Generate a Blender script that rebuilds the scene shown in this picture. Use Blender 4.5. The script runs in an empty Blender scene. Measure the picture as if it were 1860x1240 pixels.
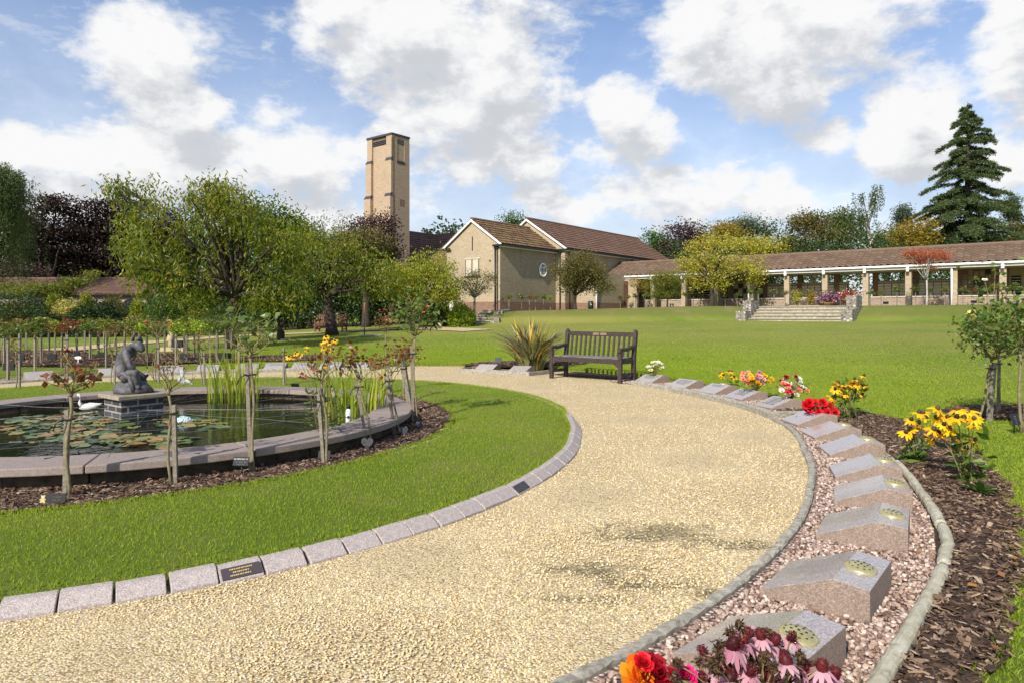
import bpy, math, numpy as np
from mathutils import Vector
rad = math.radians
SC = bpy.context.scene
COL = SC.collection
# ------------------------------------------------------------ camera, sun, sky, exposure
EYE = 1.25
HOR = 571.0
cd = bpy.data.cameras.new('camera'); cam = bpy.data.objects.new('camera', cd); COL.objects.link(cam)
cam.location = (0, 0, EYE); cam.rotation_euler = (rad(90), 0, 0)
cd.lens = 24; cd.sensor_width = 36; cd.shift_y = -49/1860; cd.clip_end = 3000; cd.clip_start = 0.05
SC.camera = cam
SUN = Vector((-.50, -.866, 0)).normalized()
ELEV = rad(37)
sd = Vector((SUN.x*math.cos(ELEV), SUN.y*math.cos(ELEV), math.sin(ELEV)))
sl = bpy.data.lights.new('sun', 'SUN'); so = bpy.data.objects.new('sun', sl); COL.objects.link(so)
sl.energy = 4.6; sl.angle = rad(.5); sl.color = (1, .945, .86)
so.rotation_euler = sd.to_track_quat('Z', 'Y').to_euler(); so.location = (-8, -10, 12)
SC.view_settings.view_transform = 'Standard'; SC.view_settings.look = 'None'
SC.view_settings.exposure = .42; SC.view_settings.gamma = 1
SC.cycles.max_bounces = 6; SC.cycles.transparent_max_bounces = 6
SC.cycles.diffuse_bounces = 3; SC.cycles.glossy_bounces = 3; SC.cycles.transmission_bounces = 3

# ---- tiny node helper
class NT:
    def __init__(s, tree): s.t = tree
    def n(s, typ, ins=None, **props):
        nd = s.t.nodes.new(typ)
        for k, v in props.items(): setattr(nd, k, v)
        for k, v in (ins or {}).items():
            sock = nd.inputs[k]
            if isinstance(v, bpy.types.NodeSocket): s.t.links.new(v, sock)
            elif isinstance(v, bpy.types.Node): s.t.links.new(v.outputs[0], sock)
            else: sock.default_value = v
        return nd
    def math(s, op, a, b=0, c=0, clamp=False):
        return s.n('ShaderNodeMath', {0: a, 1: b, 2: c}, operation=op, use_clamp=clamp).outputs[0]
    def vmath(s, op, a, b=(0, 0, 0)):
        nd = s.n('ShaderNodeVectorMath', {0: a, 1: b}, operation=op)
        return nd.outputs[1] if op in ('LENGTH', 'DOT_PRODUCT', 'DISTANCE') else nd.outputs[0]
    def noise(s, vec, scale, detail=4, rough=.55, dim='3D'):
        return s.n('ShaderNodeTexNoise', {'Vector': vec, 'Scale': scale, 'Detail': detail, 'Roughness': rough}, noise_dimensions=dim).outputs[0]
    def ramp(s, fac, stops, interp='LINEAR'):
        r = s.n('ShaderNodeValToRGB', {0: fac}); e = r.color_ramp; e.interpolation = interp
        while len(e.elements) < len(stops): e.elements.new(.5)
        for i, (p, c) in enumerate(stops):
            e.elements[i].position = p
            e.elements[i].color = (c, c, c, 1) if not hasattr(c, '__len__') else (*c, 1)
        return r.outputs[0]
    def mix(s, f, a, b, blend='MIX'):
        nd = s.n('ShaderNodeMix', data_type='RGBA', blend_type=blend)
        for idx, v in ((0, f), (6, a), (7, b)):
            sock = nd.inputs[idx]
            if isinstance(v, bpy.types.NodeSocket): s.t.links.new(v, sock)
            elif idx and len(v) == 3: sock.default_value = (*v, 1)
            else: sock.default_value = v
        return nd.outputs[2]
    def rng(s, v, a, b, c=0., d=1., smooth=True):
        return s.n('ShaderNodeMapRange', {0: v, 1: a, 2: b, 3: c, 4: d}, interpolation_type='SMOOTHSTEP' if smooth else 'LINEAR').outputs[0]

# ---- world: Nishita sky with cumulus, laid out by azimuth and elevation
W = bpy.data.worlds.new('World'); SC.world = W; W.use_nodes = True
wt = NT(W.node_tree); W.node_tree.nodes.clear()
def azel(px, py):
    tx = (px-930)/1240; ty = (HOR-py)/1240
    return math.atan(tx), math.atan(ty*math.cos(math.atan(tx)))
CLOUDS = [(730, 60, 170, 105, 1.), (860, 175, 165, 105, 1.), (905, 285, 165, 55, .8), (900, 60, 90, 110, .9), (600, 10, 60, 60, .8),
          (275, 110, 120, 80, .9), (345, 190, 105, 62, .9), (515, 210, 50, 32, .5), (80, 285, 190, 60, .8), (300, 300, 230, 62, .9), (540, 300, 150, 62, .9), (600, 390, 220, 40, .5),
          (1370, 60, 165, 90, 1.), (1400, 165, 120, 60, .9), (1560, 70, 120, 75, .7), (1290, 30, 90, 50, .9), (1125, 200, 58, 55, .9), (1190, 245, 85, 42, .8), (1640, 255, 100, 85, 1.), (1720, 220, 80, 75, 1.),
          (1520, 255, 60, 36, .6), (1830, 110, 75, 100, .8), (1800, 270, 90, 60, .7), (990, 365, 62, 42, .9), (1040, 395, 75, 40, .7), (1250, 350, 180, 60, .75), (1400, 370, 160, 50, .6), (130, 340, 240, 60, .65),
          (-200, 120, 160, 90, .8), (2100, 200, 200, 90, .8), (500, -260, 300, 110, .8), (1300, -300, 330, 120, .8)]
g = bpy.data.node_groups.new('cloud_density', 'ShaderNodeTree')
g.interface.new_socket('P', in_out='INPUT', socket_type='NodeSocketVector')
g.interface.new_socket('D', in_out='OUTPUT', socket_type='NodeSocketFloat')
gt = NT(g); gi = g.nodes.new('NodeGroupInput'); go = g.nodes.new('NodeGroupOutput')
P0 = gi.outputs[0]
wn = gt.n('ShaderNodeTexNoise', {'Vector': P0, 'Scale': 7., 'Detail': 3.})
wv = gt.vmath('MULTIPLY', gt.vmath('SUBTRACT', wn.outputs[1], (.5, .5, .5)), (.07, .05, 0))
P1 = gt.vmath('ADD', P0, wv)
acc = None
for (cx, cy, rx, ry, wgt) in CLOUDS:
    a, e = azel(cx, cy); cs = math.cos(a)
    d = gt.vmath('MULTIPLY', gt.vmath('SUBTRACT', P1, (a, e, 0)), (1240/rx*1.0/max(cs*cs, .6)*.72, 1240/ry*.72, 0))
    l = gt.vmath('LENGTH', d)
    v = gt.math('MULTIPLY', gt.math('SUBTRACT', 1.0, l), .62*wgt)
    acc = v if acc is None else gt.n('ShaderNodeMath', {0: acc, 1: v, 2: .12}, operation='SMOOTH_MAX').outputs[0]
acc = gt.math('MAXIMUM', acc, -.36)
sv = gt.vmath('MULTIPLY', P0, (1, 1.55, 1))
f1 = gt.math('SUBTRACT', gt.noise(sv, 9, 6, .6), .5)
f2 = gt.math('SUBTRACT', gt.noise(sv, 26, 5, .6), .5)
dd = gt.math('ADD', acc, gt.math('ADD', gt.math('MULTIPLY', f1, 1.22), gt.math('MULTIPLY', f2, .28)))
g.links.new(dd, go.inputs[0])
tc = wt.n('ShaderNodeTexCoord').outputs[0]
sx = wt.n('ShaderNodeSeparateXYZ', {0: tc})
az = wt.math('ARCTAN2', sx.outputs[0], sx.outputs[1]); el = wt.math('ARCSINE', sx.outputs[2])
pv = wt.n('ShaderNodeCombineXYZ', {0: az, 1: el}).outputs[0]
def dens(v):
    nd = wt.t.nodes.new('ShaderNodeGroup'); nd.node_tree = g; wt.t.links.new(v, nd.inputs[0]); return nd.outputs[0]
D0 = dens(pv); D1 = dens(wt.vmath('ADD', pv, (-.018, .045, 0)))
sky = wt.n('ShaderNodeTexSky', sky_type='NISHITA', sun_disc=False, sun_elevation=ELEV, sun_rotation=math.atan2(SUN.x, SUN.y), air_density=1., dust_density=.9, ozone_density=1.6)
cover = wt.rng(D0, -.05, .30)
cirrus = wt.math('MULTIPLY', wt.rng(wt.noise(wt.vmath('MULTIPLY', pv, (3., 9., 1)), 2.2, 8, .68), .42, .78), .7)
hazeb = wt.rng(el, .0, .5, .74, .0)
cover = wt.math('MAXIMUM', cover, wt.math('MAXIMUM', cirrus, hazeb))
litr = wt.rng(wt.math('SUBTRACT', D0, D1), -.16, .26)
thick = wt.rng(D1, .05, .65)
shade = wt.math('SUBTRACT', wt.math('ADD', .62, wt.math('MULTIPLY', litr, .46)), wt.math('MULTIPLY', thick, .26), clamp=True)
ccol = wt.ramp(shade, [(.0, (.52, .54, .59)), (.4, (.68, .70, .74)), (.66, (.87, .88, .905)), (.95, (1.02, 1.02, 1.02))])
skyc = wt.mix(1., sky.outputs[0], (.92, 1.0, 1.14), 'MULTIPLY')
bg1 = wt.n('ShaderNodeBackground', {0: skyc, 1: .115}); bg2 = wt.n('ShaderNodeBackground', {0: ccol, 1: .70})
mx = wt.n('ShaderNodeMixShader', {0: cover, 1: bg1, 2: bg2})
wt.n('ShaderNodeOutputWorld', {0: mx})

# ------------------------------------------------------------ mesh building
RNG = np.random.default_rng(7)
class MB:
    def __init__(s): s.v = []; s.f = []; s.r = []; s.n = 0
    def add(s, v, f, r=0., m=0, sm=False):
        v = np.asarray(v, dtype=np.float64).reshape(-1, 3)
        r = np.broadcast_to(np.asarray(r, dtype=np.float64), (len(v),))
        s.v.append(v); s.r.append(r)
        if isinstance(f, np.ndarray): s.f.append((f+s.n, m, sm))
        else:
            by = {}
            for q in f: by.setdefault(len(q), []).append(q)
            for k in by: s.f.append((np.array(by[k])+s.n, m, sm))
        s.n += len(v); return s
    def box(s, c, d, rot=0., r=0., m=0, ax=None):
        x, y, z = (np.array(d)/2.)
        p = np.array([(-x, -y, -z), (x, -y, -z), (x, y, -z), (-x, y, -z), (-x, -y, z), (x, -y, z), (x, y, z), (-x, y, z)])
        if rot:
            cs, sn = math.cos(rot), math.sin(rot); p = p @ np.array([(cs, sn, 0), (-sn, cs, 0), (0, 0, 1)])
        if ax is not None: p = p @ np.array(ax)
        return s.add(p+np.array(c), [(0, 3, 2, 1), (4, 5, 6, 7), (0, 1, 5, 4), (1, 2, 6, 5), (2, 3, 7, 6), (3, 0, 4, 7)], r, m)
    def hexa(s, p, r=0., m=0):  # 8 corner points
        return s.add(p, [(0, 3, 2, 1), (4, 5, 6, 7), (0, 1, 5, 4), (1, 2, 6, 5), (2, 3, 7, 6), (3, 0, 4, 7)], r, m)
    def tube(s, pts, rd, n=7, r=0., m=0, cap=True, flat=1.):
        pts = np.array(pts, float); k = len(pts)
        rd = np.broadcast_to(np.array(rd, float), (k,))
        t = np.gradient(pts, axis=0); t /= (np.linalg.norm(t, axis=1)[:, None]+1e-9)
        up = np.array([0, 0, 1.]) if abs(t[:, 2]).mean() < .8 else np.array([1., 0, 0])
        a = np.cross(t, up); a /= np.linalg.norm(a, axis=1)[:, None]+1e-9
        b = np.cross(t, a)
        th = np.arange(n)*2*math.pi/n
        v = pts[:, None]+rd[:, None, None]*(np.cos(th)[None, :, None]*a[:, None]+flat*np.sin(th)[None, :, None]*b[:, None])
        f = []
        for i in range(k-1):
            for j in range(n):
                j2 = (j+1) % n; f.append((i*n+j, i*n+j2, (i+1)*n+j2, (i+1)*n+j))
        if cap: f.append(tuple(range(n-1, -1, -1))); f.append(tuple((k-1)*n+j for j in range(n)))
        return s.add(v.reshape(-1, 3), f, r, m, True)
    def lathe(s, c, prof, n=16, r=0., m=0, sc=(1, 1)):
        c = np.array(c, float); th = np.arange(n)*2*math.pi/n
        v = [(c[0]+q*math.cos(a)*sc[0], c[1]+q*math.sin(a)*sc[1], c[2]+z) for q, z in prof for a in th]
        f = [(i*n+j, i*n+(j+1) % n, (i+1)*n+(j+1) % n, (i+1)*n+j) for i in range(len(prof)-1) for j in range(n)]
        f.append(tuple(range(n-1, -1, -1))); f.append(tuple((len(prof)-1)*n+j for j in range(n)))
        return s.add(v, f, r, m, True)
    def build(s, name, mats, parent=None, loc=None):
        me = bpy.data.meshes.new(name)
        V = np.concatenate(s.v) if s.v else np.zeros((0, 3)); R = np.concatenate(s.r) if s.r else np.zeros(0)
        o_ = np.array(loc if loc is not None else (0, 0, 0), float)
        if loc is not None: V = V-o_
        me.vertices.add(len(V)); me.vertices.foreach_set('co', V.astype(np.float32).ravel())
        nl = sum(f.size for f, _, _ in s.f); nf = sum(len(f) for f, _, _ in s.f)
        me.loops.add(nl); me.polygons.add(nf)
        me.loops.foreach_set('vertex_index', np.concatenate([f.ravel() for f, _, _ in s.f]).astype(np.int32))
        tot = np.concatenate([np.full(len(f), f.shape[1]) for f, _, _ in s.f])
        st = np.concatenate([[0], np.cumsum(tot)[:-1]])
        me.polygons.foreach_set('loop_start', st.astype(np.int32))
        me.polygons.foreach_set('material_index', np.concatenate([np.full(len(f), m) for f, m, _ in s.f]).astype(np.int32))
        me.polygons.foreach_set('use_smooth', np.concatenate([np.full(len(f), sm) for f, _, sm in s.f]).astype(bool))
        at = me.attributes.new('rnd', 'FLOAT', 'POINT'); at.data.foreach_set('value', R.astype(np.float32))
        for mt in (mats if isinstance(mats, (list, tuple)) else [mats]): me.materials.append(mt)
        me.update(calc_edges=True); me.validate()
        o = bpy.data.objects.new(name, me); COL.objects.link(o)
        if loc is not None: o.location = o_
        if parent is not None:
            o.parent = parent
            if loc is None and parent.get('world_xyz'):   # geometry given in world coordinates
                o.location = -np.array(parent.location)
        return o
def bevel(o, w=.004, seg=2):
    b = o.modifiers.new('bevel', 'BEVEL'); b.width = w; b.segments = seg; b.limit_method = 'ANGLE'; b.angle_limit = rad(35)
    return o
def tag(o, label, cat, group=None, kind=None):
    if label: o['label'] = label
    if cat: o['category'] = cat
    if group: o['group'] = group
    if kind: o['kind'] = kind
    return o
def thing(name, label, cat, loc=(0, 0, 0), rotz=0., group=None, world=False):
    o = bpy.data.objects.new(name, None); o.empty_display_size = .2; COL.objects.link(o)
    o.location = loc; o.rotation_euler = (0, 0, rotz)
    if world: o['world_xyz'] = 1
    return tag(o, label, cat, group)
def struct(o): o['kind'] = 'structure'; return o
def dup(root, loc, rotz=0., label=None, group=None, sc=1., cat=None):
    def rec(o, par):
        c = o.copy(); COL.objects.link(c)
        if par is not None: c.parent = par
        for ch in KIDS.get(o.name, []): rec(ch, c)
        return c
    r = rec(root, None); r.location = loc; r.rotation_euler = (0, 0, rotz); r.scale = (sc, sc, sc)
    if label: r['label'] = label
    if cat: r['category'] = cat
    if group: r['group'] = group
    return r
KIDS = {}
def reg(*roots):
    for o in COL.objects:
        if o.parent is not None:
            l = KIDS.setdefault(o.parent.name, [])
            if o not in l: l.append(o)
ORD = ['first', 'second', 'third', 'fourth', 'fifth', 'sixth', 'seventh', 'eighth', 'ninth', 'tenth', 'eleventh', 'twelfth', 'thirteenth', 'fourteenth', 'fifteenth', 'sixteenth', 'seventeenth', 'eighteenth', 'nineteenth', 'twentieth']
TENS = {20: 'twenty', 30: 'thirty', 40: 'forty', 50: 'fifty', 60: 'sixty', 70: 'seventy'}
def ordw(i):
    if i < 20: return ORD[i]
    n = i+1
    if n % 10 == 0: return {30: 'thirtieth', 40: 'fortieth', 50: 'fiftieth', 60: 'sixtieth', 70: 'seventieth'}[n]
    return TENS[n//10*10]+'-'+ORD[n % 10-1]
# ------------------------------------------------------------ materials
MATS = {}
def mat(name, col=(.5, .5, .5), rough=.7, spec=.5, metal=0.):
    m = bpy.data.materials.new(name); m.use_nodes = True; t = NT(m.node_tree)
    b = [n for n in m.node_tree.nodes if n.type == 'BSDF_PRINCIPLED'][0]
    b.inputs['Base Color'].default_value = (*col, 1); b.inputs['Roughness'].default_value = rough
    b.inputs['Specular IOR Level'].default_value = spec; b.inputs['Metallic'].default_value = metal
    MATS[name] = m; return m, t, b
def L(t, a, b): t.t.links.new(a, b)
def pos(t): return t.n('ShaderNodeNewGeometry').outputs[0]
def obj(t): return t.n('ShaderNodeTexCoord').outputs[3]
def rnd(t): return t.n('ShaderNodeAttribute', attribute_name='rnd').outputs[2]
def bump(t, b, h, strength=.5, dist=.01):
    bp = t.n('ShaderNodeBump', {'Height': h, 'Strength': strength, 'Distance': dist}); L(t, bp.outputs[0], b.inputs['Normal'])
def simple(name, c1, c2, scale=20, rough=.8, bmp=.3, dist=.005, detail=6, spec=.3, lo=.3, hi=.7):
    m, t, b = mat(name, c1, rough, spec); p = obj(t); n = t.noise(p, scale, detail, .65)
    L(t, t.ramp(n, [(lo, c1), (hi, c2)]), b.inputs['Base Color'])
    if bmp: bump(t, b, n, bmp, dist)
    return m
def leafmat(name, cols, rough=.45, trans=.35, hue=None, spec=.35):
    """colour follows a per-leaf random value; light also passes through the leaf"""
    m, t, b = mat(name, cols[0], rough, spec)
    k = len(cols); c = t.ramp(rnd(t), [(i/max(1, k-1), cols[i]) for i in range(k)])
    L(t, c, b.inputs['Base Color'])
    tr = t.n('ShaderNodeBsdfTranslucent', {0: t.mix(1., c, (1.5, 1.6, .7), 'MULTIPLY')})
    out = [n for n in m.node_tree.nodes if n.type == 'OUTPUT_MATERIAL'][0]
    ms = t.n('ShaderNodeMixShader', {0: trans, 1: b.outputs[0], 2: tr.outputs[0]})
    L(t, ms.outputs[0], out.inputs[0])
    return m
UR = np.array([.785, -.619, 0]); VV = np.array([.619, .785, 0])
# lawn
m, t, b = mat('lawn_grass', (.1, .17, .02), .85, .15)
p = pos(t)
n1 = t.noise(p, .22, 5, .6); n2 = t.noise(p, 1.3, 5, .65); n3 = t.noise(p, 45, 6, .75); n4 = t.noise(t.vmath('MULTIPLY', p, (1, 1, .2)), 260, 3, .7)
c = t.mix(t.rng(n1, .35, .68), (.138, .205, .019), (.228, .268, .042))
c = t.mix(t.math('MULTIPLY', t.rng(n2, .45, .70), .65), c, (.275, .24, .08))
c = t.mix(t.math('MULTIPLY', t.rng(n3, .5, .75), .45), c, (.235, .265, .05))
sp = t.n('ShaderNodeSeparateXYZ', {0: p})
bw = t.math('ADD', t.math('MULTIPLY', sp.outputs[0], .619), t.math('MULTIPLY', sp.outputs[1], .785))
far = t.math('MULTIPLY', t.rng(bw, 12, 26), t.math('SUBTRACT', 1., t.rng(bw, 33, 36)))
c = t.mix(t.math('MULTIPLY', far, t.rng(t.noise(t.vmath('MULTIPLY', p, (.25, 1.0, 1)), .32, 4, .6), .36, .62, .15, .75)), c, (.265, .245, .062))
bankz = t.rng(sp.outputs[2], .95, 1.3); c = t.mix(t.math('MULTIPLY', bankz, .75), c, (.125, .135, .032))
c = t.mix(t.math('MULTIPLY', bankz, t.rng(t.noise(p, .8, 6, .7), .50, .66, 0, .6)), c, (.25, .18, .095))
L(t, c, b.inputs['Base Color'])
hh = t.math('ADD', t.math('MULTIPLY', n3, .6), t.math('MULTIPLY', n4, .8))
bump(t, b, hh, .9, .03)
LAWN = m
GRASSB = leafmat('grass_blade', [(.12, .20, .011), (.21, .30, .018), (.30, .375, .030), (.39, .42, .055), (.48, .41, .16)], .5, .45)
# gravel path
m, t, b = mat('gravel_path', (.5, .4, .25), .9, .2)
p = pos(t); p2 = t.vmath('ADD', p, t.vmath('MULTIPLY', t.n('ShaderNodeTexNoise', {'Vector': p, 'Scale': 90.}).outputs[1], (.006, .006, .006)))
vo = t.n('ShaderNodeTexVoronoi', {'Vector': p2, 'Scale': 105.}); vd = vo.outputs['Distance']; vs = t.n('ShaderNodeSeparateColor', {0: vo.outputs['Color']})
pit = t.rng(t.noise(p, 60, 4, .7), .60, .72)
stone = t.ramp(vs.outputs[0], [(0, (.40, .30, .15)), (.3, (.56, .43, .23)), (.6, (.65, .515, .29)), (.85, (.71, .59, .365)), (1., (.62, .54, .42))])
c = t.mix(t.rng(vd, .45, .8), stone, (.24, .17, .085))
c = t.mix(t.math('MULTIPLY', pit, .55), c, (.26, .19, .10))
big = t.noise(p, 1.1, 5, .6); c = t.mix(t.math('MULTIPLY', t.rng(big, .40, .68), .22), c, (.36, .28, .16))
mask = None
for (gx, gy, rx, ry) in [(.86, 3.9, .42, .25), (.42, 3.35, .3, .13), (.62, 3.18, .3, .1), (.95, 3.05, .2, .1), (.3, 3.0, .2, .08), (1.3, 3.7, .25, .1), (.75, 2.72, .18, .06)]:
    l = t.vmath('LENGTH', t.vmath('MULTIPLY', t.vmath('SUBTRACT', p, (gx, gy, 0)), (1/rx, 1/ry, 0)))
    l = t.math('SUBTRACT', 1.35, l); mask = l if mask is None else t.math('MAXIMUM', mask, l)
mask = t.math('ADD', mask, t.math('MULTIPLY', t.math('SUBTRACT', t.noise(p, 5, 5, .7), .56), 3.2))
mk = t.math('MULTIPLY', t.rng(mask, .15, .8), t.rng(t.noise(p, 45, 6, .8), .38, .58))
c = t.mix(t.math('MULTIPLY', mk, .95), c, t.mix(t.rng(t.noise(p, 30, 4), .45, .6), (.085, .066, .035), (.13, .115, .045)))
L(t, c, b.inputs['Base Color'])
bump(t, b, t.math('SUBTRACT', 1., vd), .55, .009)
GRAVEL = m
GSTONE, t, b = mat('gravel_stone', (.5, .4, .25), .85, .25)
c = t.ramp(rnd(t), [(0, (.40, .29, .14)), (.12, (.55, .42, .22)), (.5, (.66, .52, .29)), (.85, (.73, .60, .37)), (.97, (.60, .53, .43)), (1., (.44, .38, .36))])
L(t, c, b.inputs['Base Color'])
PEBBLE, t, b = mat('pebble_stone', (.5, .4, .35), .6, .4)
c = t.ramp(rnd(t), [(0, (.11, .07, .05)), (.2, (.21, .13, .095)), (.45, (.33, .22, .165)), (.7, (.43, .32, .25)), (.9, (.60, .50, .41)), (1., (.25, .20, .18))])
L(t, c, b.inputs['Base Color'])
m, t, b = mat('pebble_bed_base', (.2, .13, .1), .9, .2)
vo = t.n('ShaderNodeTexVoronoi', {'Vector': pos(t), 'Scale': 48.}); vs = t.n('ShaderNodeSeparateColor', {0: vo.outputs['Color']})
c = t.ramp(vs.outputs[0], [(0, (.22, .13, .10)), (.5, (.42, .29, .23)), (1., (.60, .50, .42))])
c = t.mix(t.rng(vo.outputs[0], .4, .7), c, (.09, .06, .045)); L(t, c, b.inputs['Base Color']); bump(t, b, t.math('SUBTRACT', 1., vo.outputs[0]), 1., .012)
PEBBED = m
MULCH = simple('bark_mulch_base', (.030, .018, .012), (.085, .052, .033), 70, .95, 1., .02)
CHIP, t, b = mat('bark_chip', (.1, .06, .04), .8, .25)
c = t.ramp(rnd(t), [(0, (.028, .017, .012)), (.4, (.072, .041, .027)), (.6, (.15, .09, .058)), (.8, (.26, .165, .10)), (.93, (.42, .30, .20)), (1., (.54, .43, .32))])
L(t, t.mix(t.math('MULTIPLY', t.noise(obj(t), 160, 3), .5), c, (.05, .032, .022)), b.inputs['Base Color'])
def granite(name, tint, rough, dark=1.):
    m, t, b = mat(name, tint, rough, .5); p = obj(t)
    vo = t.n('ShaderNodeTexVoronoi', {'Vector': p, 'Scale': 240.}); s = t.n('ShaderNodeSeparateColor', {0: vo.outputs['Color']})
    c = t.ramp(s.outputs[0], [(0, tuple(x*.58*dark for x in tint)), (.35, tuple(x*.9*dark for x in tint)), (.7, tuple(x*1.1*dark for x in tint)), (1., tuple(min(.75, x*1.5*dark+.02) for x in tint))])
    c = t.mix(t.math('MULTIPLY', t.noise(p, 9, 5, .6), .35), c, tuple(x*.7 for x in tint))
    st_ = t.noise(p, 3.1, 7, .75); c = t.mix(t.rng(st_, .56, .72, 0, .45), c, tuple(x*.55 for x in tint))
    L(t, c, b.inputs['Base Color']); L(t, t.rng(st_, .45, .75, rough, min(1., rough+.45)), b.inputs['Roughness']); bump(t, b, s.outputs[1], .15, .001); return m
GRANP = granite('granite_polished', (.37, .325, .30), .07)
GRANR = granite('granite_rough_side', (.265, .195, .150), .75)
GRANK = granite('granite_kerb', (.40, .34, .31), .7)
GRAND = granite('granite_dark', (.045, .045, .052), .75)
CONC = simple('weathered_concrete', (.17, .155, .12), (.42, .385, .31), 24, .92, .7, .012)
COPING = simple('pond_coping_stone', (.19, .15, .13), (.33, .265, .225), 70, .8, .35, .004)
PWALL = simple('pond_wall_stone', (.028, .022, .016), (.12, .09, .06), 9, .95, .8, .03)
m, t, b = mat('birch_bark', (.4, .38, .3), .85, .2); p = obj(t)
n1 = t.noise(p, 12, 6, .7); n2 = t.noise(t.vmath('MULTIPLY', p, (1, 1, 6)), 30, 4, .6)
c = t.ramp(n1, [(.25, (.13, .115, .07)), (.45, (.37, .34, .24)), (.75, (.52, .49, .40))]); c = t.mix(t.math('MULTIPLY', t.rng(n2, .6, .72), .8), c, (.05, .04, .03))
L(t, c, b.inputs['Base Color']); bump(t, b, n1, .8, .01); BIRCH = m
STAKE = simple('weathered_stake_wood', (.12, .098, .070), (.30, .26, .20), 38, .9, .4, .003)
BENCHW = simple('dark_painted_bench_wood', (.030, .020, .018), (.068, .048, .042), 22, .62, .4, .003)
m, t, b = mat('worn_seat_wood', (.1, .08, .07), .85, .2); p = obj(t)
n = t.noise(t.vmath('MULTIPLY', p, (3, 30, 30)), 3, 6, .7)
L(t, t.ramp(n, [(.35, (.045, .034, .03)), (.5, (.16, .14, .125)), (.7, (.30, .275, .25))]), b.inputs['Base Color']); bump(t, b, n, .5, .004); SEATW = m
REDW = simple('red_brown_bench_wood', (.11, .035, .028), (.20, .07, .055), 20, .7, .3, .003)
STEM = simple('rose_stem_bark', (.115, .085, .045), (.27, .235, .13), 40, .8, .5, .003)
TWIG = simple('rose_twig_green', (.11, .10, .025), (.30, .26, .11), 30, .7, .3, .002)
TRUNK = simple('tree_bark_dark', (.022, .017, .013), (.075, .058, .043), 12, .95, .9, .03)
TRUNKG = simple('tree_bark_grey', (.10, .085, .065), (.24, .21, .17), 14, .95, .8, .02)
PALEBARK = simple('pale_birch_trunk', (.25, .22, .19), (.55, .52, .47), 8, .8, .4, .01)
BLACK = mat('black_plastic', (.012, .012, .013), .5)[0]
SLATE = mat('black_plaque', (.018, .019, .021), .6, .25)[0]
METAL = mat('grey_wire', (.32, .32, .31), .45, .5, .6)[0]
GOLDL = mat('gold_lettering', (.55, .42, .16), .5)[0]
PALEL = mat('pale_lettering', (.62, .62, .60), .6)[0]
DARKL = mat('dark_lettering', (.06, .055, .06), .6)[0]
BRASS = simple('brass_vase_cover', (.50, .42, .18), (.64, .56, .28), 60, .28, .05, .001)
BRASS.node_tree.nodes['Principled BSDF'].inputs['Metallic'].default_value = .6
HOLE = mat('dark_hole', (.01, .01, .008), .9)[0]
BRONZE = mat('bronze_plate', (.085, .065, .068), .45, .5, .3)[0]
WHITE = mat('white_paint', (.78, .77, .74), .5)[0]
BLACKG = mat('black_gutter', (.015, .015, .016), .45)[0]
GLASSD = mat('dark_glazing', (.03, .033, .038), .12, .6)[0]
LEAD = simple('lead_statue', (.035, .033, .036), (.145, .135, .135), 26, .55, .6, .006)
SWANW = simple('white_decoy', (.50, .49, .45), (.72, .71, .66), 12, .6, .2, .004)
CREAM = simple('cream_panel', (.46, .40, .30), (.56, .50, .39), 5, .85, .2, .003)
PANELD = simple('dark_plaque_panel', (.02, .018, .018), (.05, .045, .045), 5, .5, .1, .002)
def brick(name, c1, c2, mort, sc=1., var=.5, dirt=None):
    m, t, b = mat(name, c1, .9, .15); p = pos(t)
    a = t.vmath('DOT_PRODUCT', p, tuple(UR+VV)); z = t.n('ShaderNodeSeparateXYZ', {0: p}).outputs[2]
    v = t.n('ShaderNodeCombineXYZ', {0: a, 1: z}).outputs[0]
    br = t.n('ShaderNodeTexBrick', {'Vector': v, 'Color1': (*c1, 1), 'Color2': (*c2, 1), 'Mortar': (*mort, 1), 'Scale': 1., 'Mortar Size': .010*sc, 'Brick Width': .225*sc, 'Row Height': .075*sc, 'Bias': 0.})
    n = t.noise(p, 1.1, 6, .7); c = t.mix(t.rng(n, .35, .75, 0, var), br.outputs[0], tuple(x*.62 for x in c1))
    c = t.mix(t.math('MULTIPLY', t.rng(t.noise(v, 9, 4, .7), .35, .72), .4), c, tuple(x*.55 for x in c2))
    if dirt:
        st = t.noise(t.vmath('MULTIPLY', v, (1.6, .12, 1)), 1.4, 5, .6); c = t.mix(t.rng(st, .52, .72, 0, .55), c, dirt)
    L(t, c, b.inputs['Base Color']); bump(t, b, br.outputs[1], -.4, .006); return m
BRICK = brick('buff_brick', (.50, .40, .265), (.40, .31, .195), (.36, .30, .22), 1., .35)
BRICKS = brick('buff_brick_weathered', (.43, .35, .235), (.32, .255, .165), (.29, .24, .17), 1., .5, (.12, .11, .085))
BRICKT = brick('tower_brick', (.50, .37, .25), (.41, .29, .185), (.38, .30, .22), 1.1, .25)
BRICKR = brick('red_brown_brick', (.30, .17, .115), (.22, .125, .09), (.26, .2, .15), 1., .4)
BRICKL = brick('low_wall_brick', (.37, .275, .205), (.28, .19, .14), (.42, .36, .28), 1.3, .3)
BRICKP = brick('pedestal_brick', (.075, .078, .095), (.045, .048, .06), (.38, .33, .25), .95, .2)
m, t, b = mat('flint_wall', (.3, .28, .24), .8, .3); vo = t.n('ShaderNodeTexVoronoi', {'Vector': pos(t), 'Scale': 9.}); s = t.n('ShaderNodeSeparateColor', {0: vo.outputs['Color']})
c = t.ramp(s.outputs[0], [(0, (.05, .05, .05)), (.4, (.16, .15, .14)), (.7, (.34, .31, .26)), (1., (.55, .52, .46))]); c = t.mix(t.rng(vo.outputs[0], .35, .6), c, (.22, .19, .15))
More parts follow.
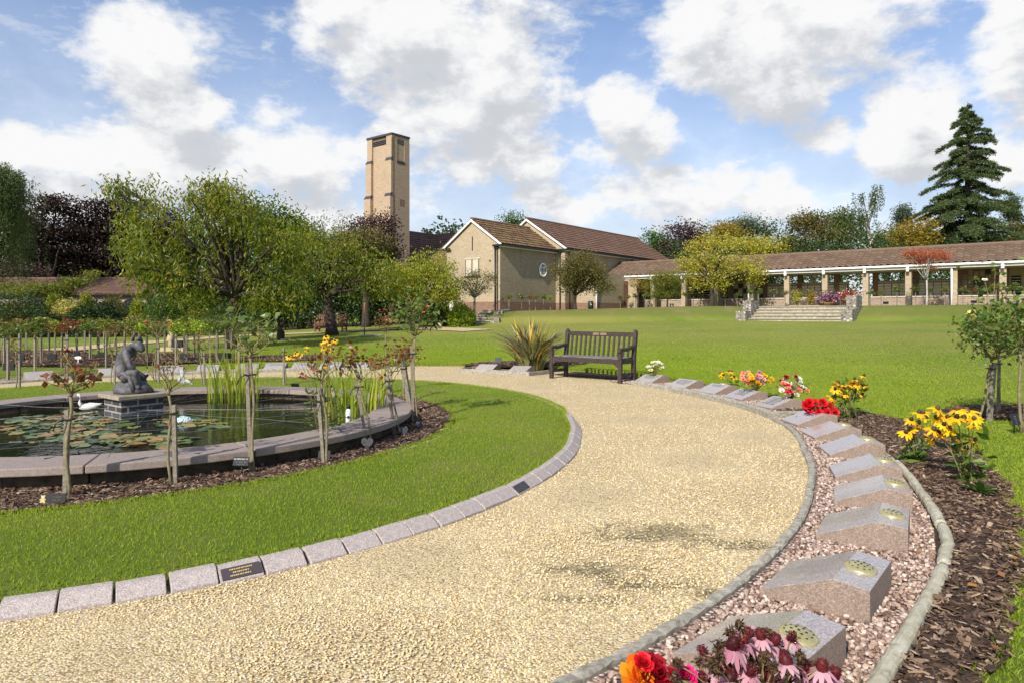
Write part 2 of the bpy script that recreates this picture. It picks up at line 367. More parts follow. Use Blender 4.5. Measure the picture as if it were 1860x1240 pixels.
L(t, c, b.inputs['Base Color']); bump(t, b, t.math('SUBTRACT', 1., vo.outputs[0]), 1., .04); FLINT = m
STEPST = simple('step_stone', (.22, .18, .12), (.50, .44, .33), 6, .9, .5, .01)
def tiles(name, cols, moss):
    m, t, b = mat(name, cols[0], .85, .25); r = rnd(t); p = pos(t)
    c = t.ramp(r, [(i/(len(cols)-1), cols[i]) for i in range(len(cols))])
    n = t.noise(p, 1.4, 6, .75); c = t.mix(t.rng(n, .52, .68, 0, moss[1]), c, moss[0])
    c = t.mix(t.rng(t.noise(p, 3.4, 5, .7), .66, .72, 0, .8), c, (.42, .38, .30))
    L(t, c, b.inputs['Base Color']); bump(t, b, t.noise(p, 30, 3), .3, .01); return m
TILEA = tiles('mossy_roof_tile', [(.085, .052, .028), (.15, .09, .05), (.19, .125, .06)], ((.21, .15, .045), .75))
TILEB = tiles('brown_roof_tile', [(.115, .066, .046), (.14, .082, .058), (.17, .10, .07)], ((.17, .10, .05), .35))
TILEC = tiles('colonnade_roof_tile', [(.125, .082, .055), (.155, .10, .068), (.185, .125, .085)], ((.19, .155, .075), .55))
# water
m, t, b = mat('pond_water', (.008, .011, .005), .03, .5); b.inputs['IOR'].default_value = 1.33
bump(t, b, t.math('ADD', t.noise(t.vmath('MULTIPLY', pos(t), (1, 1.6, 1)), 7, 3, .5), t.math('MULTIPLY', t.noise(pos(t), 26, 2), .25)), .12, .02); WATER = m
# leaves
LF = {
 'cherry': leafmat('cherry_leaf', [(.045, .075, .008), (.10, .14, .012), (.18, .205, .020), (.27, .245, .032), (.38, .26, .07)], .4, .5),
 'cherry2': leafmat('cherry_leaf_light', [(.10, .14, .012), (.19, .225, .02), (.28, .29, .026), (.38, .34, .035), (.42, .30, .06)], .4, .4),
 'beech': leafmat('copper_beech_leaf', [(.010, .007, .007), (.022, .012, .011), (.045, .022, .016), (.075, .035, .022)], .5, .15),
 'plum': leafmat('purple_plum_leaf', [(.022, .012, .016), (.05, .024, .03), (.085, .045, .045), (.12, .07, .045)], .45, .2),
 'green': leafmat('dense_green_leaf', [(.028, .062, .008), (.05, .10, .012), (.085, .15, .018), (.12, .17, .03)], .45, .3),
 'dark': leafmat('dark_evergreen_leaf', [(.014, .032, .008), (.028, .055, .012), (.045, .08, .018), (.065, .10, .028)], .5, .2),
 'cedar': leafmat('cedar_needle', [(.022, .042, .014), (.052, .080, .022), (.09, .12, .036), (.14, .165, .055)], .6, .15),
 'willow': leafmat('willow_leaf', [(.05, .075, .02), (.08, .115, .03), (.12, .15, .045), (.17, .18, .07)], .5, .35),
 'yellow': leafmat('yellowing_leaf', [(.16, .18, .02), (.28, .28, .03), (.42, .37, .04), (.50, .40, .09), (.38, .24, .06)], .45, .4),
 'orange': leafmat('orange_autumn_leaf', [(.10, .12, .015), (.22, .18, .02), (.36, .23, .025), (.36, .15, .02)], .45, .35),
 'rust': leafmat('rusty_hawthorn_leaf', [(.06, .075, .015), (.10, .11, .022), (.16, .12, .035), (.20, .09, .04)], .5, .3),
 'redmaple': leafmat('red_maple_leaf', [(.26, .06, .03), (.40, .10, .055), (.48, .16, .08), (.30, .14, .05)], .45, .4),
 'lime': leafmat('lime_shrub_leaf', [(.11, .19, .01), (.19, .28, .018), (.30, .36, .03), (.38, .40, .06)], .4, .35),
 'varieg': leafmat('variegated_yellow_leaf', [(.24, .24, .05), (.45, .40, .10), (.60, .52, .20), (.12, .15, .03)], .45, .3),
 'rose': leafmat('rose_leaf', [(.035, .075, .012), (.065, .12, .018), (.11, .165, .028), (.15, .19, .04), (.20, .09, .035)], .35, .3),
 'rosered': leafmat('reddish_rose_leaf', [(.08, .09, .02), (.17, .05, .022), (.24, .055, .028), (.14, .11, .03), (.30, .10, .045)], .35, .3),
 'acer': leafmat('green_acer_leaf', [(.085, .115, .012), (.13, .16, .02), (.20, .20, .03), (.30, .17, .05)], .45, .35),
 'gold': leafmat('golden_conifer_leaf', [(.08, .11, .01), (.15, .18, .012), (.25, .26, .02), (.36, .32, .03)], .5, .25),
 'fir': leafmat('grey_poplar_leaf', [(.05, .07, .04), (.08, .11, .06), (.13, .16, .09)], .5, .2),
}
def petal(name, cols, tr=.25): return leafmat(name, cols, .5, tr, spec=.2)
PT = {
 'yellow': petal('yellow_petal', [(.75, .36, .004), (.82, .46, .006), (.86, .54, .012)]),
 'red': petal('red_petal', [(.42, .004, .01), (.62, .008, .018), (.78, .02, .035)], .12),
 'pink': petal('pink_petal', [(.62, .22, .25), (.75, .36, .36), (.80, .55, .50)]),
 'white': petal('white_petal', [(.62, .62, .52), (.78, .78, .72), (.80, .76, .60)]),
 'coral': petal('coral_petal', [(.75, .20, .14), (.80, .33, .22), (.78, .10, .12)]),
 'orange': petal('orange_petal', [(.80, .13, .01), (.85, .26, .015), (.88, .45, .03)]),
 'magenta': petal('magenta_petal', [(.62, .01, .14), (.78, .03, .22)]),
 'mauve': petal('mauve_petal', [(.42, .16, .22), (.52, .26, .32), (.60, .36, .40)]),
 'purple': petal('purple_petal', [(.24, .02, .30), (.45, .10, .45)]),
 'paleyellow': petal('pale_yellow_petal', [(.80, .66, .22), (.84, .72, .34)]),
 'dark': petal('dark_red_petal', [(.16, .002, .008), (.32, .004, .012)], .1),
 'cone': petal('coneflower_head', [(.035, .006, .009), (.085, .010, .014), (.17, .03, .025)], .05),
 'brown': petal('dry_seedhead', [(.02, .012, .008), (.07, .04, .02), (.14, .08, .035)], .05),
}
LILY = leafmat('lily_pad_leaf', [(.045, .085, .02), (.09, .13, .035), (.15, .19, .06), (.30, .27, .06), (.35, .17, .05)], .3, .1)
REED = leafmat('reed_blade', [(.14, .20, .02), (.25, .31, .03), (.40, .40, .05), (.45, .24, .05)], .4, .35)
PHOR = leafmat('phormium_blade', [(.10, .095, .05), (.17, .15, .085), (.26, .20, .12), (.20, .24, .06), (.42, .27, .06), (.75, .42, .03)], .4, .2)
# ------------------------------------------------------------ where things stand
CX, CY = -4.3, 7.6          # centre of the round garden
def sstep(x, a, b): q = np.clip((x-a)/(b-a), 0, 1); return q*q*(3-2*q)
def G(X, Y):
    """height of the ground"""
    X = np.asarray(X, float); Y = np.asarray(Y, float)
    w = .619*X+.785*Y
    lawn = .90*sstep(w, 7.5, 40)*sstep(X, -27, -1)*1.02
    lawn = np.where(w > 33, lawn, lawn)
    e = np.maximum(w-37.0, Y-36.8)
    T = 1.46+.022*np.clip(X, 0, 11)
    k = sstep(e, 0, 2.6)*sstep(X, -2.7, -.9)
    lawn = np.minimum(lawn, .93)
    und = .02*np.sin(X*.31+1.3)*np.cos(Y*.23)*sstep(w, 12, 20)
    return lawn+(T-lawn)*k+und
def g1(X, Y): return float(G(X, Y))
def rof(tab, th):
    a = np.array([q[0] for q in tab], float); b_ = np.array([q[1] for q in tab], float)
    return np.interp(th, a, b_)
T_PO = [(-180, 6.8), (-70, 7.0), (-50, 6.95), (-35, 6.96), (-23, 6.98), (-11, 7.1), (0, 7.36), (5, 7.43), (20, 7.6), (36, 7.85), (45, 8.), (62, 7.85), (80, 7.75), (100, 7.3), (136, 6.8), (180, 6.8)]
T_LA = [(-180, 8.2), (-100, 7.9), (-42, 7.92), (-35, 7.98), (-28, 8.06), (-18, 8.3), (-8, 8.55), (1, 8.76), (6, 8.7), (10, 8.45), (20, 8.6), (35, 8.95), (50, 9.2), (66, 9.3), (79, 9.2), (84, 8.75), (100, 8.35), (136, 7.9), (180, 7.9)]
def RPO(th): return rof(T_PO, th)
def RLA(th):
    th = np.asarray(th, float)
    return rof(T_LA, th)+.02*np.sin(th*.9)+.012*np.sin(th*2.3+1)
def pol(r, th): return CX+r*np.cos(np.radians(th)), CY+r*np.sin(np.radians(th))
def at(px, Z): return (px-930)/1240*Z           # metres to the side at depth Z
def gp(px, py, h=0.):                            # point on a level plane
    Z = (EYE-h)*1240/(py-HOR); return at(px, Z), Z
def grd(px, py):                                 # point on the real ground under that spot
    h = 0.
    for _ in range(40):
        X, Y = gp(px, py, min(h, 1.2)); h = .5*h+.5*g1(X, Y)
    return X, Y, g1(X, Y)
def zat(py, Z): return EYE+(HOR-py)/1240*Z
def ringmesh(r0, r1, th0, th1, nth, nr, zf, cx=CX, cy=CY):
    th = np.linspace(th0, th1, nth+1); q = np.linspace(0, 1, nr+1)
    A = np.array([r0(x) if callable(r0) else r0 for x in th]); B = np.array([r1(x) if callable(r1) else r1 for x in th])
    R = A[:, None]*(1-q)+B[:, None]*q
    X = cx+R*np.cos(np.radians(th))[:, None]; Y = cy+R*np.sin(np.radians(th))[:, None]
    Z = zf(X, Y, q[None, :]+0*X) if callable(zf) else np.full_like(X, zf)
    v = np.stack([X, Y, Z], -1).reshape(-1, 3); n = nr+1
    i, j = np.meshgrid(np.arange(nth), np.arange(nr), indexing='ij'); i = i.ravel(); j = j.ravel()
    f = np.stack([i*n+j, i*n+j+1, (i+1)*n+j+1, (i+1)*n+j], 1)
    return MB().add(v, f[:, ::-1] if False else f, 0., 0, True)
# outer ground: polar sheet starting at the cut lawn edge
NTH = 900
th = np.linspace(-180, 180, NTH+1)
off = np.concatenate([[0, .001, .03], np.arange(.25, 56, .45), np.geomspace(58, 900, 26)])
R = RLA(th)[:, None]+off[None, :]
X = CX+R*np.cos(np.radians(th))[:, None]; Y = CY+R*np.sin(np.radians(th))[:, None]
Z = G(X, Y)+.035*np.exp(-off/1.5)[None, :]
Z += -.006*sstep(off, 100, 500)[None, :]
Z[:, 0] = -.06; Z[:, 1] += -.012
i, j = np.meshgrid(np.arange(NTH), np.arange(len(off)-1), indexing='ij'); i = i.ravel(); j = j.ravel(); n = len(off)
mb = MB().add(np.stack([X, Y, Z], -1).reshape(-1, 3), np.stack([i*n+j, i*n+j+1, (i+1)*n+j+1, (i+1)*n+j], 1), 0., 0, True)
struct(mb.build('ground', LAWN))
# gravel path (whole disc under the beds)
struct(ringmesh(4.8, 9.45, -180, 180, 360, 24, lambda X, Y, q: .006*np.sin(X*3.1)*np.cos(Y*2.7)).build('gravel_path', GRAVEL))
def RMU(a):   # lawn edge round the pond bed, a circle centred a little to the right
    a = np.asarray(a, float); R_ = rof([(-180, 3.6), (-75, 3.6), (-60, 3.5), (-30, 3.34), (0, 3.3), (30, 3.38), (60, 3.5), (180, 3.5)], a)
    s_ = np.sin(np.radians(a)); return .3*np.cos(np.radians(a))+np.sqrt(R_**2-.09*s_**2)
# lawn ring round the pond
T_KI = [(-180, 5.3), (-75, 5.3), (-52, 5.33), (-43, 5.29), (-34, 5.22), (-23, 5.13), (-9, 5.05), (2, 5.06), (18, 5.16), (30, 5.30), (46, 5.42), (57, 5.52), (90, 5.5), (180, 5.3)]
def RKO(a): return rof(T_KI, a)          # outer foot of the kerb
def LR(a): return rof(T_KI, a)-.118+.10*sstep(np.asarray(a, float), 6, 16)
def isl(X, Y, q): return .052+.035*np.sin(np.pi*np.clip(q, 0, 1))-.05*(q > .999)-.05*(q < .001)
struct(ringmesh(lambda a: float(RMU(a)), lambda a: float(LR(a)), -180, 180, 360, 14, isl).build('inner_lawn', LAWN))
struct(ringmesh(2.3, lambda a: float(RMU(a))+.02, -180, 180, 240, 8, lambda X, Y, q: .03+.02*np.sin(X*5)*np.cos(Y*4)).build('pond_mulch_bed', MULCH))
struct(ringmesh(lambda a: RPO(a)+.03, lambda a: 7.68 if a < 4 else RLA(a)+.02, -178, 35.5, 260, 6, lambda X, Y, q: .012+0*X).build('pebble_bed', PEBBED))
struct(ringmesh(7.86, lambda a: 8.75, 53.3, 66.2, 30, 4, lambda X, Y, q: .03+0*X).build('side_pebble_bed', PEBBED))
struct(ringmesh(8.35, lambda a: RLA(a)+.02, 37, 52, 30, 4, lambda X, Y, q: .015+0*X).build('bench_soil', MULCH))
struct(ringmesh(lambda a: RPO(a)+.03, lambda a: RLA(a)+.02, 81, 178, 120, 6, lambda X, Y, q: .012+0*X).build('rear_pebble_bed', PEBBED))
struct(ringmesh(7.66, lambda a: RLA(a)+.01, -178, 7, 220, 8, lambda X, Y, q: .02+.03*np.sin(np.pi*q)).build('mulch_bed', MULCH))
# rosebed patch on the right, soil behind the bench
def patch(name, cx, cy, rx, ry, m, dz=.012, rot=0.):
    mb = MB(); k = 48; a = np.arange(k)*2*np.pi/k; rr = np.array([0, .5, .8, 1.])
    P = [(cx, cy, g1(cx, cy)+dz+.05)]
    for q in rr[1:]:
        x = rx*q*np.cos(a)*(1+.05*np.sin(3*a)+.03*np.sin(7*a)); y = ry*q*np.sin(a)*(1+.04*np.cos(5*a))
        xx = cx+x*math.cos(rot)-y*math.sin(rot); yy = cy+x*math.sin(rot)+y*math.cos(rot)
        P += list(zip(xx, yy, G(xx, yy)+dz+.045*(1-q**2)+.03*np.exp(-(np.hypot(xx-CX, yy-CY)-RLA(0))/1.5)*(q < 2)))
    f = [(0, 1+i, 1+(i+1) % k) for i in range(k)]
    for r_ in range(2):
        f += [(1+r_*k+i, 1+(r_+1)*k+i, 1+(r_+1)*k+(i+1) % k, 1+r_*k+(i+1) % k) for i in range(k)]
    mb.add(P, f, 0, 0, True); return struct(mb.build(name, m))
patch('right_mulch_patch', 6.35, 8.35, 1.0, .62, MULCH, .02)
patch('phormium_mulch_bed', .35, 16.0, 1.5, .75, MULCH, .0)
BEDS = [(-10.6, 18.6, 3.3, 2.5, .1), (-15.6, 20.4, 2.5, 2.6, 0.), (-6.4, 18.6, 1.6, 1.0, .2)]
for q in BEDS: patch('rose_mulch_bed', *q[:4], MULCH, .02, q[4])
def strip(name, pts, wid, m, dz=.02, n=60):
    pts = np.array(pts, float); s_ = np.linspace(0, 1, len(pts)); tt = np.linspace(0, 1, n)
    # smooth interpolation
    xs = np.interp(tt, s_, pts[:, 0]); ys = np.interp(tt, s_, pts[:, 1])
    for _ in range(6): xs[1:-1] = (xs[:-2]+xs[2:]+2*xs[1:-1])/4; ys[1:-1] = (ys[:-2]+ys[2:]+2*ys[1:-1])/4
    dx = np.gradient(xs); dy = np.gradient(ys); l = np.hypot(dx, dy); nx, ny = -dy/l, dx/l
    q = np.linspace(-.5, .5, 5); X = xs[:, None]+nx[:, None]*q*wid; Y = ys[:, None]+ny[:, None]*q*wid
    v = np.stack([X, Y, G(X, Y)+dz], -1).reshape(-1, 3); i, j = np.meshgrid(np.arange(n-1), np.arange(4), indexing='ij'); i = i.ravel(); j = j.ravel()
    return struct(MB().add(v, np.stack([i*5+j, (i+1)*5+j, (i+1)*5+j+1, i*5+j+1], 1), 0, 0, True).build(name, m))
FP = [grd(-300, 672), grd(0, 646), grd(230, 625), grd(420, 611), grd(590, 604), grd(760, 596), grd(870, 588.5)]
strip('far_gravel_path', [(q[0], q[1]) for q in FP], 1.7, GRAVEL, .03, 120)
FB = [grd(-200, 618), grd(200, 608), grd(330, 603), grd(480, 596), grd(600, 593), grd(760, 587), grd(800, 585)]
strip('far_mulch_bed', [(q[0]-.3, q[1]+1.3) for q in FB], 3.6, MULCH, .025, 100)

# ------------------------------------------------------------ scatter: blades, stones, chips
def inview(X, Y, m=.86, y0=1.9): return (np.abs(X) < m*Y+.3) & (Y > y0)
def blades(name, X, Y, Z, hgt, wid, label, rng=RNG):
    n = len(X); a = rng.uniform(0, 2*np.pi, n); h = hgt*rng.uniform(.55, 1.25, n); w = wid*rng.uniform(.7, 1.3, n)
    ln = rng.uniform(.1, .9, n)*h; b = rng.uniform(0, 2*np.pi, n)
    p = np.stack([X, Y, Z], 1); s_ = np.stack([np.cos(a)*w/2, np.sin(a)*w/2, 0*a], 1)
    tip = p+np.stack([np.cos(b)*ln, np.sin(b)*ln, h], 1); mid = p+np.stack([np.cos(b)*ln*.3, np.sin(b)*ln*.3, h*.6], 1)
    v = np.stack([p-s_, p+s_, mid+s_*.7, tip, mid-s_*.7], 1).reshape(-1, 3)
    pat = .5+.5*np.sin(X*2.1+np.sin(Y*1.7)*2)*np.cos(Y*1.3)
    r = np.clip(rng.beta(2.2, 2.6, n)*.8+.12*pat+(rng.random(n) < .04)*.3, 0, 1)
    f = np.arange(n)[:, None]*5+np.array([0, 1, 2, 3, 4])[None]
    o = MB().add(v, f, np.repeat(r, 5)).build(name, GRASSB)
    return tag(o, label, 'grass', None, 'stuff')
def polar_pts(n, r0, r1, t0, t1, rng=RNG):
    r = np.sqrt(rng.uniform(r0**2, r1**2, n)); t_ = rng.uniform(t0, t1, n); return r, t_
# inner lawn
r, a = polar_pts(350000, 2.9, 5.5, -178, 178); k = (r > RMU(a)) & (r < LR(a)-.005); r, a = r[k], a[k]; X, Y = pol(r, a)
k = inview(X, Y) & (RNG.random(len(X)) < np.clip(1.35-Y*.08, .32, 1)); X, Y, r = X[k], Y[k], r[k]
a = np.degrees(np.arctan2(Y-CY, X-CX)); q = (r-RMU(a))/(LR(a)-RMU(a))
blades('inner_lawn_grass', X, Y, .05+.035*np.sin(np.pi*q), .019, .0036, 'short bright green grass of the curved lawn ring between pond bed and gravel path')
# rough edge of the inner lawn
a = RNG.uniform(-100, 100, 16000); r = np.where(RNG.random(16000) < .5, RMU(a)+RNG.normal(.01, .02, 16000), LR(a)+RNG.normal(0, .012, 16000)); X, Y = pol(r, a); k = inview(X, Y)
blades('lawn_edge_grass', X[k], Y[k], np.full(k.sum(), .035), .034, .0045, 'longer ragged grass along both edges of the curved lawn ring')
# outer lawn
n = 520000; a = RNG.uniform(-60, 110, n); dr = RNG.exponential(4.2, n)+.0; rr = RLA(a)+dr; X, Y = pol(rr, a)
k = inview(X, Y, .80) & (dr < 22) & (((X-6.35)/.96)**2+((Y-8.35)/.59)**2 > 1) & (((X-.35)/1.5)**2+((Y-16)/.75)**2 > 1)
for (bx, by, brx, bry, _) in BEDS: k &= ((X-bx)/brx)**2+((Y-by)/bry)**2 > 1
X, Y, dr = X[k], Y[k], dr[k]
blades('outer_lawn_grass', X, Y, G(X, Y)+.03*np.exp(-dr/1.5), .021, .0045+.00045*Y, 'mown yellow green lawn grass spreading beyond the tablets and mulch bed')
a = RNG.uniform(-60, 110, 16000); rr = RLA(a)+RNG.normal(.0, .02, 16000); X, Y = pol(rr, a); k = inview(X, Y)
blades('outer_lawn_edge_grass', X[k], Y[k], G(X, Y)[k]-.005, .055, .006, 'tufty uncut grass along the cut edge of the outer lawn')
OCT = np.array([(1, 0, 0), (-1, 0, 0), (0, 1, 0), (0, -1, 0), (0, 0, 1), (0, 0, -1.)])
OF = np.array([(0, 2, 4), (2, 1, 4), (1, 3, 4), (3, 0, 4), (2, 0, 5), (1, 2, 5), (3, 1, 5), (0, 3, 5)])
BX = np.array([(-1, -1, -1), (1, -1, -1), (1, 1, -1), (-1, 1, -1), (-1, -1, 1), (1, -1, 1), (1, 1, 1), (-1, 1, 1.)])*.62
BF = np.array([(0, 3, 2, 1), (4, 5, 6, 7), (0, 1, 5, 4), (1, 2, 6, 5), (2, 3, 7, 6), (3, 0, 4, 7)])
def rotm(n, rng, tilt=1.):
    a = rng.uniform(0, 2*np.pi, n); b = rng.normal(0, .5*tilt, n); c_ = rng.normal(0, .5*tilt, n)
    ca, sa, cb, sb, cc, sc_ = np.cos(a), np.sin(a), np.cos(b), np.sin(b), np.cos(c_), np.sin(c_)
    Rz = np.zeros((n, 3, 3)); Rz[:, 0, 0] = ca; Rz[:, 0, 1] = -sa; Rz[:, 1, 0] = sa; Rz[:, 1, 1] = ca; Rz[:, 2, 2] = 1
    Rx = np.zeros((n, 3, 3)); Rx[:, 0, 0] = 1; Rx[:, 1, 1] = cb; Rx[:, 1, 2] = -sb; Rx[:, 2, 1] = sb; Rx[:, 2, 2] = cb
    Ry = np.zeros((n, 3, 3)); Ry[:, 1, 1] = 1; Ry[:, 0, 0] = cc; Ry[:, 0, 2] = sc_; Ry[:, 2, 0] = -sc_; Ry[:, 2, 2] = cc
    return Rz@Rx@Ry
def bits(name, m, P, S, base, faces, jit=.25, tilt=1., sm=False, label='', cat='', rv=None, rng=RNG):
    n = len(P); k = len(base)
    v = base[None]*(1+rng.uniform(-jit, jit, (n, k, 3)))*S[:, None, :]
    v = np.einsum('nij,nkj->nki', rotm(n, rng, tilt), v)+P[:, None, :]
    f = (np.arange(n)[:, None, None]*k+faces[None]).reshape(-1, faces.shape[1])
    r_ = rng.random(n) if rv is None else rv
    return tag(MB().add(v.reshape(-1, 3), f, np.repeat(r_, k), 0, sm).build(name, m), label, cat, None, 'stuff')
# gravel stones
r, a = polar_pts(330000, 5.0, 9.2, -90, 110); X, Y = pol(r, a)
k = inview(X, Y, .84) & (r > RKO(a)+.005) & (r < np.where((a > 37) & (a < 81), RLA(a)-.03, RPO(a)-.02)) & (RNG.random(len(X)) < np.clip(3.6/Y, 0, 1)**2.2)
X, Y = X[k], Y[k]; n = len(X); s = RNG.uniform(.0036, .0068, n)*(1+.04*np.clip(Y-3, 0, 4))
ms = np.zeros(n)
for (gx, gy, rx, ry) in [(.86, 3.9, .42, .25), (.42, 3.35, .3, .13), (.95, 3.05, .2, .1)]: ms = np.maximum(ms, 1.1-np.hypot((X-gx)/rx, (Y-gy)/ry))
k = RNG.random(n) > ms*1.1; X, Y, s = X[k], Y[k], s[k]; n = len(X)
bits('gravel_stones', GSTONE, np.stack([X, Y, s*.35], 1), np.stack([s*1.2, s, s*.72], 1), OCT, OF, .3, 1., False, 'loose honey coloured stones of the curved gravel path', 'gravel')
# pink pebbles among the tablets
r, a = polar_pts(70000, 7.02, 8.6, -75, 40); X, Y = pol(r, a)
k = inview(X, Y, .86) & (r > RPO(a)+.05) & (r < np.where(a < 4, 7.66, RLA(a)-.03)); X, Y = X[k], Y[k]; n = len(X)
s = RNG.uniform(.0065, .0125, n)
ICO = np.array([(0, .53, .85), (0, -.53, .85), (0, .53, -.85), (0, -.53, -.85), (.53, .85, 0), (-.53, .85, 0), (.53, -.85, 0), (-.53, -.85, 0), (.85, 0, .53), (.85, 0, -.53), (-.85, 0, .53), (-.85, 0, -.53)])
IF = np.array([(0, 1, 8), (0, 8, 4), (0, 4, 5), (0, 5, 10), (0, 10, 1), (3, 2, 9), (3, 9, 6), (3, 6, 7), (3, 7, 11), (3, 11, 2), (1, 6, 8), (8, 9, 4), (4, 2, 5), (5, 11, 10), (10, 7, 1), (6, 9, 8), (9, 2, 4), (2, 11, 5), (11, 7, 10), (7, 6, 1)])
bits('pink_pebbles', PEBBLE, np.stack([X, Y, .012+s*.5+RNG.uniform(0, .008, n)], 1), np.stack([s*1.15, s, s*.75], 1), ICO, IF, .2, 1., False, 'pink and cream pebbles packed round the right hand granite tablets', 'pebbles')
# bark chips
def chips(name, r0, r1, t0, t1, n, zf, label, ymin=1.9, big=1.):
    r, a = polar_pts(n, r0, r1, t0, t1); X, Y = pol(r, a)
    lim = RLA(a)+.02 if r0 > 7 else RMU(a)+.02
    k = inview(X, Y, .86, ymin) & (r < lim) & (np.hypot(X+3.8, Y-7.3) > 2.6); X, Y, r = X[k], Y[k], r[k]; n = len(X)
    s = RNG.uniform(.5, 1.3, n)*big
    big_ = RNG.random(n) < .12; s[big_] *= 1.7
    bits(name, CHIP, np.stack([X, Y, zf(r)+RNG.uniform(0, .014, n)], 1), np.stack([s*.024, s*RNG.uniform(.004, .010, n), s*.0028], 1), BX, BF, .35, .55, False, label, 'bark mulch', np.clip(RNG.beta(1.4, 1.4, n), 0, 1))
chips('right_bark_mulch', 7.7, 9.0, -75, 8, 46000, lambda r: .045+0*r, 'brown bark chip mulch in the bed right of the birch log edging')
chips('pond_bark_mulch', 2.2, 4.0, -125, 110, 90000, lambda r: .04+0*r, 'dark bark chip mulch round the outside of the pond wall', 1.9, 1.15)
def chipell(name, cx, cy, rx, ry, n, label, sc=1.6):
    a = RNG.uniform(0, 2*np.pi, n); q = np.sqrt(RNG.random(n)); X = cx+rx*q*np.cos(a); Y = cy+ry*q*np.sin(a); s = RNG.uniform(.6, 1.4, n)*sc
    bits(name, CHIP, np.stack([X, Y, G(X, Y)+.05+.03*(1-q)], 1), np.stack([s*.026, s*.009, s*.004], 1), BX, BF, .35, .6, False, label, 'bark mulch', RNG.beta(1.5, 1.9, n))
chipell('right_patch_bark_mulch', 6.35, 8.35, .98, .6, 3500, 'bark chip mulch under the yellow rose trees at the right edge', 1.1)
chipell('bench_side_bark_mulch', .35, 16., 1.4, .7, 1600, 'bark chip mulch beneath the spiky bronze flax', 1.5)
for i_, q in enumerate(BEDS): chipell('rose_bed_bark_mulch', q[0], q[1], q[2]*.97, q[3]*.97, 5000, ['bark chip mulch of the left rose bed behind the statue', 'bark chip mulch of the farthest left rose bed', 'bark chip mulch of the small bed behind the tablets'][i_], 2.)
# ------------------------------------------------------------ pond
PX, PY = -3.8, 7.3
mb = ringmesh(0.02, 2.32, -180, 180, 96, 6, .075, PX, PY)
struct(mb.build('pond_water', WATER))
pond = thing('round_pond', 'raised round garden pond with flat grey stone coping and dark wall', 'pond', (PX, PY, 0), world=True)
ringmesh(2.25, 2.60, -180, 180, 120, 1, lambda X, Y, q: .0+0*X, PX, PY)
def wallring(r0, r1, z0, z1, seg, gap=0., jit=0.):
    mb = MB()
    for s in range(seg):
        a0, a1 = s*360/seg+gap, (s+1)*360/seg-gap; k = 5; j = RNG.uniform(-jit, jit)
        a = np.radians(np.linspace(a0, a1, k)); v = []
        for q in a:
            c, n = math.cos(q), math.sin(q)
            v += [(PX+r0*c, PY+r0*n, z0), (PX+(r1+j)*c, PY+(r1+j)*n, z0), (PX+(r1+j)*c, PY+(r1+j)*n, z1+j*.3), (PX+r0*c, PY+r0*n, z1+j*.3)]
        f = [(0, 3, 2, 1), (4*(k-1), 4*(k-1)+1, 4*(k-1)+2, 4*(k-1)+3)]
        for i in range(k-1):
            for e in range(4): f.append((4*i+e, 4*i+(e+1) % 4, 4*(i+1)+(e+1) % 4, 4*(i+1)+e))
        mb.add(v, f)
    return mb
wallring(2.36, 2.58, -.1, .145, 30, .12, .012).build('wall', PWALL, pond)
bevel(wallring(2.28, 2.70, .147, .205, 15, .10, .003).build('coping', COPING, pond), .008)
# moss on the wall foot
mb = MB()
for a0, w_ in ((-131, 7), (-120.5, 2.6), (-113, 2.8)):
    for _ in range(260):
        a = math.radians(a0+RNG.normal(0, w_*.4)); h = abs(RNG.normal(0, .05)); r_ = 2.6+RNG.uniform(0, .035); s = RNG.uniform(.006, .02)
        mb.add(OCT*s+np.array([PX+r_*math.cos(a), PY+r_*math.sin(a), .035+h*.6]), OF, RNG.random(), 0, True)
mb.build('moss', simple('wall_moss', (.03, .035, .008), (.12, .10, .02), 60, .95), pond)

# pedestal and statue
SX, SY = -4.42, 7.98
ped = thing('pedestal', 'square blue brick pedestal with flat stone slab standing in the pond', 'pedestal', (SX, SY, .0), world=True)
AX = np.array([UR, VV, [0, 0, 1]])
MB().box((SX, SY, .12), (.46, .46, .34), ax=AX).build('brick_base', BRICKP, ped)
bevel(MB().box((SX, SY, .315), (.56, .56, .045), ax=AX).build('slab', simple('pedestal_slab_stone', (.20, .17, .12), (.36, .31, .23), 14, .85), ped), .006)
def skin_fig(name, J, E_, m, parent, root=0, lev=2):
    me = bpy.data.meshes.new(name); me.from_pydata([j[:3] for j in J], E_, []); me.materials.append(m)
    o = bpy.data.objects.new(name, me); COL.objects.link(o); o.parent = parent
    sk = o.modifiers.new('skin', 'SKIN'); sk.use_smooth_shade = True
    lay = me.skin_vertices[0] if me.skin_vertices else None
    if lay is None:
        bpy.context.view_layer.objects.active = o
        lay = me.skin_vertices[0]
    for i, j in enumerate(J): lay.data[i].radius = (j[3], j[3] if len(j) < 5 else j[4]); lay.data[i].use_root = (i == root)
    ss = o.modifiers.new('sub', 'SUBSURF'); ss.levels = lev; ss.render_levels = lev
    return o
st = thing('statue', 'weathered grey lead statue of a crouching bowed figure on the pond pedestal', 'statue', (SX-.03, SY, .337))
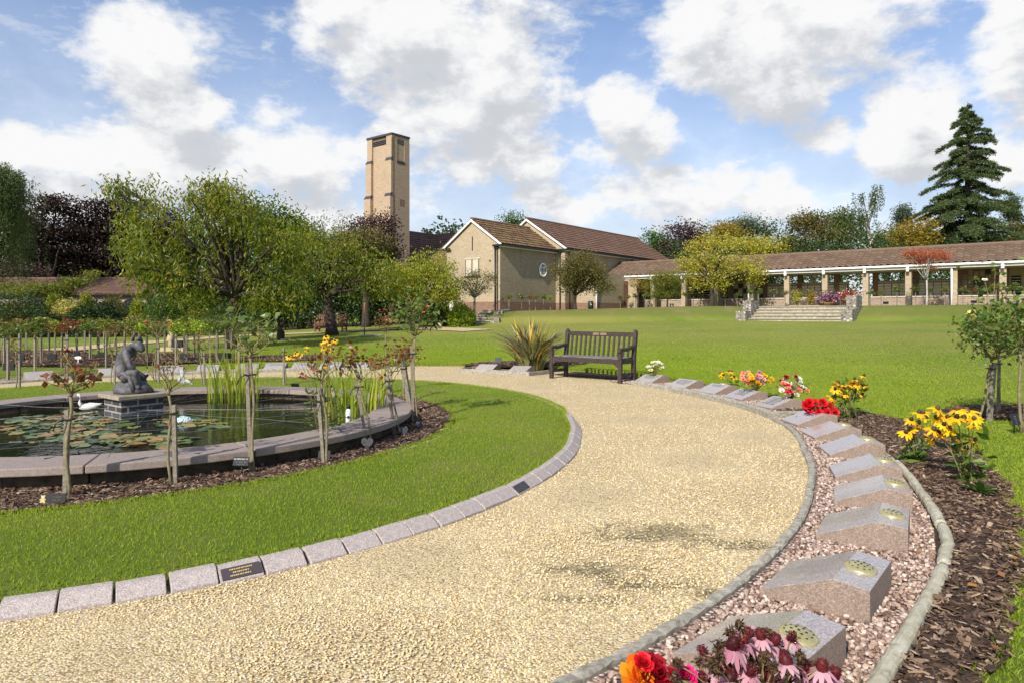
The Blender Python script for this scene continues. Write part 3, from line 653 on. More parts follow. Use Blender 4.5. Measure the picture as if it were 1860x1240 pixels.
J = [(-.07, 0, .20, .075), (-.10, 0, .31, .078), (-.075, 0, .42, .088), (-.015, 0, .50, .062), (.035, 0, .545, .036), (.085, -.01, .565, .058), (.125, -.02, .515, .045), (.15, -.02, .475, .026),
     (-.01, -.095, .485, .046), (.045, -.14, .36, .036), (.10, -.10, .25, .030), (.135, -.07, .20, .022),
     (-.02, .095, .505, .044), (.045, .10, .60, .036), (.075, .03, .635, .026), (.085, .0, .615, .02),
     (-.03, -.085, .185, .066), (.115, -.11, .265, .052), (.10, -.10, .10, .036), (.15, -.105, .045, .026),
     (-.03, .085, .18, .066), (.09, .12, .17, .05), (-.04, .12, .09, .036), (-.10, .12, .06, .026)]
J = [(a, b, c, d*1.13) for a, b, c, d in J]
Eg = [(0, 1), (1, 2), (2, 3), (3, 4), (4, 5), (5, 6), (6, 7), (3, 8), (8, 9), (9, 10), (10, 11), (3, 12), (12, 13), (13, 14), (14, 15), (0, 16), (16, 17), (17, 18), (18, 19), (0, 20), (20, 21), (21, 22), (22, 23)]
o = skin_fig('body', J, Eg, LEAD, st)
dm = o.modifiers.new('d', 'DISPLACE'); tx = bpy.data.textures.new('statue_noise', 'CLOUDS'); tx.noise_scale = .022; tx.noise_depth = 3; dm.texture = tx; dm.strength = .030; dm.texture_coords = 'LOCAL'
mb = MB(); mb.tube([(-.02, .06, .60), (.0, .05, .655), (.03, .03, .70)], [.018, .014, .004], 6); mb.build('horn', LEAD, st)
mb = MB()
for _ in range(16):   # fleece clumps over shoulder and arm
    pass
prof = [(.0, 0), (.20, 0), (.205, .035), (.19, .07), (.15, .12), (.09, .15), (.0, .155)]
rk = MB(); n = 26
vv = []
for q, z in prof:
    for k in range(n):
        a = k*2*math.pi/n; w_ = 1+.10*math.sin(3*a+z*20)+.07*math.sin(7*a+z*40)
        vv.append((q*math.cos(a)*1.05*w_+.01, q*math.sin(a)*.86*w_, z))
f = [(i*n+j, i*n+(j+1) % n, (i+1)*n+(j+1) % n, (i+1)*n+j) for i in range(len(prof)-1) for j in range(n)]
rk.add(vv, f, 0, 0, True); rk.build('rock_base', LEAD, st)
dr = MB()   # drapery hanging from the lap
for k in range(7):
    y = -.12+.04*k; dr.tube([(-.10, y*.9, .21), (-.02, y, .235), (.06, y*1.1, .19), (.085+.02*math.sin(k), y*1.2, .10), (.10, y*1.2, .03)], [.02, .034, .03, .03, .018], 7)
dr.build('drapery', LEAD, st)

# ---- lily pads, swan, reeds, hose, netting
def pad_mesh(seed):
    r = np.random.default_rng(seed); k = 14; a = np.radians(np.linspace(14, 346, k)); rr = .062*(1+.06*r.normal(size=k))
    v = [(0, 0, 0)]+[(rr[i]*math.cos(a[i]), rr[i]*math.sin(a[i]), .004*r.normal()+.003) for i in range(k)]
    f = [(0, i+1, i+2) for i in range(k-1)]
    return v, f
pads = []
for s_ in range(7):
    v, f = pad_mesh(s_); o = MB().add(v, f, s_/6.*.98, 0, True).build('lily_pad', LILY); pads.append(o)
def pad_ok(x, y): return math.hypot(x-PX, y-PY) < 2.2 and not (abs((x-SX)*UR[0]+(y-SY)*UR[1]) < .28 and abs((x-SX)*VV[0]+(y-SY)*VV[1]) < .28)
cnt = 0; padxy = []
areas = [((20, 770), (215, 770), 30, 105), ((110, 792), (330, 800), 13, 55), ((300, 762), (395, 770), 9, 32)]
for (p0, p1, sp, num) in areas:
    for _ in range(num*8):
        if num <= 0: break
        q = RNG.random(); px = p0[0]+(p1[0]-p0[0])*q+RNG.normal(0, 14); py = p0[1]+(p1[1]-p0[1])*q+RNG.normal(0, sp*.45)
        if py < 740: continue
        x, y = gp(px, py, .085)
        if not pad_ok(x, y) or any((x-a)**2+(y-b_)**2 < .0042 for a, b_ in padxy): continue
        padxy.append((x, y)); k = cnt % 7; num -= 1
        o = pads[k] if cnt < 7 else pads[k].copy()
        if cnt >= 7: COL.objects.link(o)
        o.location = (x, y, .0795+.0012*(cnt % 7)); s = RNG.uniform(.8, 1.35); o.scale = (s, s, 1); o.rotation_euler = (RNG.normal(0, .03), RNG.normal(0, .03), RNG.uniform(0, 6.28))
        tag(o, 'round green or yellowing lily pad floating flat on the dark pond water', 'lily pad', 'lily pads floating on the pond'); cnt += 1
x, y = gp(333, 762, .1)
wl = MB()
for k in range(240):
    a = RNG.uniform(0, 6.28); q = RNG.random(); wl.add(OCT*RNG.uniform(.010, .02)+np.array([.10*q*math.cos(a), .10*q*math.sin(a), .05*(1-q*q)]), OF, RNG.random(), 0, True)
o = wl.build('fountain_bubble', mat('pale_blue_froth', (.45, .62, .62), .35)[0]); o.location = (x, y, .08); tag(o, 'low pale blue mound of froth bubbling up among the lily pads', 'fountain')
def decoy(name, px, py, label):
    x, y = gp(px, py, .08); r = thing(name, label, 'bird ornament', (x, y, .08)); r.scale = (.8, .8, .8)
    b_ = MB(); pr = [(-.14, .004, .03), (-.11, .03, .035), (-.05, .055, .045), (.02, .062, .055), (.09, .045, .065), (.15, .018, .085), (.185, .003, .10)]
    b_.tube([(p[0], 0, p[2]) for p in pr], [p[1] for p in pr], 12, flat=1.0)
    b_.build('body', SWANW, r)
    n_ = MB(); n_.tube([(-.10, 0, .05), (-.135, 0, .12), (-.125, 0, .19), (-.135, 0, .235), (-.165, 0, .24)], [.03, .022, .019, .024, .016], 10); n_.build('neck', SWANW, r)
    k = MB(); k.tube([(-.17, 0, .238), (-.215, 0, .225)], [.010, .003], 6); k.build('beak', mat('dull_orange_beak', (.35, .15, .04), .5)[0], r)
    return r
decoy('swan_ornament', 162, 744, 'white swan ornament floating at the back of the pond left of the statue').rotation_euler = (0, 0, .2)
# tall iris clumps
def reed_clump(name, x, y, n, h, sp, label, m=REED, w=.012, z0=.06, lean=.35, rng=RNG, cat='water plant'):
    r = thing(name, label, cat, (x, y, z0)); mb = MB()
    for _ in range(n):
        a = rng.uniform(0, 6.28); q = sp*math.sqrt(rng.random()); bx, by = q*math.cos(a), q*math.sin(a)
        H = h*rng.uniform(.45, 1.05); ln = H*min(.92, abs(rng.normal(0, lean))); d = rng.uniform(0, 6.28) if rng.random() < .5 else a
        k = 6; t_ = np.linspace(0, 1, k); cxs = bx+ln*math.cos(d)*t_**1.9; cys = by+ln*math.sin(d)*t_**1.9
        cz = H*(t_-.30*(ln/H)**1.5*t_**3); ww = w*rng.uniform(.6, 1.2)*(1-t_**2.4)+.0006; fa = rng.uniform(0, 3.14); sx_, sy_ = math.cos(fa), math.sin(fa)
        v = []
        for i in range(k): v += [(cxs[i]-sx_*ww[i], cys[i]-sy_*ww[i], cz[i]), (cxs[i]+sy_*ww[i]*.35, cys[i]-sx_*ww[i]*.35, cz[i]), (cxs[i]+sx_*ww[i], cys[i]+sy_*ww[i], cz[i])]
        f = [q2 for i in range(k-1) for q2 in ((3*i, 3*i+1, 3*i+4, 3*i+3), (3*i+1, 3*i+2, 3*i+5, 3*i+4))]
        rv = rng.beta(1.6, 2.4)*.95 if m is REED else rng.beta(1.1, 1.5)
        mb.add(v, f, rv, 0, True)
    mb.build('blades', m, r); return r
x, y = gp(655, 765, .08)
reed_clump('iris_clump', x-.12, y+.25, 105, .78, .34, 'tall yellow green iris blades growing at the right side of the pond', lean=.33)
x, y = gp(425, 728, .08)
reed_clump('iris_clump', x, y, 85, .80, .34, 'slender yellow green iris blades at the back of the pond behind the stakes', w=.010, lean=.3)
x, y = gp(633, 770, .08)
r = thing('white_bottle_float', 'upright white plastic float among the iris blades in the pond', 'float', (x, y, .08))
b_ = MB().lathe((0, 0, 0), [(.012, 0), (.028, .02), (.030, .13), (.022, .155), (.014, .17)], 14); b_.build('body', WHITE, r)
MB().lathe((0, 0, .17), [(.02, 0), (.022, .03), (.012, .045)], 12).build('cap', BLACK, r)
# netting lines strung over the pond
def wirepts(p, q, sag, n=14):
    t_ = np.linspace(0, 1, n); return [(p[0]+(q[0]-p[0])*s, p[1]+(q[1]-p[1])*s, p[2]+(q[2]-p[2])*s-sag*4*s*(1-s)+.006*math.sin(s*23+p[0]*9)) for s in t_]
def rimpt(a, r_=2.45, z=.215): return (PX+r_*math.cos(math.radians(a)), PY+r_*math.sin(math.radians(a)), z)
WL = [(-150, 70), (-140, 55), (-128, 40), (-118, 22), (-105, 5), (150, -20), (165, 10), (-165, 30), (-95, 100), (-70, 115)]
for i_, (a0, a1) in enumerate(WL):
    o = MB().tube(wirepts(rimpt(a0), rimpt(a1), .03+.012*(i_ % 4), 24), .0016, 4).build('netting_wire', METAL)
    tag(o, 'thin silvery netting wire stretched low across the pond water', 'wire', 'netting wires over the pond')
for i_, ((a0, a1), lab) in enumerate((((-52, -80), 'black clip line running from the water to the front coping of the pond'), ((28, -10), 'black clip line crossing the pond beside the iris blades'), ((60, 35), 'black clip line at the back of the pond near the tablets'), ((-118, -100), 'black clip line near the pond front below the statue'))):
    p = rimpt(a0, 1.2, .10); q = rimpt(a1, 2.4, .21); r = thing('clip_line', lab, 'clip line', p, world=True)
    MB().tube([p, q], .004, 5).build('cord', BLACK, r)
    for s in (.1, .45, .8):
        c = [p[k]+(q[k]-p[k])*s for k in range(3)]; MB().lathe((c[0], c[1], c[2]-.015), [(.006, 0), (.018, .008), (.016, .022), (.006, .03)], 8).build('clip', BLACK, r)

# ------------------------------------------------------------ kerb blocks round the inner lawn
def kerb_mesh(seed):
    rg = np.random.default_rng(seed); l = .199/2+rg.uniform(-.004, .002)
    pr = [(-.005, -.04), (.118, -.04), (.116, .010), (.050, .060), (.0, .062)]
    v = [(q, s*l, z+rg.uniform(-.002, .002)) for s in (-1, 1) for q, z in pr]; k = 5
    f = [tuple(range(k-1, -1, -1)), tuple(range(k, 2*k))]+[(i, (i+1) % k, k+(i+1) % k, k+i) for i in range(k)]
    return MB().add(v, f)
kr = thing('kerb_block', '', 'kerb stone'); bevel(kerb_mesh(1).build('block', GRANK, kr), .004); reg()
KU = []
dth = math.degrees(.206/5.20); kn = int(math.ceil(84/dth))
for i in range(kn):
    a = -78+dth*i; x, y = pol(float(RKO(a))-.118, a+RNG.normal(0, .03)); tilt_ = math.atan((float(RKO(a+1))-float(RKO(a-1)))/(2*math.radians(1)*5.2))
    r = kr if i == 0 else dup(kr, (0, 0, 0))
    r.location = (x, y, RNG.normal(0, .002)); r.rotation_euler = (RNG.normal(0, .012), RNG.normal(0, .02), math.radians(a)-tilt_+RNG.normal(0, .01))
    vx = 930+1240*x/y
    r['label'] = 'plain grey granite kerb block, %s along the inner lawn edge from the bottom left' % ordw(i); r['category'] = 'kerb stone'; r['group'] = 'granite kerb blocks edging the inner lawn'
    for px_, m_, lab in ((405, BRONZE, 'granite kerb block carrying a dark bronze memorial plate with gold lettering'), (945, GRAND, 'kerb block faced in dark slate, the smaller dark one toward the right bend')):
        if abs(vx-px_) < 1240*.129/y*.87 and lab not in KU:
            KU.append(lab)
            del r['group']; r['label'] = lab
            sl_ = math.atan2(.050, .066); c = np.array([.083, 0, .0355]); nrm = np.array([math.sin(sl_), 0, math.cos(sl_)]); up = np.array([-math.cos(sl_), 0, math.sin(sl_)])
            ax = np.array([[0, 1, 0], up, nrm]); MB().box(c+nrm*.004, (.176, .060, .006), ax=ax).build('memorial_plate', m_, r)
            tm = MB()
            if m_ is BRONZE:
                rg = np.random.default_rng(3)
                for row, (u0, wd) in enumerate(((-.05, .10), (-.035, .07), (-.05, .095))):
                    u = u0
                    while u < u0+wd:
                        ww = rg.uniform(.003, .007); tm.box(c+nrm*.0078+np.array([0, 1, 0])*u+up*(.016-.016*row), (ww, .0065, .001), ax=ax); u += ww+.003
                tm.build('lettering', GOLDL, r)
# concrete path edging (outer kerb)
def edging(name, label, a0, a1, rf, w, h0, h1, m, n=60, cat='edging', rough=.006, seglen=None):
    a = np.linspace(a0, a1, n); v = []; k = 6; rg = np.random.default_rng(int(abs(a0)*10)+3)
    for t_ in a:
        R0 = rf(t_)+rg.normal(0, rough*.4)
        for q, z in ((-w/2, h0), (-w/2, h1*.8), (-w*.3, h1), (w*.3, h1), (w/2, h1*.8), (w/2, h0)):
            x, y = pol(R0+q, t_); v.append((x, y, z+(rg.normal(0, rough) if z > h0 else 0)))
    f = [(i*k+j, i*k+j+1, (i+1)*k+j+1, (i+1)*k+j) for i in range(n-1) for j in range(k-1)]+[tuple(range(k)), tuple((n-1)*k+j for j in range(k-1, -1, -1))]
    c = pol(rf((a0+a1)/2), (a0+a1)/2); o = MB().add(v, f, 0, 0, False).build(name, m, loc=(c[0], c[1], 0)); return tag(o, label, cat)
edging('path_edging', 'low mossy concrete edging curving along the right side of the gravel path', -80, 4.2, lambda t_: float(RPO(t_)), .052, -.03, .030, CONC, 260, rough=.005)
edging('tablet_bed_kerb', 'weathered concrete kerb in front of the five flowered tablets right of the bench', 4.6, 35, lambda t_: float(RPO(t_))+.02, .07, -.03, .085, CONC, 60)
edging('tablet_bed_kerb', 'weathered concrete kerb below the two tablets beside the spiky plant', 53.5, 66, lambda t_: 7.86, .09, -.03, .085, CONC, 30)
edging('tablet_bed_kerb', 'long low concrete kerb in front of the tablets behind the pond', 81.5, 104, lambda t_: float(RPO(t_))+.02, .09, -.03, .07, CONC, 60)
edging('tablet_bed_kerb', 'concrete kerb in front of the far left tablets behind the statue', 104.6, 150, lambda t_: float(RPO(t_))+.02, .09, -.03, .05, CONC, 60)
def crosskerb(a, r0, r1, label):
    x0, y0 = pol(r0, a); x1, y1 = pol(r1, a); o = MB().hexa([(x0, y0-.03, -.02), (x1, y1-.03, -.02), (x1, y1+.04, -.02), (x0, y0+.04, -.02), (x0, y0-.03, .085), (x1, y1-.03, .085), (x1, y1+.04, .085), (x0, y0+.04, .085)]).build('end_kerb', CONC)
    tag(bevel(o, .01), label, 'edging')
crosskerb(4.9, 7.42, 8.05, 'short concrete end kerb running back between flowered tablets and bare ones')
crosskerb(66.2, 7.86, 8.7, 'left end kerb of the small tablet bed beside the spiky plant')
crosskerb(53.3, 7.86, 8.5, 'right end kerb of the small tablet bed ending by the bench')
crosskerb(81.3, 7.78, 8.6, 'right end kerb of the tablet bed behind the pond')
# birch logs
LOGS = [(-72, -47, 'birch log edging the mulch bed nearest the camera'), (-46.8, -34.5, 'pale birch log beside the third nearest tablets, between pebbles and mulch'), (-34.2, -29.0, 'short stubby piece of birch log between two long ones'), (-28.7, -15.5, 'long curved birch log bordering the pebbles by the middle tablets'), (-15.2, -4, 'mossy thin birch branch edging the pebbles near the yellow daisies')]
for (a0, a1, lab) in LOGS:
    n = max(5, int((a1-a0)*.7)); a = np.linspace(a0, a1, n); rg = np.random.default_rng(int(-a0)); P = []
    for i, t_ in enumerate(a):
        x, y = pol(7.69+.02*math.sin(t_*.35)+rg.normal(0, .003), t_); P.append((x, y, .045+.004*math.sin(i*.8)))
    rr = .031*(1+.04*rg.normal(size=n)); rr *= (.62 if a0 > -16 else 1)
    c = P[n//2]; o = MB().tube(P, rr, 14).build('birch_log', BIRCH, loc=c); tag(o, lab, 'log'); sb = o.modifiers.new('s', 'SUBSURF'); sb.levels = sb.render_levels = 3; sb.subdivision_type = 'SIMPLE'
    dm = o.modifiers.new('d', 'DISPLACE'); tx = bpy.data.textures.new('bark', 'CLOUDS'); tx.noise_scale = .035; dm.texture = tx; dm.strength = .016

# ------------------------------------------------------------ granite memorial tablets
def tablet_proto():
    r = thing('memorial_tablet', '', 'memorial tablet')
    hw, Lr = .222, .44
    pr = [(0, .045), (.30, .158), (.44, .140)]
    v = []
    for s in (-1, 1): v += [(0, s*hw, -.02), (0, s*hw, .045), (.30, s*hw, .158), (.44, s*hw, .140), (.44, s*hw, -.02)]
    sides = [(4, 3, 2, 1, 0), (5, 6, 7, 8, 9), (0, 1, 6, 5), (3, 4, 9, 8)]
    top = [(1, 2, 7, 6), (2, 3, 8, 7)]
    mb = MB(); mb.add(v, sides, 0, 1); mb.add(v, top, 0, 0)
    o = mb.build('stone', [GRANP, GRANR], r)
    bv = bevel(o, .003); wd = o.modifiers.new('weld', 'WELD'); wd.merge_threshold = .0001
    # put weld first
    o.modifiers.move(1, 0) if hasattr(o.modifiers, 'move') else None
    return r
def vase(par, x=.36, y=0., rad_=.066):
    m2 = MB().lathe((x, y, .146), [(0, 0), (rad_, 0), (rad_, .008), (rad_*.93, .014), (rad_*.75, .021), (rad_*.4, .026), (0, .027)], 28)
    o = m2.build('vase_cover', BRASS, par); o.rotation_euler = (0, rad(7), 0); o.location = (x, y, .146)
    me = o.data; co = np.empty(len(me.vertices)*3, np.float32); me.vertices.foreach_get('co', co); co = co.reshape(-1, 3)-np.array([x, y, .146]); me.vertices.foreach_set('co', co.astype(np.float32).ravel())
    h = MB()
    for rr_, k in ((.0, 1), (.024, 6), (.045, 12)):
        for j in range(k):
            a = j*2*math.pi/k+rr_*10; z = .0275-(rr_/rad_)**2*.0135
            h.lathe((rr_*math.cos(a), rr_*math.sin(a), z-.002), [(.0, 0), (.0052, 0), (.0052, .003), (0, .003)], 8)
    h.build('vase_holes', HOLE, o)
    return o
TP = tablet_proto(); TPV = None
reg()
def place_tablet(first, th_, r0, label, lid=True, letters=0, sc=1., group=None, rot=0., stain=False):
    r = first if first is not None else dup(TP, (0, 0, 0))
    x, y = pol(r0, th_); r.location = (x, y, .0); r.rotation_euler = (RNG.normal(0, .01), RNG.normal(0, .01), math.radians(th_)+rot); r.scale = (sc, sc, sc)
    r['label'] = label; r['category'] = 'memorial tablet'
    if lid: vase(r)
    if letters:
        sl_ = math.atan2(.113, .30); nrm = np.array([-math.sin(sl_), 0, math.cos(sl_)]); up = np.array([math.cos(sl_), 0, math.sin(sl_)]); ax = np.array([[0, -1, 0], up, nrm])
        tm = MB(); rg = np.random.default_rng(int(th_*7)+300)
        for row in range(letters):
            wd = rg.uniform(.16, .32); u = -wd/2; c = np.array([0, 0, .045])+up*(.285-.036*row-.01)+nrm*.0012
            while u < wd/2:
                ww = rg.uniform(.006, .02); tm.box(c+np.array([0, -1, 0])*u, (ww, .014, .001), ax=ax); u += ww+.008
        tm.build('inscription', DARKL, r)
    return r
RIGHT = [(-54.5, 7.05, 'granite tablet cut off by the bottom edge, left of the orange rose', False, 0),
         (-45.0, 7.10, 'nearest full granite tablet, with brass vase cover behind the pink coneflowers', True, 0),
         (-38.7, 7.08, 'granite tablet with brass vase cover, second nearest, leaning shadow on its right end', True, 0),
         (-31.1, 7.10, 'granite tablet with brass vase cover, third nearest along the birch logs', True, 0),
         (-24.8, 7.13, 'granite tablet with brass vase cover, fourth nearest, sky shining on its slope', True, 0),
         (-19.0, 7.16, 'granite tablet with brass vase cover, left of the larger green daisy foliage', True, 0),
         (-12.1, 7.24, 'granite tablet with brass vase cover, second beyond the yellow coneflower clump', True, 0),
         (-5.4, 7.32, 'granite tablet next to the red roses tablet, pink reflection on its slope', True, 0),
         (0.6, 7.42, 'granite tablet carrying the bunch of red roses', False, 2),
         (10.4, 7.72, 'engraved granite tablet under the pink, white and red bouquet', True, 6),
         (17.2, 7.85, 'engraved granite tablet under the pink and yellow bouquet', True, 5),
         (22.4, 7.90, 'plain topped granite tablet with brass cover, middle of the row right of the bench', True, 2),
         (28.4, 7.98, 'engraved granite tablet with a pale blue vase cover, second from the bench', False, 5),
         (35.2, 8.14, 'engraved granite tablet nearest the dark bench, white flowers behind', False, 4)]
for i, (a, r0, lab, lid, let) in enumerate(RIGHT):
    place_tablet(TP if i == 0 else None, a, r0, lab, lid, let, 1.0, rot=-.0)
for a, lab in ((62.8, 'granite tablet at the left foot of the spiky plant, small sign before it'), (56.9, 'granite tablet between spiky plant and bench')):
    place_tablet(None, a, 8.0, lab, False, 0, 1.0)
REAR = [84.2, 88.6, 93.0, 97.3, 101.6, 107.5, 113.0, 121.5, 131.0]
for i, a in enumerate(REAR):
    place_tablet(None, a, float(RPO(a))+.14, 'pale sloping granite tablet behind the pond, %s counting leftward from the path gap' % ordw(i), False, 3 if i < 7 else 0, 1.02)
def flowers_round(mb, c, R, n, mats_r, size, rg, petal=6, cup=.6):
    """a head of petals: rosette"""
def rose_head(mb, c, s, rg, up=(0, 0, 1), m=0, rings=4, petals=6):
    up = np.array(up, float); up /= np.linalg.norm(up); a = np.cross(up, (0.3, 1, .2)); a /= np.linalg.norm(a); b_ = np.cross(up, a); c = np.array(c, float)
    for k in range(rings):
        q = (k+1)/rings; rr = s*q; opn = .25+.75*q; h = s*(.75-.5*q)
        for j in range(petals):
            t_ = 2*math.pi*(j+.5*k)/petals+rg.normal(0, .12); d = a*math.cos(t_)+b_*math.sin(t_); e = -a*math.sin(t_)+b_*math.cos(t_)
            w_ = rr*1.0; p0 = c+d*rr*.15; p1 = c+d*rr*.65*opn+up*h*.6-e*w_*.5; p2 = c+d*rr*.65*opn+up*h*.6+e*w_*.5; p3 = c+d*rr*opn*1.05+up*(h+.1*s)+e*w_*.28; p4 = c+d*rr*opn*1.05+up*(h+.1*s)-e*w_*.28
            mb.add([p0-up*s*.3, p1, p4, p3, p2], [(0, 1, 2, 3, 4)], rg.random(), m, True)
def daisy(mb, c, s, rg, up, mp=0, mc=1, n=11, droop=.25, cone=.3):
    up = np.array(up, float); up /= np.linalg.norm(up); a = np.cross(up, (0.3, 1, .2)); a /= np.linalg.norm(a); b_ = np.cross(up, a); c = np.array(c, float)
    for j in range(n):
        t_ = 2*math.pi*j/n+rg.normal(0, .12); d = a*math.cos(t_)+b_*math.sin(t_); e = -a*math.sin(t_)+b_*math.cos(t_); L_ = s*rg.uniform(.8, 1.1); w_ = s*.17; dr_ = droop*rg.uniform(.5, 1.5)
        mb.add([c+d*s*.15, c+d*L_*.45-e*w_-up*dr_*s*.15, c+d*L_*.85-e*w_*.7-up*dr_*s*.6, c+d*L_-up*dr_*s*.85, c+d*L_*.85+e*w_*.7-up*dr_*s*.6, c+d*L_*.45+e*w_-up*dr_*s*.15], [(0, 1, 2, 3, 4, 5)], rg.random(), mp, True)
    k = 8; v = []
    for q, z in ((.26, -.04), (.28, .12), (.2, .12+cone*.7), (.06, .12+cone)):
        for j in range(k): t_ = 2*math.pi*j/k; v.append(c+(a*math.cos(t_)+b_*math.sin(t_))*s*q+up*s*z)
    f = [(i*k+j, i*k+(j+1) % k, (i+1)*k+(j+1) % k, (i+1)*k+j) for i in range(3) for j in range(k)]+[tuple(3*k+j for j in range(k))]
    mb.add(v, f, rg.random(), mc, True)
def leafq(C, Ln, Wd, rg, droop=.2, sp=1.):
    """random leaf quads; returns verts, faces"""
    n = len(C); d = rg.normal(size=(n, 3)); d[:, 2] = d[:, 2]*.6*sp-droop; d /= np.linalg.norm(d, axis=1)[:, None]
    s = np.cross(d, rg.normal(size=(n, 3))); s /= np.linalg.norm(s, axis=1)[:, None]+1e-9; nn = np.cross(d, s)
    Ln = Ln*rg.uniform(.7, 1.25, n)[:, None]; Wd = Wd*rg.uniform(.8, 1.2, n)[:, None]
    v = np.stack([C, C+d*Ln*.45+s*Wd*.5+nn*Wd*.12, C+d*Ln, C+d*Ln*.45-s*Wd*.5+nn*Wd*.12], 1).reshape(-1, 3)
    return v, np.arange(n)[:, None]*4+np.array([0, 1, 2, 3])[None]
# ------------------------------------------------------------ trees
def bez(p, q, n, bow, rg):
    p = np.array(p, float); q = np.array(q, float); m = (p+q)/2+np.array(bow)
    t_ = np.linspace(0, 1, n)[:, None]; return (1-t_)**2*p+2*t_*(1-t_)*m+t_**2*q
def crown_pts(lobes, n, rg, shell=.55):
    vol = np.array([(l[3]*l[4]*l[5])**(2/3.)*(l[6] if len(l) > 6 else 1) for l in lobes]); pr = vol/vol.sum()
    k = rg.choice(len(lobes), n, p=pr); Lb = np.array([l[:6] for l in lobes])[k]
    d = rg.normal(size=(n, 3)); d /= np.linalg.norm(d, axis=1)[:, None]
    q = 1-np.abs(rg.normal(0, 1-shell, n)); q = np.clip(q, .05, 1.12)
    bump_ = 1+.20*np.sin(d[:, 0]*5+k)*np.cos(d[:, 1]*4+k*2)+.08*np.sin(d[:, 2]*9+k)
    return Lb[:, :3]+d*(q*bump_)[:, None]*Lb[:, 3:6]
def tree(name, label, cat, base, lobes, leaf, trunk_r, fork, nclump, per, ls, lw, bark=None, sig=.28, droop=.3, seed=1, group=None, lean=(0, 0), nbr=14, shell=.55, brr=.3, stems=None, twigs=0, lowcut=None, flat=.7, gap=-.55):
    """lobes are relative to the base; each leaf is a small face"""
    rg = np.random.default_rng(seed); bark = bark or TRUNK
    r = thing(name, label, cat, base, group=group)
    C = crown_pts(lobes, nclump, rg, shell)
    gf = 1.9 if ls < .2 else 1.15
    C = C[np.sin(gf*C[:, 0]+seed)*np.sin(gf*1.2*C[:, 1]+1)+.9*np.sin(gf*1.35*C[:, 2]+2+C[:, 0]*.8) > gap-.75*(rg.random(len(C)) < .35)]
    if lowcut is not None: C = C[C[:, 2] > lowcut]
    n = len(C); P = np.repeat(C, per, axis=0)+rg.normal(size=(n*per, 3))*np.array([sig, sig, sig*flat])
    v, f = leafq(P, ls, lw, rg, droop)
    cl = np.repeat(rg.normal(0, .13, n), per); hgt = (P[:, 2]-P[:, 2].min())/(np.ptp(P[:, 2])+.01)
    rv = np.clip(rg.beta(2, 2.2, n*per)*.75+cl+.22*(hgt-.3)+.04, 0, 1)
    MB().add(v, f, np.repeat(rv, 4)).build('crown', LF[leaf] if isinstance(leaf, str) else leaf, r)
    tb = MB(); F = np.array([lean[0], lean[1], fork])
    for s_ in (stems or [(0, 0)]):
        b0 = np.array([s_[0], s_[1], -.08]); pts = bez(b0, F+np.array([s_[0]*.3, s_[1]*.3, 0]), 6, (lean[0]*-.3+rg.normal(0, .03), 0, 0), rg)
        tb.tube(pts, trunk_r*np.array([1.45, 1.08, .97, .92, .9, .85])*(1 if not stems else .7), 9)
    tb.build('trunk', bark, r)
    bb = MB(); idx = rg.choice(n, min(nbr, n), replace=False)
    for i in idx:
        q = C[i]; pp = bez(F-[0, 0, trunk_r], q, 7, (rg.normal(0, .12), rg.normal(0, .12), .12*np.linalg.norm(q-F)), rg)
        pp[1:-1] += rg.normal(0, .03*np.linalg.norm(q-F)/3, (5, 3)); bb.tube(pp, np.linspace(trunk_r*.55, trunk_r*.09, 7), 6)
        near = np.argsort(np.linalg.norm(C-q, axis=1))[1:1+twigs]
        for j in near: bb.tube(bez(pp[4], C[j], 4, (0, 0, .05), rg), [trunk_r*.14, trunk_r*.1, trunk_r*.07, trunk_r*.04], 4, cap=False)
    bb.build('branches', bark, r)
    return r
def tat(px, Z, py=None):
    X = at(px, Z); return (X, Z, g1(X, Z))
def lob(px, py, rx, ry, Z, base, d=0., dep=None, wt=1.):
    """a crown lobe seen at a pixel, at depth Z+d, given relative to the tree base"""
    z = Z+d; s = z/1240
    return (at(px, z)-base[0], z-base[1], zat(py, z)-base[2], rx*s, (dep if dep is not None else rx*s*.9), ry*s, wt)
# big weeping cherry behind the statue
Z = 24.; b0 = tat(428, Z)
lb = [lob(330, 425, 115, 72, Z, b0, -.6), lob(430, 420, 105, 80, Z, b0), lob(250, 400, 60, 52, Z, b0, .3, wt=.8), lob(400, 360, 85, 34, Z, b0, .2), lob(512, 462, 80, 84, Z, b0, -.2),
      lob(300, 505, 90, 42, Z, b0, -1.), lob(345, 540, 80, 26, Z, b0, -.8, wt=.8), lob(480, 545, 70, 26, Z, b0, -.5, wt=.8), lob(255, 460, 45, 50, Z, b0, .2), lob(430, 515, 85, 45, Z, b0, .8), lob(215, 348, 42, 22, Z, b0, .2, wt=.6), lob(375, 335, 20, 18, Z, b0, 0, wt=.5), lob(435, 345, 16, 13, Z, b0, 0, wt=.5), lob(175, 342, 22, 7, Z, b0, 0, .2, wt=.6), lob(275, 335, 30, 12, Z, b0, 0, wt=.5), lob(525, 520, 50, 45, Z, b0, -.6)]
tree('cherry_tree', 'largest cherry tree, broad drooping olive green crown behind the statue', 'tree', b0, lb, 'cherry', .17, 2.0, 1750, 15, .19, .058, sig=.115, droop=1.3, seed=3, nbr=60, twigs=3, brr=.4, stems=[(0, 0), (-.3, .1)], shell=.42, flat=1.9, gap=-.15)
Z = 30.; b0 = tat(603, Z)
b0 = (at(603, 33), 33., g1(at(603, 33), 33)); Z = 33.
lb = [lob(600, 470, 85, 50, Z, b0, 0), lob(530, 490, 60, 45, Z, b0, -.5), lob(650, 500, 80, 38, Z, b0, .2), lob(700, 510, 60, 30, Z, b0, 0), lob(560, 440, 40, 30, Z, b0, 0)]
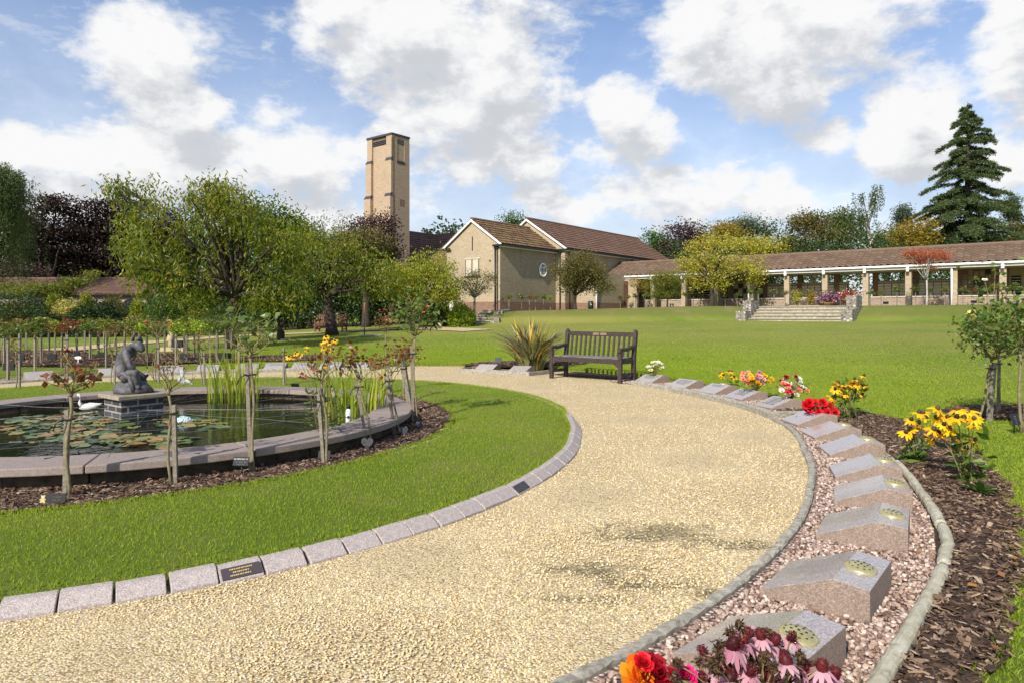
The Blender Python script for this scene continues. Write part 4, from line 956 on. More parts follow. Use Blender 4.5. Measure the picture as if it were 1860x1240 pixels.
tree('cherry_tree', 'middle cherry tree with dark leaning trunk in front of the red brown bench', 'tree', b0, lb, 'cherry', .25, 2.1, 950, 15, .19, .062, sig=.14, droop=1.2, flat=1.7, gap=-.3, seed=5, nbr=22, lean=(-.35, 0), twigs=2)
Z = 36.; b0 = tat(745, Z)
lb = [lob(770, 490, 62, 32, Z, b0, 0), lob(800, 505, 45, 32, Z, b0, -.3), lob(730, 505, 55, 32, Z, b0, .3), lob(815, 530, 30, 28, Z, b0, -.4), lob(750, 535, 50, 22, Z, b0, 0)]
tree('cherry_tree', 'yellow green cherry tree, the right one of three, next to the chapel gable', 'tree', b0, lb, 'cherry2', .17, 1.2, 760, 15, .17, .058, sig=.13, droop=1.2, flat=1.7, seed=6, nbr=16, lean=(.5, 0), twigs=2, bark=TRUNKG)
# dense dark shrub tree under the cherries
Z = 30.; b0 = tat(508, Z); lb = [lob(505, 535, 62, 52, Z, b0), lob(475, 560, 45, 28, Z, b0), lob(540, 555, 35, 30, Z, b0)]
tree('dense_shrub_tree', 'very dark green dense shrub between the two dark cherry trunks', 'tree', b0, lb, 'dark', .12, .6, 330, 28, .13, .07, sig=.22, seed=8, nbr=5)
# copper beeches and weeping willow at the left
for i, (px, Z, lbs, lab) in enumerate(((85, 58., [(85, 430, 62, 66), (50, 470, 50, 40), (95, 380, 32, 32), (40, 420, 34, 40), (110, 480, 60, 30)], 'almost black copper beech nearest the weeping willow'), (175, 60., [(180, 430, 62, 58), (160, 385, 38, 30), (205, 400, 45, 45), (200, 475, 60, 35)], 'almost black copper beech with ragged top left of the big cherry'), (262, 62., [(260, 425, 60, 55), (270, 480, 60, 35), (310, 420, 40, 40)], 'dark copper beech showing behind the left side of the big cherry'))):
    b0 = tat(px, Z); lb = [lob(*q, Z, b0, RNG.normal(0, 1.)) for q in lbs]
    tree('copper_beech', lab, 'tree', b0, lb, 'beech', .4, 2.2, 620, 34, .24, .15, sig=.50, droop=.05, seed=11+i, nbr=30, flat=.35, shell=.6, group='copper beeches on the left')
Z = 44.; b0 = tat(-14, Z); rg = np.random.default_rng(4)
r = thing('weeping_willow', 'tall weeping tree with hanging green strands at the left edge of the photo', 'tree', b0)
mb = MB(); VV_ = []
for k in range(520):
    px = rg.normal(-2, 20); px = min(px, 36-abs(rg.normal(0, 3))); py0 = 292+ (abs(px-8)/40)**2*55+abs(rg.normal(0, 16)) if rg.random() < .5 else rg.uniform(300, 450)
    x = at(px, Z)-b0[0]; y = rg.normal(0, 1.1); z = zat(py0, Z)-b0[2]; Ln = rg.uniform(1.2, 4.2); nn = int(Ln*26)
    t_ = rg.random(nn); VV_.append(np.stack([x+rg.normal(0, .07, nn)+.12*t_, y+rg.normal(0, .07, nn), z-Ln*t_], 1))
Pw = np.concatenate(VV_); v, f = leafq(Pw, .17, .045, rg, 1.4); mb.add(v, f, np.repeat(np.clip(rg.beta(2, 2, len(Pw))*.8+.1, 0, 1), 4)); mb.build('crown', LF['willow'], r)
tb = MB().tube([(0, 0, -.1), (.1, 0, 4), (.3, 0, 9.5)], [.4, .3, .1], 9); tb.build('trunk', TRUNK, r)
bb = MB()
for k in range(14): bb.tube(bez((.2, 0, 3+k*.4), (at(rg.uniform(-40, 30), Z)-b0[0], rg.normal(0, 1), zat(rg.uniform(300, 380), Z)-b0[2]), 6, (0, 0, .8), rg), np.linspace(.12, .02, 6), 5)
bb.build('branches', TRUNK, r)
# trees behind the cherries and round the tower: (px, Z, lobes, leaf, leaf len, clumps, label)
def bgtree(px, Z, lbs, leaf, n, lab, name='broadleaf_tree', ls=.22, lw=.13, seed=0, sig=.42, droop=.2, per=30, tr=.25, fork=1.8, bark=None, nbr=8, shell=.6, group=None, flat=.7, twigs=0):
    b0 = tat(px, Z); lb = [lob(*q, Z, b0, RNG.normal(0, .6)) for q in lbs]
    return tree(name, lab, 'tree', b0, lb, leaf, tr, fork, n, per, ls, lw, bark, sig, droop, seed, group, nbr=nbr, shell=shell, flat=flat, twigs=twigs)
bgtree(515, 52, [(470, 400, 60, 40), (525, 410, 42, 36), (550, 425, 35, 35), (480, 440, 80, 40)], 'green', 420, 'bright green dense tree rising behind the big cherry', seed=21, tr=.3)
bgtree(690, 44, [(695, 425, 32, 36), (655, 415, 36, 20), (705, 455, 26, 28), (630, 440, 35, 30)], 'plum', 260, 'purple leaved plum tree in front of the tower foot', 'plum_tree', .16, .10, 22, .32)
bgtree(665, 41, [(665, 438, 52, 30), (640, 455, 45, 25), (690, 460, 30, 24)], 'rust', 250, 'olive and orange tinted tree just below the tower', seed=23, ls=.15, lw=.09, sig=.28)
bgtree(600, 46, [(598, 425, 34, 26), (585, 400, 16, 20), (630, 400, 18, 16), (570, 440, 30, 26)], 'fir', 90, 'thin airy grey green tree left of the purple plum', seed=24, ls=.13, lw=.07, sig=.35, nbr=22, per=14, tr=.1, twigs=3)
bgtree(560, 50, [(545, 450, 50, 30), (590, 460, 55, 24)], 'green', 180, 'green tree filling the gap behind the middle cherry', seed=25)
bgtree(930, 78, [(928, 412, 38, 22), (905, 420, 26, 16)], 'green', 150, 'green treetop showing between the two chapel roofs', seed=26, fork=4)
# small tree by the gable, hawthorn, red acer, willow standard, yellow cherry, red maple
bgtree(862, 37.5, [(870, 520, 38, 18), (845, 515, 25, 20), (892, 505, 18, 12), (860, 500, 32, 12)], 'rust', 105, 'small thin grey leaved tree in front of the chapel gable', 'small_tree', .085, .045, 31, .17, .2, 26, .07, 1.55, TRUNKG, 16, .5, twigs=2)
bgtree(1045, 40.6, [(1050, 495, 48, 36), (1030, 515, 28, 22), (1080, 505, 32, 30), (1055, 475, 30, 20), (1100, 520, 14, 14)], 'rust', 620, 'round hawthorn with reddish berries against the chapel side wall', 'hawthorn', .10, .06, 32, .2, .3, 34, .10, .9, TRUNK, 14, .5)
bgtree(1159, 47, [(1157, 515, 22, 13), (1168, 522, 14, 8), (1150, 528, 10, 10)], 'orange', 60, 'small orange brown acer between the first colonnade pillars', 'small_acer', .09, .05, 33, .13, .3, 20, .04, 1.2, None, 10)
bgtree(1212, 42.5, [(1212, 520, 36, 26), (1212, 505, 32, 14), (1195, 530, 20, 14), (1232, 530, 18, 12)], 'acer', 260, 'round pale green standard willow ball in front of the colonnade', 'standard_willow', .16, .035, 34, .2, .1, 30, .05, 1.15, None, 10, .5)
bgtree(1293, 42.3, [(1300, 475, 62, 34), (1345, 485, 60, 20), (1250, 485, 30, 26), (1300, 440, 36, 20), (1380, 490, 38, 10), (1262, 450, 24, 16), (1290, 515, 50, 14), (1370, 505, 20, 14)], 'yellow', 470, 'spreading cherry with yellow autumn leaves before the colonnade', 'yellow_cherry_tree', .14, .075, 35, .22, .7, 24, .14, 1.4, TRUNK, 24, .5, twigs=1)
bgtree(1683, 35.6, [(1690, 462, 36, 11), (1655, 462, 22, 9), (1715, 468, 16, 12), (1692, 488, 12, 8), (1670, 475, 18, 8)], 'redmaple', 190, 'small red leaved maple with pale forked stems before the colonnade', 'red_maple', .075, .045, 36, .12, .2, 24, .045, 1.35, PALEBARK, 14, .4, twigs=1)
# the wood behind the colonnade
BG = [(1190, 66, [(1185, 445, 34, 22), (1205, 455, 36, 20)], 'green', 190, 'mid green tree directly right of the long chapel roof'),
      (1247, 64, [(1247, 432, 36, 28), (1222, 450, 34, 18), (1275, 450, 30, 20)], 'plum', 240, 'dark purple tree behind the colonnade roof'),
      (1318, 70, [(1316, 425, 34, 18), (1300, 445, 40, 18)], 'orange', 200, 'yellow orange rounded treetop behind the yellow cherry'),
      (1368, 74, [(1365, 408, 42, 15), (1390, 420, 26, 12), (1340, 420, 30, 14)], 'fir', 210, 'blue green flat topped pine like tree'),
      (1405, 62, [(1395, 450, 45, 18), (1350, 450, 50, 18), (1430, 458, 26, 14)], 'yellow', 230, 'hazy yellow and rust tree behind the colonnade ridge'),
      (1478, 60, [(1475, 425, 42, 38), (1460, 405, 24, 18), (1440, 450, 36, 22)], 'rust', 300, 'olive brown tree left of the birches'),
      (1525, 63, [(1520, 425, 30, 44), (1535, 400, 14, 22)], 'willow', 230, 'greyish weeping birch left of the bare limbed birch'),
      (1612, 64, [(1612, 440, 26, 20), (1600, 450, 30, 18)], 'green', 150, 'mixed green thicket right of the bare limbed birch'),
      (1665, 57, [(1665, 425, 40, 20), (1640, 435, 22, 16), (1660, 445, 44, 14)], 'orange', 230, 'golden orange maple left of the tall cedar'),
      (1640, 82, [(1640, 400, 12, 26), (1641, 385, 9, 12)], 'fir', 110, 'narrow grey green poplar behind the orange maple'),
      (1840, 78, [(1838, 395, 10, 34), (1838, 370, 7, 14)], 'fir', 110, 'narrow poplar just right of the tall cedar'),
      (1848, 60, [(1848, 430, 18, 26), (1865, 440, 20, 20)], 'rust', 170, 'rusty leaved tree at the right edge beyond the cedar')]
for i, (px, Z, lbs, leaf, n, lab) in enumerate(BG):
    bgtree(px, Z, lbs, leaf, n, lab, seed=50+i, fork=2.5, droop=(1.2 if 'weeping' in lab else .2), name={'orange': 'autumn_tree', 'plum': 'purple_tree', 'fir': 'poplar' if 'poplar' in lab else 'pine_tree'}.get(leaf, 'broadleaf_tree'))
bgtree(1760, 62, [(1740, 450, 60, 20), (1800, 448, 60, 20), (1700, 440, 30, 16)], 'green', 260, 'low green trees under the skirt of the cedar', seed=71)
# bare limbed birch: pale trunk, hanging tassels
Z = 60.; b0 = tat(1578, Z); rg = np.random.default_rng(9); r = thing('silver_birch', 'gaunt silver birch with pale bare limbs and hanging tassels of leaves', 'tree', b0)
tb = MB(); top = zat(335, Z)-b0[2]; tp = [(0, 0, -.1), (-.15, 0, 3.), (.15, 0, 5.2), (0, .1, 7.4), (.5, 0, 9.2), (.75, 0, top)]
tb.tube(tp, [.26, .2, .16, .12, .08, .03], 8); tb.build('trunk', PALEBARK, r); bb = MB(); VV_ = []
for (px, py, hx, hy, z0) in ((1540, 360, 0, 0, 6.5), (1556, 350, 0, 0, 7.), (1600, 345, 12, 30, 8.8), (1612, 395, 8, 20, 5.6), (1625, 400, 0, 0, 5.4), (1548, 425, 0, 0, 5.), (1535, 440, 0, 0, 3.5), (1590, 335, 0, 0, 9.), (1565, 380, 0, 0, 6.), (1580, 400, 0, 0, 5.)):
    q = (at(px, Z)-b0[0], rg.normal(0, .5), zat(py, Z)-b0[2]); bb.tube(bez((.05, 0, z0), q, 6, (0, 0, .5), rg), np.linspace(.09, .015, 6), 5)
    m_ = 7 if px not in (1625, 1612, 1600) else 3
    for k in range(m_):
        t_ = rg.uniform(.4, 1); x = q[0]*t_+rg.normal(0, .25); z = z0+(q[2]-z0)*t_; Ln = rg.uniform(.8, 2.6); nn = int(Ln*55); u = rg.random(nn)
        VV_.append(np.stack([x+rg.normal(0, .11, nn), q[1]*t_+rg.normal(0, .12, nn), z-Ln*u], 1))
bb.build('branches', PALEBARK, r); Pw = np.concatenate(VV_); v, f = leafq(Pw, .15, .08, rg, 1.2)
MB().add(v, f, np.repeat(np.clip(rg.beta(2, 2, len(Pw))*.6+.05, 0, 1), 4)).build('crown', LF['willow'], r)
# cedar
Z = 58.; b0 = tat(1757, Z); rg = np.random.default_rng(12); r = thing('cedar_tree', 'tall dark cedar with tiered drooping branches above the colonnade', 'tree', b0)
H = zat(186, Z)-b0[2]; MB().tube([(0, 0, -.1), (0, 0, H*.5), (.05, 0, H)], [.45, .25, .02], 9).build('trunk', TRUNK, r); bb = MB(); VV_ = []
half = [(186, 2), (215, 16), (250, 30), (280, 34), (320, 48), (360, 58), (400, 68), (440, 74), (480, 78)]
nb = 175
for k in range(nb):
    py = 192+(480-192)*(k/nb)**.9+rg.normal(0, 5); hw_ = np.interp(py, [h[0] for h in half], [h[1] for h in half])*Z/1240*rg.choice([.55, .8, 1.05, 1.25, 1.45])*rg.uniform(.9, 1.1); a = k*2.4+rg.normal(0, .3); z0 = zat(py, Z)-b0[2]
    d = np.array([math.cos(a), math.sin(a), 0]); rise = rg.uniform(-.12, .34); t_ = np.linspace(0, 1, 8)[:, None]
    P = np.array([0, 0, z0])+d*hw_*t_+np.array([0, 0, 1])*(rise*hw_*np.sin(t_*2.2)-.26*hw_*t_**2); bb.tube(P, np.linspace(.07, .012, 8), 5, cap=False)
    nn = int(130+hw_*240); u = np.sqrt(rg.uniform(.03, 1, nn)); base = np.array([np.interp(u, t_[:, 0], P[:, c]) for c in range(3)]).T
    side = np.array([-d[1], d[0], 0]); wd = .30*hw_*(u*(1.15-u))**.7+.06; base = base+side*(rg.uniform(-1, 1, nn)*wd)[:, None]; base[:, 2] += rg.normal(-.05, .07, nn)-.14*np.abs(((base-P[0])@side)); VV_.append(base)
bb.build('branches', TRUNK, r); Pw = np.concatenate(VV_); v, f = leafq(Pw, .22, .06, rg, .15)
MB().add(v, f, np.repeat(np.clip(rg.beta(2, 2.4, len(Pw)), 0, 1), 4)).build('crown', LF['cedar'], r)

# ------------------------------------------------------------ shrubs and hedges of the left background
def shrub(name, lab, px, py_top, py_bot, hwpx, leaf, n=3500, ls=.09, lw=.055, cone=False, Z=None, seed=0, cat='shrub', group=None, dep=None, sig=.1):
    X, Y, h = grd(px, py_bot) if Z is None else (at(px, Z), Z, g1(at(px, Z), Z))
    if Y > 39.5: Y = 39.5-1.5*(seed % 4)*.6; X = at(px, Y); h = g1(X, Y)
    rg = np.random.default_rng(seed+300); r = thing(name, lab, cat, (X, Y, h), group=group); s = Y/1240; H = (zat(py_top, Y)-h); R_ = hwpx*s; D_ = dep or R_*.9
    nc = max(30, n//18)
    if cone:
        t_ = 1-np.sqrt(rg.random(nc)); a = rg.uniform(0, 6.28, nc); q = R_*np.minimum(1, (1-t_)*1.25)**.8*(1+.08*rg.normal(size=nc)); C = np.stack([q*np.cos(a), q*np.sin(a), .05+t_*H], 1); dr_ = -.9
    else:
        d = rg.normal(size=(nc, 3)); d[:, 2] = np.abs(d[:, 2]); d /= np.linalg.norm(d, axis=1)[:, None]; q = 1-np.abs(rg.normal(0, .12, nc)); q *= 1+.07*np.sin(d[:, 0]*7+seed)*np.cos(d[:, 1]*6)
        C = d*q[:, None]*np.array([R_, D_, H*.62])+np.array([0, 0, H*.36]); dr_ = .0
        low = rg.random(nc) < .3; C[low, 2] = rg.uniform(.04, H*.4, low.sum()); C[low, :2] *= (1/np.maximum(.3, np.hypot(C[low, 0]/R_, C[low, 1]/D_)))[:, None]*.92
    P = np.repeat(C, 18, axis=0)+rg.normal(0, sig, (nc*18, 3)); P[:, 2] = np.maximum(P[:, 2], .02)
    v, f = leafq(P, ls, lw, rg, dr_); MB().add(v, f, np.repeat(np.clip(rg.beta(2, 2, len(P))*.8+np.repeat(rg.normal(.08, .1, nc), 18), 0, 1), 4)).build('foliage', LF[leaf], r)
    st_ = MB()
    for k in range(6):
        q = C[rg.integers(nc)]; st_.tube([(rg.normal(0, .05), rg.normal(0, .05), -.03), (q[0]*.4, q[1]*.4, q[2]*.5), tuple(q*.9)], [.03, .02, .008], 5)
    st_.build('stems', TRUNK, r); return r
SH = [('variegated_shrub', 'domed yellow variegated shrub', 122, 545, 588, 30, 'varieg', 6000), ('domed_shrub', 'dark green domed shrub right of the yellow variegated one', 188, 549, 592, 26, 'dark', 5000), ('domed_shrub', 'low dark green dome overlapping the yellow variegated shrub', 150, 557, 594, 28, 'dark', 4500),
      ('domed_shrub', 'olive clipped dome at the far left by the stakes', 24, 552, 580, 24, 'rust', 4000), ('conifer', 'small golden green clipped conifer left of the variegated shrub', 98, 532, 580, 14, 'gold', 3200), ('conifer', 'golden green clipped conifer above the dark domed shrub', 157, 530, 585, 15, 'gold', 3200), ('cone_conifer', 'pointed golden cone conifer in front of the arched building', 252, 528, 592, 14, 'gold', 5200),
      ('round_shrub', 'bright green rounded shrub right of the golden cone', 295, 537, 594, 30, 'green', 5000), ('dark_shrub', 'dark shrub with yellow tips under the big cherry', 350, 530, 594, 36, 'gold', 4500), ('dark_shrub', 'dark glossy laurel like shrub behind the pink rose', 190, 580, 612, 38, 'dark', 3500), ('dark_shrub', 'grey green low shrub left of the cherry trunk', 400, 552, 598, 26, 'willow', 3000),
      ('dark_shrub', 'dark wide shrub in the far left corner', 30, 530, 600, 60, 'dark', 5000), ('brown_shrub', 'brownish thin shrub beside the arched wall', 205, 535, 590, 22, 'rust', 2500), ('dark_shrub', 'dark hedge shrub behind the rose stakes at the left', 80, 570, 612, 50, 'dark', 4500), ('dark_shrub', 'dark green shrub behind the statue', 270, 575, 604, 45, 'rust', 4000),
      ('lime_shrub', 'bright lime green shrub beside the stone steps', 838, 556, 589, 22, 'lime', 5000), ('grey_shrub', 'low grey green mounded plant left of the lime shrub', 822, 573, 588, 17, 'willow', 1800), ('dark_shrub', 'dark green bush left of the white utility cabinet', 790, 548, 582, 26, 'green', 3500)]
for i, q in enumerate(SH):
    shrub(q[0], q[1], q[2], q[3], q[4], q[5], q[6], q[7], cone=('cone' in q[0]), seed=i, ls=.10, lw=.06)
bgtree(95, 41.5, [(100, 525, 52, 15), (60, 530, 45, 14), (140, 515, 34, 12), (165, 500, 22, 9), (20, 525, 30, 12)], 'acer', 330, 'flat layered green acer with orange tips in front of the long low roof', 'spreading_acer', .12, .07, 81, .2, .2, 26, .12, 1.1, None, 14, .5, flat=.4)
bgtree(10, 50, [(10, 500, 40, 26), (40, 505, 40, 20)], 'plum', 200, 'low purple brown tree beneath the willow', 'purple_tree', seed=82, fork=1.)
# long clipped hedge glimpsed through the colonnade and a continuous belt of far trees
def hedge(name, lab, x0, z0, x1, z1, h, leaf, n, th_=1.2, ls=.2, seed=0, kind=None, hv=.25):
    rg = np.random.default_rng(seed+900); c = ((x0+x1)/2, (z0+z1)/2, g1((x0+x1)/2, (z0+z1)/2)); nc = n//16; t_ = rg.random(nc); hh = h*(1+hv*np.sin(t_*31+seed)*np.cos(t_*13)+.1*rg.normal(size=nc)*hv)
    C = np.stack([x0+(x1-x0)*t_+rg.normal(0, th_*.3, nc)-c[0], z0+(z1-z0)*t_+rg.uniform(-th_, th_, nc)-c[1], hh*np.sqrt(rg.random(nc))], 1)
    P = np.repeat(C, 16, axis=0)+rg.normal(0, .3, (nc*16, 3)); v, f = leafq(P, ls, ls*.6, rg, .1)
    o = MB().add(v, f, np.repeat(np.clip(rg.beta(2, 2, len(P))*.8+np.repeat(rg.normal(.05, .12, nc), 16), 0, 1), 4)).build(name, LF[leaf]); o.location = c
    return tag(o, lab, 'hedge' if not kind else 'trees', None, kind)
hedge('hedge', 'long dark green hedge seen over the memorial walls of the colonnade', 13, 56, 42, 38, 4.2, 'dark', 26000, 1.0, .2, 1)
hedge('far_tree_belt', 'far low belt of mixed green trees closing the horizon behind the colonnade', 8, 92, 90, 68, 8.5, 'green', 20000, 3, .42, 2, 'stuff')
hedge('far_tree_belt', 'far dark belt of trees closing the view at the left', -85, 70, -4, 72, 8.5, 'dark', 42000, 3, .42, 3, 'stuff')
hedge('back_shrubbery', 'dark shrubbery behind the rose stakes under the cherries', at(330, 45), 43, at(800, 43), 43.5, 3.4, 'dark', 46000, 1.3, .19, 4)
hedge('back_shrubbery', 'dark green shrubbery behind the shrubs at the far left', at(-80, 43), 43, at(230, 43), 43.5, 1.5, 'dark', 20000, 1.2, .19, 5)
# pampas like pale grass clump behind the red bench
x, y, h = grd(548, 597); reed_clump('pale_grass_clump', x, y, 220, 1.5, .3, 'pale straw coloured ornamental grass left of the red brown bench', m=leafmat('straw_blade', [(.30, .26, .14), (.45, .40, .24), (.55, .50, .32)], .6, .3), w=.012, z0=h, lean=.5, cat='ornamental grass')
# bronze flax by the bench
x, y, h = grd(957, 664); x, y = .42, 14.9
reed_clump('flax_plant', x, y, 340, 1.2, .24, 'large spiky bronze and orange striped flax left of the dark bench', m=PHOR, w=.033, z0=.03, lean=.95, cat='flax plant', rng=np.random.default_rng(5))
# ------------------------------------------------------------ buildings, in the (s, w) frame of the colonnade
def U(s, w, z): return np.array([s*UR[0]+w*VV[0], s*UR[1]+w*VV[1], z])
ZV = np.array([0, 0, 1.])
AX = np.array([UR, VV, ZV])
def ub(mb, s0, s1, w0, w1, z0, z1, r=0., m=0):
    return mb.box(U((s0+s1)/2, (w0+w1)/2, (z0+z1)/2), (abs(s1-s0), abs(w1-w0), abs(z1-z0)), ax=AX, r=r, m=m)
def inv(px, s=None, w=None):
    """world (s,w) of the point seen at px lying on the line w=const or s=const"""
    k = (px-930)/1240
    if w is not None: # X = sUR0+wVV0 ; Y = sUR1+wVV1 ; X = kY
        return (k*w*VV[1]-w*VV[0])/(UR[0]-k*UR[1])
    return (k*s*UR[1]-s*UR[0])/(VV[0]-k*VV[1])
def dep(s, w): return s*UR[1]+w*VV[1]
def tileroof(name, a, b, c, d, mt, parent, rows=None, tw=.30, th_=.33, amp=.022, rg=None, ridge=True):
    """a-b along the eaves, d-c along the ridge; wavy pantiles with stepped rows"""
    rg = rg or np.random.default_rng(1); a, b, c, d = [np.array(q, float) for q in (a, b, c, d)]
    Ls = max(np.linalg.norm(b-a), np.linalg.norm(c-d)); Lt = np.linalg.norm((d+c)/2-(a+b)/2); nt = max(2, int(round(Ls/tw))); nr = max(2, int(round(Lt/th_)))
    k = 5; N = np.cross(b-a, d-a); N /= np.linalg.norm(N); N = N if N[2] > 0 else -N
    u = np.linspace(0, 1, nt*k+1); ph = (u*nt) % 1; wave = amp*np.where(ph < .62, np.sin(ph/.62*math.pi), -.35*np.sin((ph-.62)/.38*math.pi))
    rnd_ = np.repeat(rg.random((nr, nt)), k, axis=1); rnd_ = np.concatenate([rnd_, rnd_[:, -1:]], 1)
    mb = MB(); V_ = []; R_ = []
    for r in range(nr):
        for e, (t_, lift) in enumerate(((r/nr, .05), (min(1, (r+1)/nr+.0), .004))):
            base = (a+(b-a)*u[:, None])*(1-t_)+(d+(c-d)*u[:, None])*t_
            V_.append(base+N*(wave+lift+rg.normal(0, .003, len(u)))[:, None]); R_.append(rnd_[r])
    V_ = np.array(V_); m_ = len(u); f = []
    i = np.arange(m_-1)
    for r in range(nr*2-1): f.append(np.stack([r*m_+i, r*m_+i+1, (r+1)*m_+i+1, (r+1)*m_+i], 1))
    mb.add(V_.reshape(-1, 3), np.concatenate(f), np.concatenate(R_), 0, False)
    # underside slab
    lo = -N*.06; mb.add([a+lo, b+lo, c+lo, d+lo, a, b, c, d], [(3, 2, 1, 0), (0, 1, 5, 4), (1, 2, 6, 5), (2, 3, 7, 6), (3, 0, 4, 7)], .3)
    o = mb.build(name, mt, parent)
    if ridge:
        rb = MB(); nn = max(3, int(np.linalg.norm(c-d)/.45))
        qq = np.linspace(0, 1, nn*3+1)[:, None]; rb.tube(d+(c-d)*qq+ZV*.01, .105+.007*(np.arange(nn*3+1) % 3 == 0), 8, r=.5)
        rb.build('ridge_tiles', mt, o)
    return o
def hall(name, label, s0, s1, w0, w1, zb, ze, zr, brk, tl, oh=.25, front=True, lab2=None):
    sm = (s0+s1)/2; c = U(sm, w0, zb); r = thing(name, label, 'building', c, world=True)
    v = [U(s0, w0, zb), U(s1, w0, zb), U(s1, w1, zb), U(s0, w1, zb), U(s0, w0, ze), U(s1, w0, ze), U(s1, w1, ze), U(s0, w1, ze), U(sm, w0, zr), U(sm, w1, zr)]
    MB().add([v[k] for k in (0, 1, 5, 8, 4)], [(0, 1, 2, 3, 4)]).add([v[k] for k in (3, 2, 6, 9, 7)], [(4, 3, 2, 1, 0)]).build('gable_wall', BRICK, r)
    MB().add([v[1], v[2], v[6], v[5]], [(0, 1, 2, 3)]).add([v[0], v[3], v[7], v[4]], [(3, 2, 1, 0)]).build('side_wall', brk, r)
    sl = (zr-ze)/(sm-s0); e = oh*sl; rf = .10
    tileroof('roof', U(s1+oh, w0-.12, ze-e+rf), U(s1+oh, w1+.12, ze-e+rf), U(sm, w1+.12, zr+rf), U(sm, w0-.12, zr+rf), tl, r)
    tileroof('roof', U(s0-oh, w1+.12, ze-e+rf), U(s0-oh, w0-.12, ze-e+rf), U(sm, w0-.12, zr+rf), U(sm, w1+.12, zr+rf), tl, r, ridge=False)
    # white barge boards
    bb = MB()
    for sg, se in ((1, s1+oh), (-1, s0-oh)):
        p = [U(se, w0-.16, ze-e-.07), U(sm, w0-.16, zr-.07), U(sm, w0-.16, zr+.075), U(se, w0-.16, ze-e+.075)]
        q = [x+VV*.05 for x in p]; bb.add(p+q, [(0, 1, 2, 3), (7, 6, 5, 4), (0, 4, 5, 1), (3, 2, 6, 7), (0, 3, 7, 4)])
    bb.build('barge_board', WHITE, r)
    g_ = MB(); ub(g_, s1+oh-.02, s1+oh+.11, w0-.22, w1, ze-e-.04, ze-e+.07); ub(g_, s1-.45, s1+oh+.11, w0-.22, w0-.12, ze-e-.05, ze-e+.06)
    g_.build('gutter', BLACKG, r); g2 = MB(); ub(g2, s0-oh-.11, s0-oh+.02, w0-.22, w1, ze-e-.04, ze-e+.07); ub(g2, s0-oh-.11, s0+.45, w0-.22, w0-.12, ze-e-.05, ze-e+.06); g2.build('gutter', BLACKG, r)
    f_ = MB(); ub(f_, s1+.02, s1+oh-.03, w0-.1, w1, ze-e-.10, ze-e-.02); f_.build('soffit', WHITE, r)
    return r
# chapel with the gable
A = hall('chapel', 'small buff brick chapel with white edged gable, slit window and oval side window', -30.9, -26.4, 32.3, 38.32, .55, 5.62, 7.15, BRICKS, TILEA)
mb = MB(); ub(mb, -30.93, -26.37, 32.268, 38.3, .5, 2.02); mb.build('plinth', BRICKR, A)
sc_ = (-30.9-26.4)/2
mb = MB(); ub(mb, sc_-.035, sc_+.035, 32.28, 32.33, 5.25, 6.15); mb.build('slit_window', HOLE, A)
mb = MB(); ub(mb, sc_-.62, sc_+.66, 32.255, 32.33, 4.72, 4.80); mb.build('window_lintel', CREAM, A)
mb = MB(); ub(mb, sc_-.66, sc_+.70, 32.22, 32.33, 3.58, 3.66); mb.build('window_sill', GRAND, A)
mb = MB(); ub(mb, sc_-.55, sc_-.07, 32.285, 32.33, 3.68, 4.70); ub(mb, sc_+.03, sc_+.50, 32.285, 32.33, 3.68, 4.70); mb.build('blind_panel', CREAM, A)
mb = MB()
for s_ in (sc_-.58, sc_-.045, sc_+.52): ub(mb, s_, s_+.035, 32.27, 32.33, 3.67, 4.72)
mb.build('window_frame', HOLE, A)
for (ds, z) in ((-1.45, 4.5), (1.45, 4.5), (.9, 2.9)):
    mb = MB(); ub(mb, sc_+ds-.06, sc_+ds-.01, 32.28, 32.33, z, z+.1); ub(mb, sc_+ds+.02, sc_+ds+.07, 32.28, 32.33, z, z+.1); mb.build('vent_holes', HOLE, A)
def pipe(par, s, w, z0, z1, m=BLACKG, r_=.045, name='downpipe'):
    mb = MB().tube([U(s, w, z0), U(s, w, z1)], r_, 8); ub(mb, s-.07, s+.07, w-.05, w+.05, z1-.12, z1); mb.build(name, m, par)
pipe(A, -26.72, 32.21, .6, 5.4); pipe(A, -26.56, 32.22, .6, 5.4, r_=.025)
def oval(par, w, z, rx, rz, s=-26.36):
    n = 32; mb = MB(); v = []
    for q, ds in ((1.22, 0), (1.22, .06), (1., .06), (1., 0)):
        for j in range(n): a = 2*math.pi*j/n; v.append(U(s+ds, w+rx*q*math.cos(a), z+rz*q*math.sin(a)))
    f = [(i*n+j, i*n+(j+1) % n, (i+1)*n+(j+1) % n, (i+1)*n+j) for i in range(3) for j in range(n)]; mb.add(v, f, 0, 0, True)
    o = mb.build('oval_window', WHITE, par)
    g_ = MB().add([U(s+.012, w+rx*math.cos(2*math.pi*j/n), z+rz*math.sin(2*math.pi*j/n)) for j in range(n)], [tuple(range(n))]).build('pane', GLASSD, o); g_.location = (0, 0, 0)
    b_ = MB()
    for k in (-.5, 0, .5): h = math.sqrt(1-k*k)*rz; ub(b_, s+.02, s+.04, w+k*rx-.02, w+k*rx+.02, z-h, z+h)
    for k in (-.4, .4): h = math.sqrt(1-k*k)*rx; ub(b_, s+.022, s+.042, w-h, w+h, z+k*rz-.02, z+k*rz+.02)
    b_.build('glazing_bars', WHITE, o).location = (0, 0, 0)
    return o
wv = inv(985, s=-26.4)
for o in [oval(A, wv, zat(491, dep(-26.4, wv)), .34, .38)]:
    pass
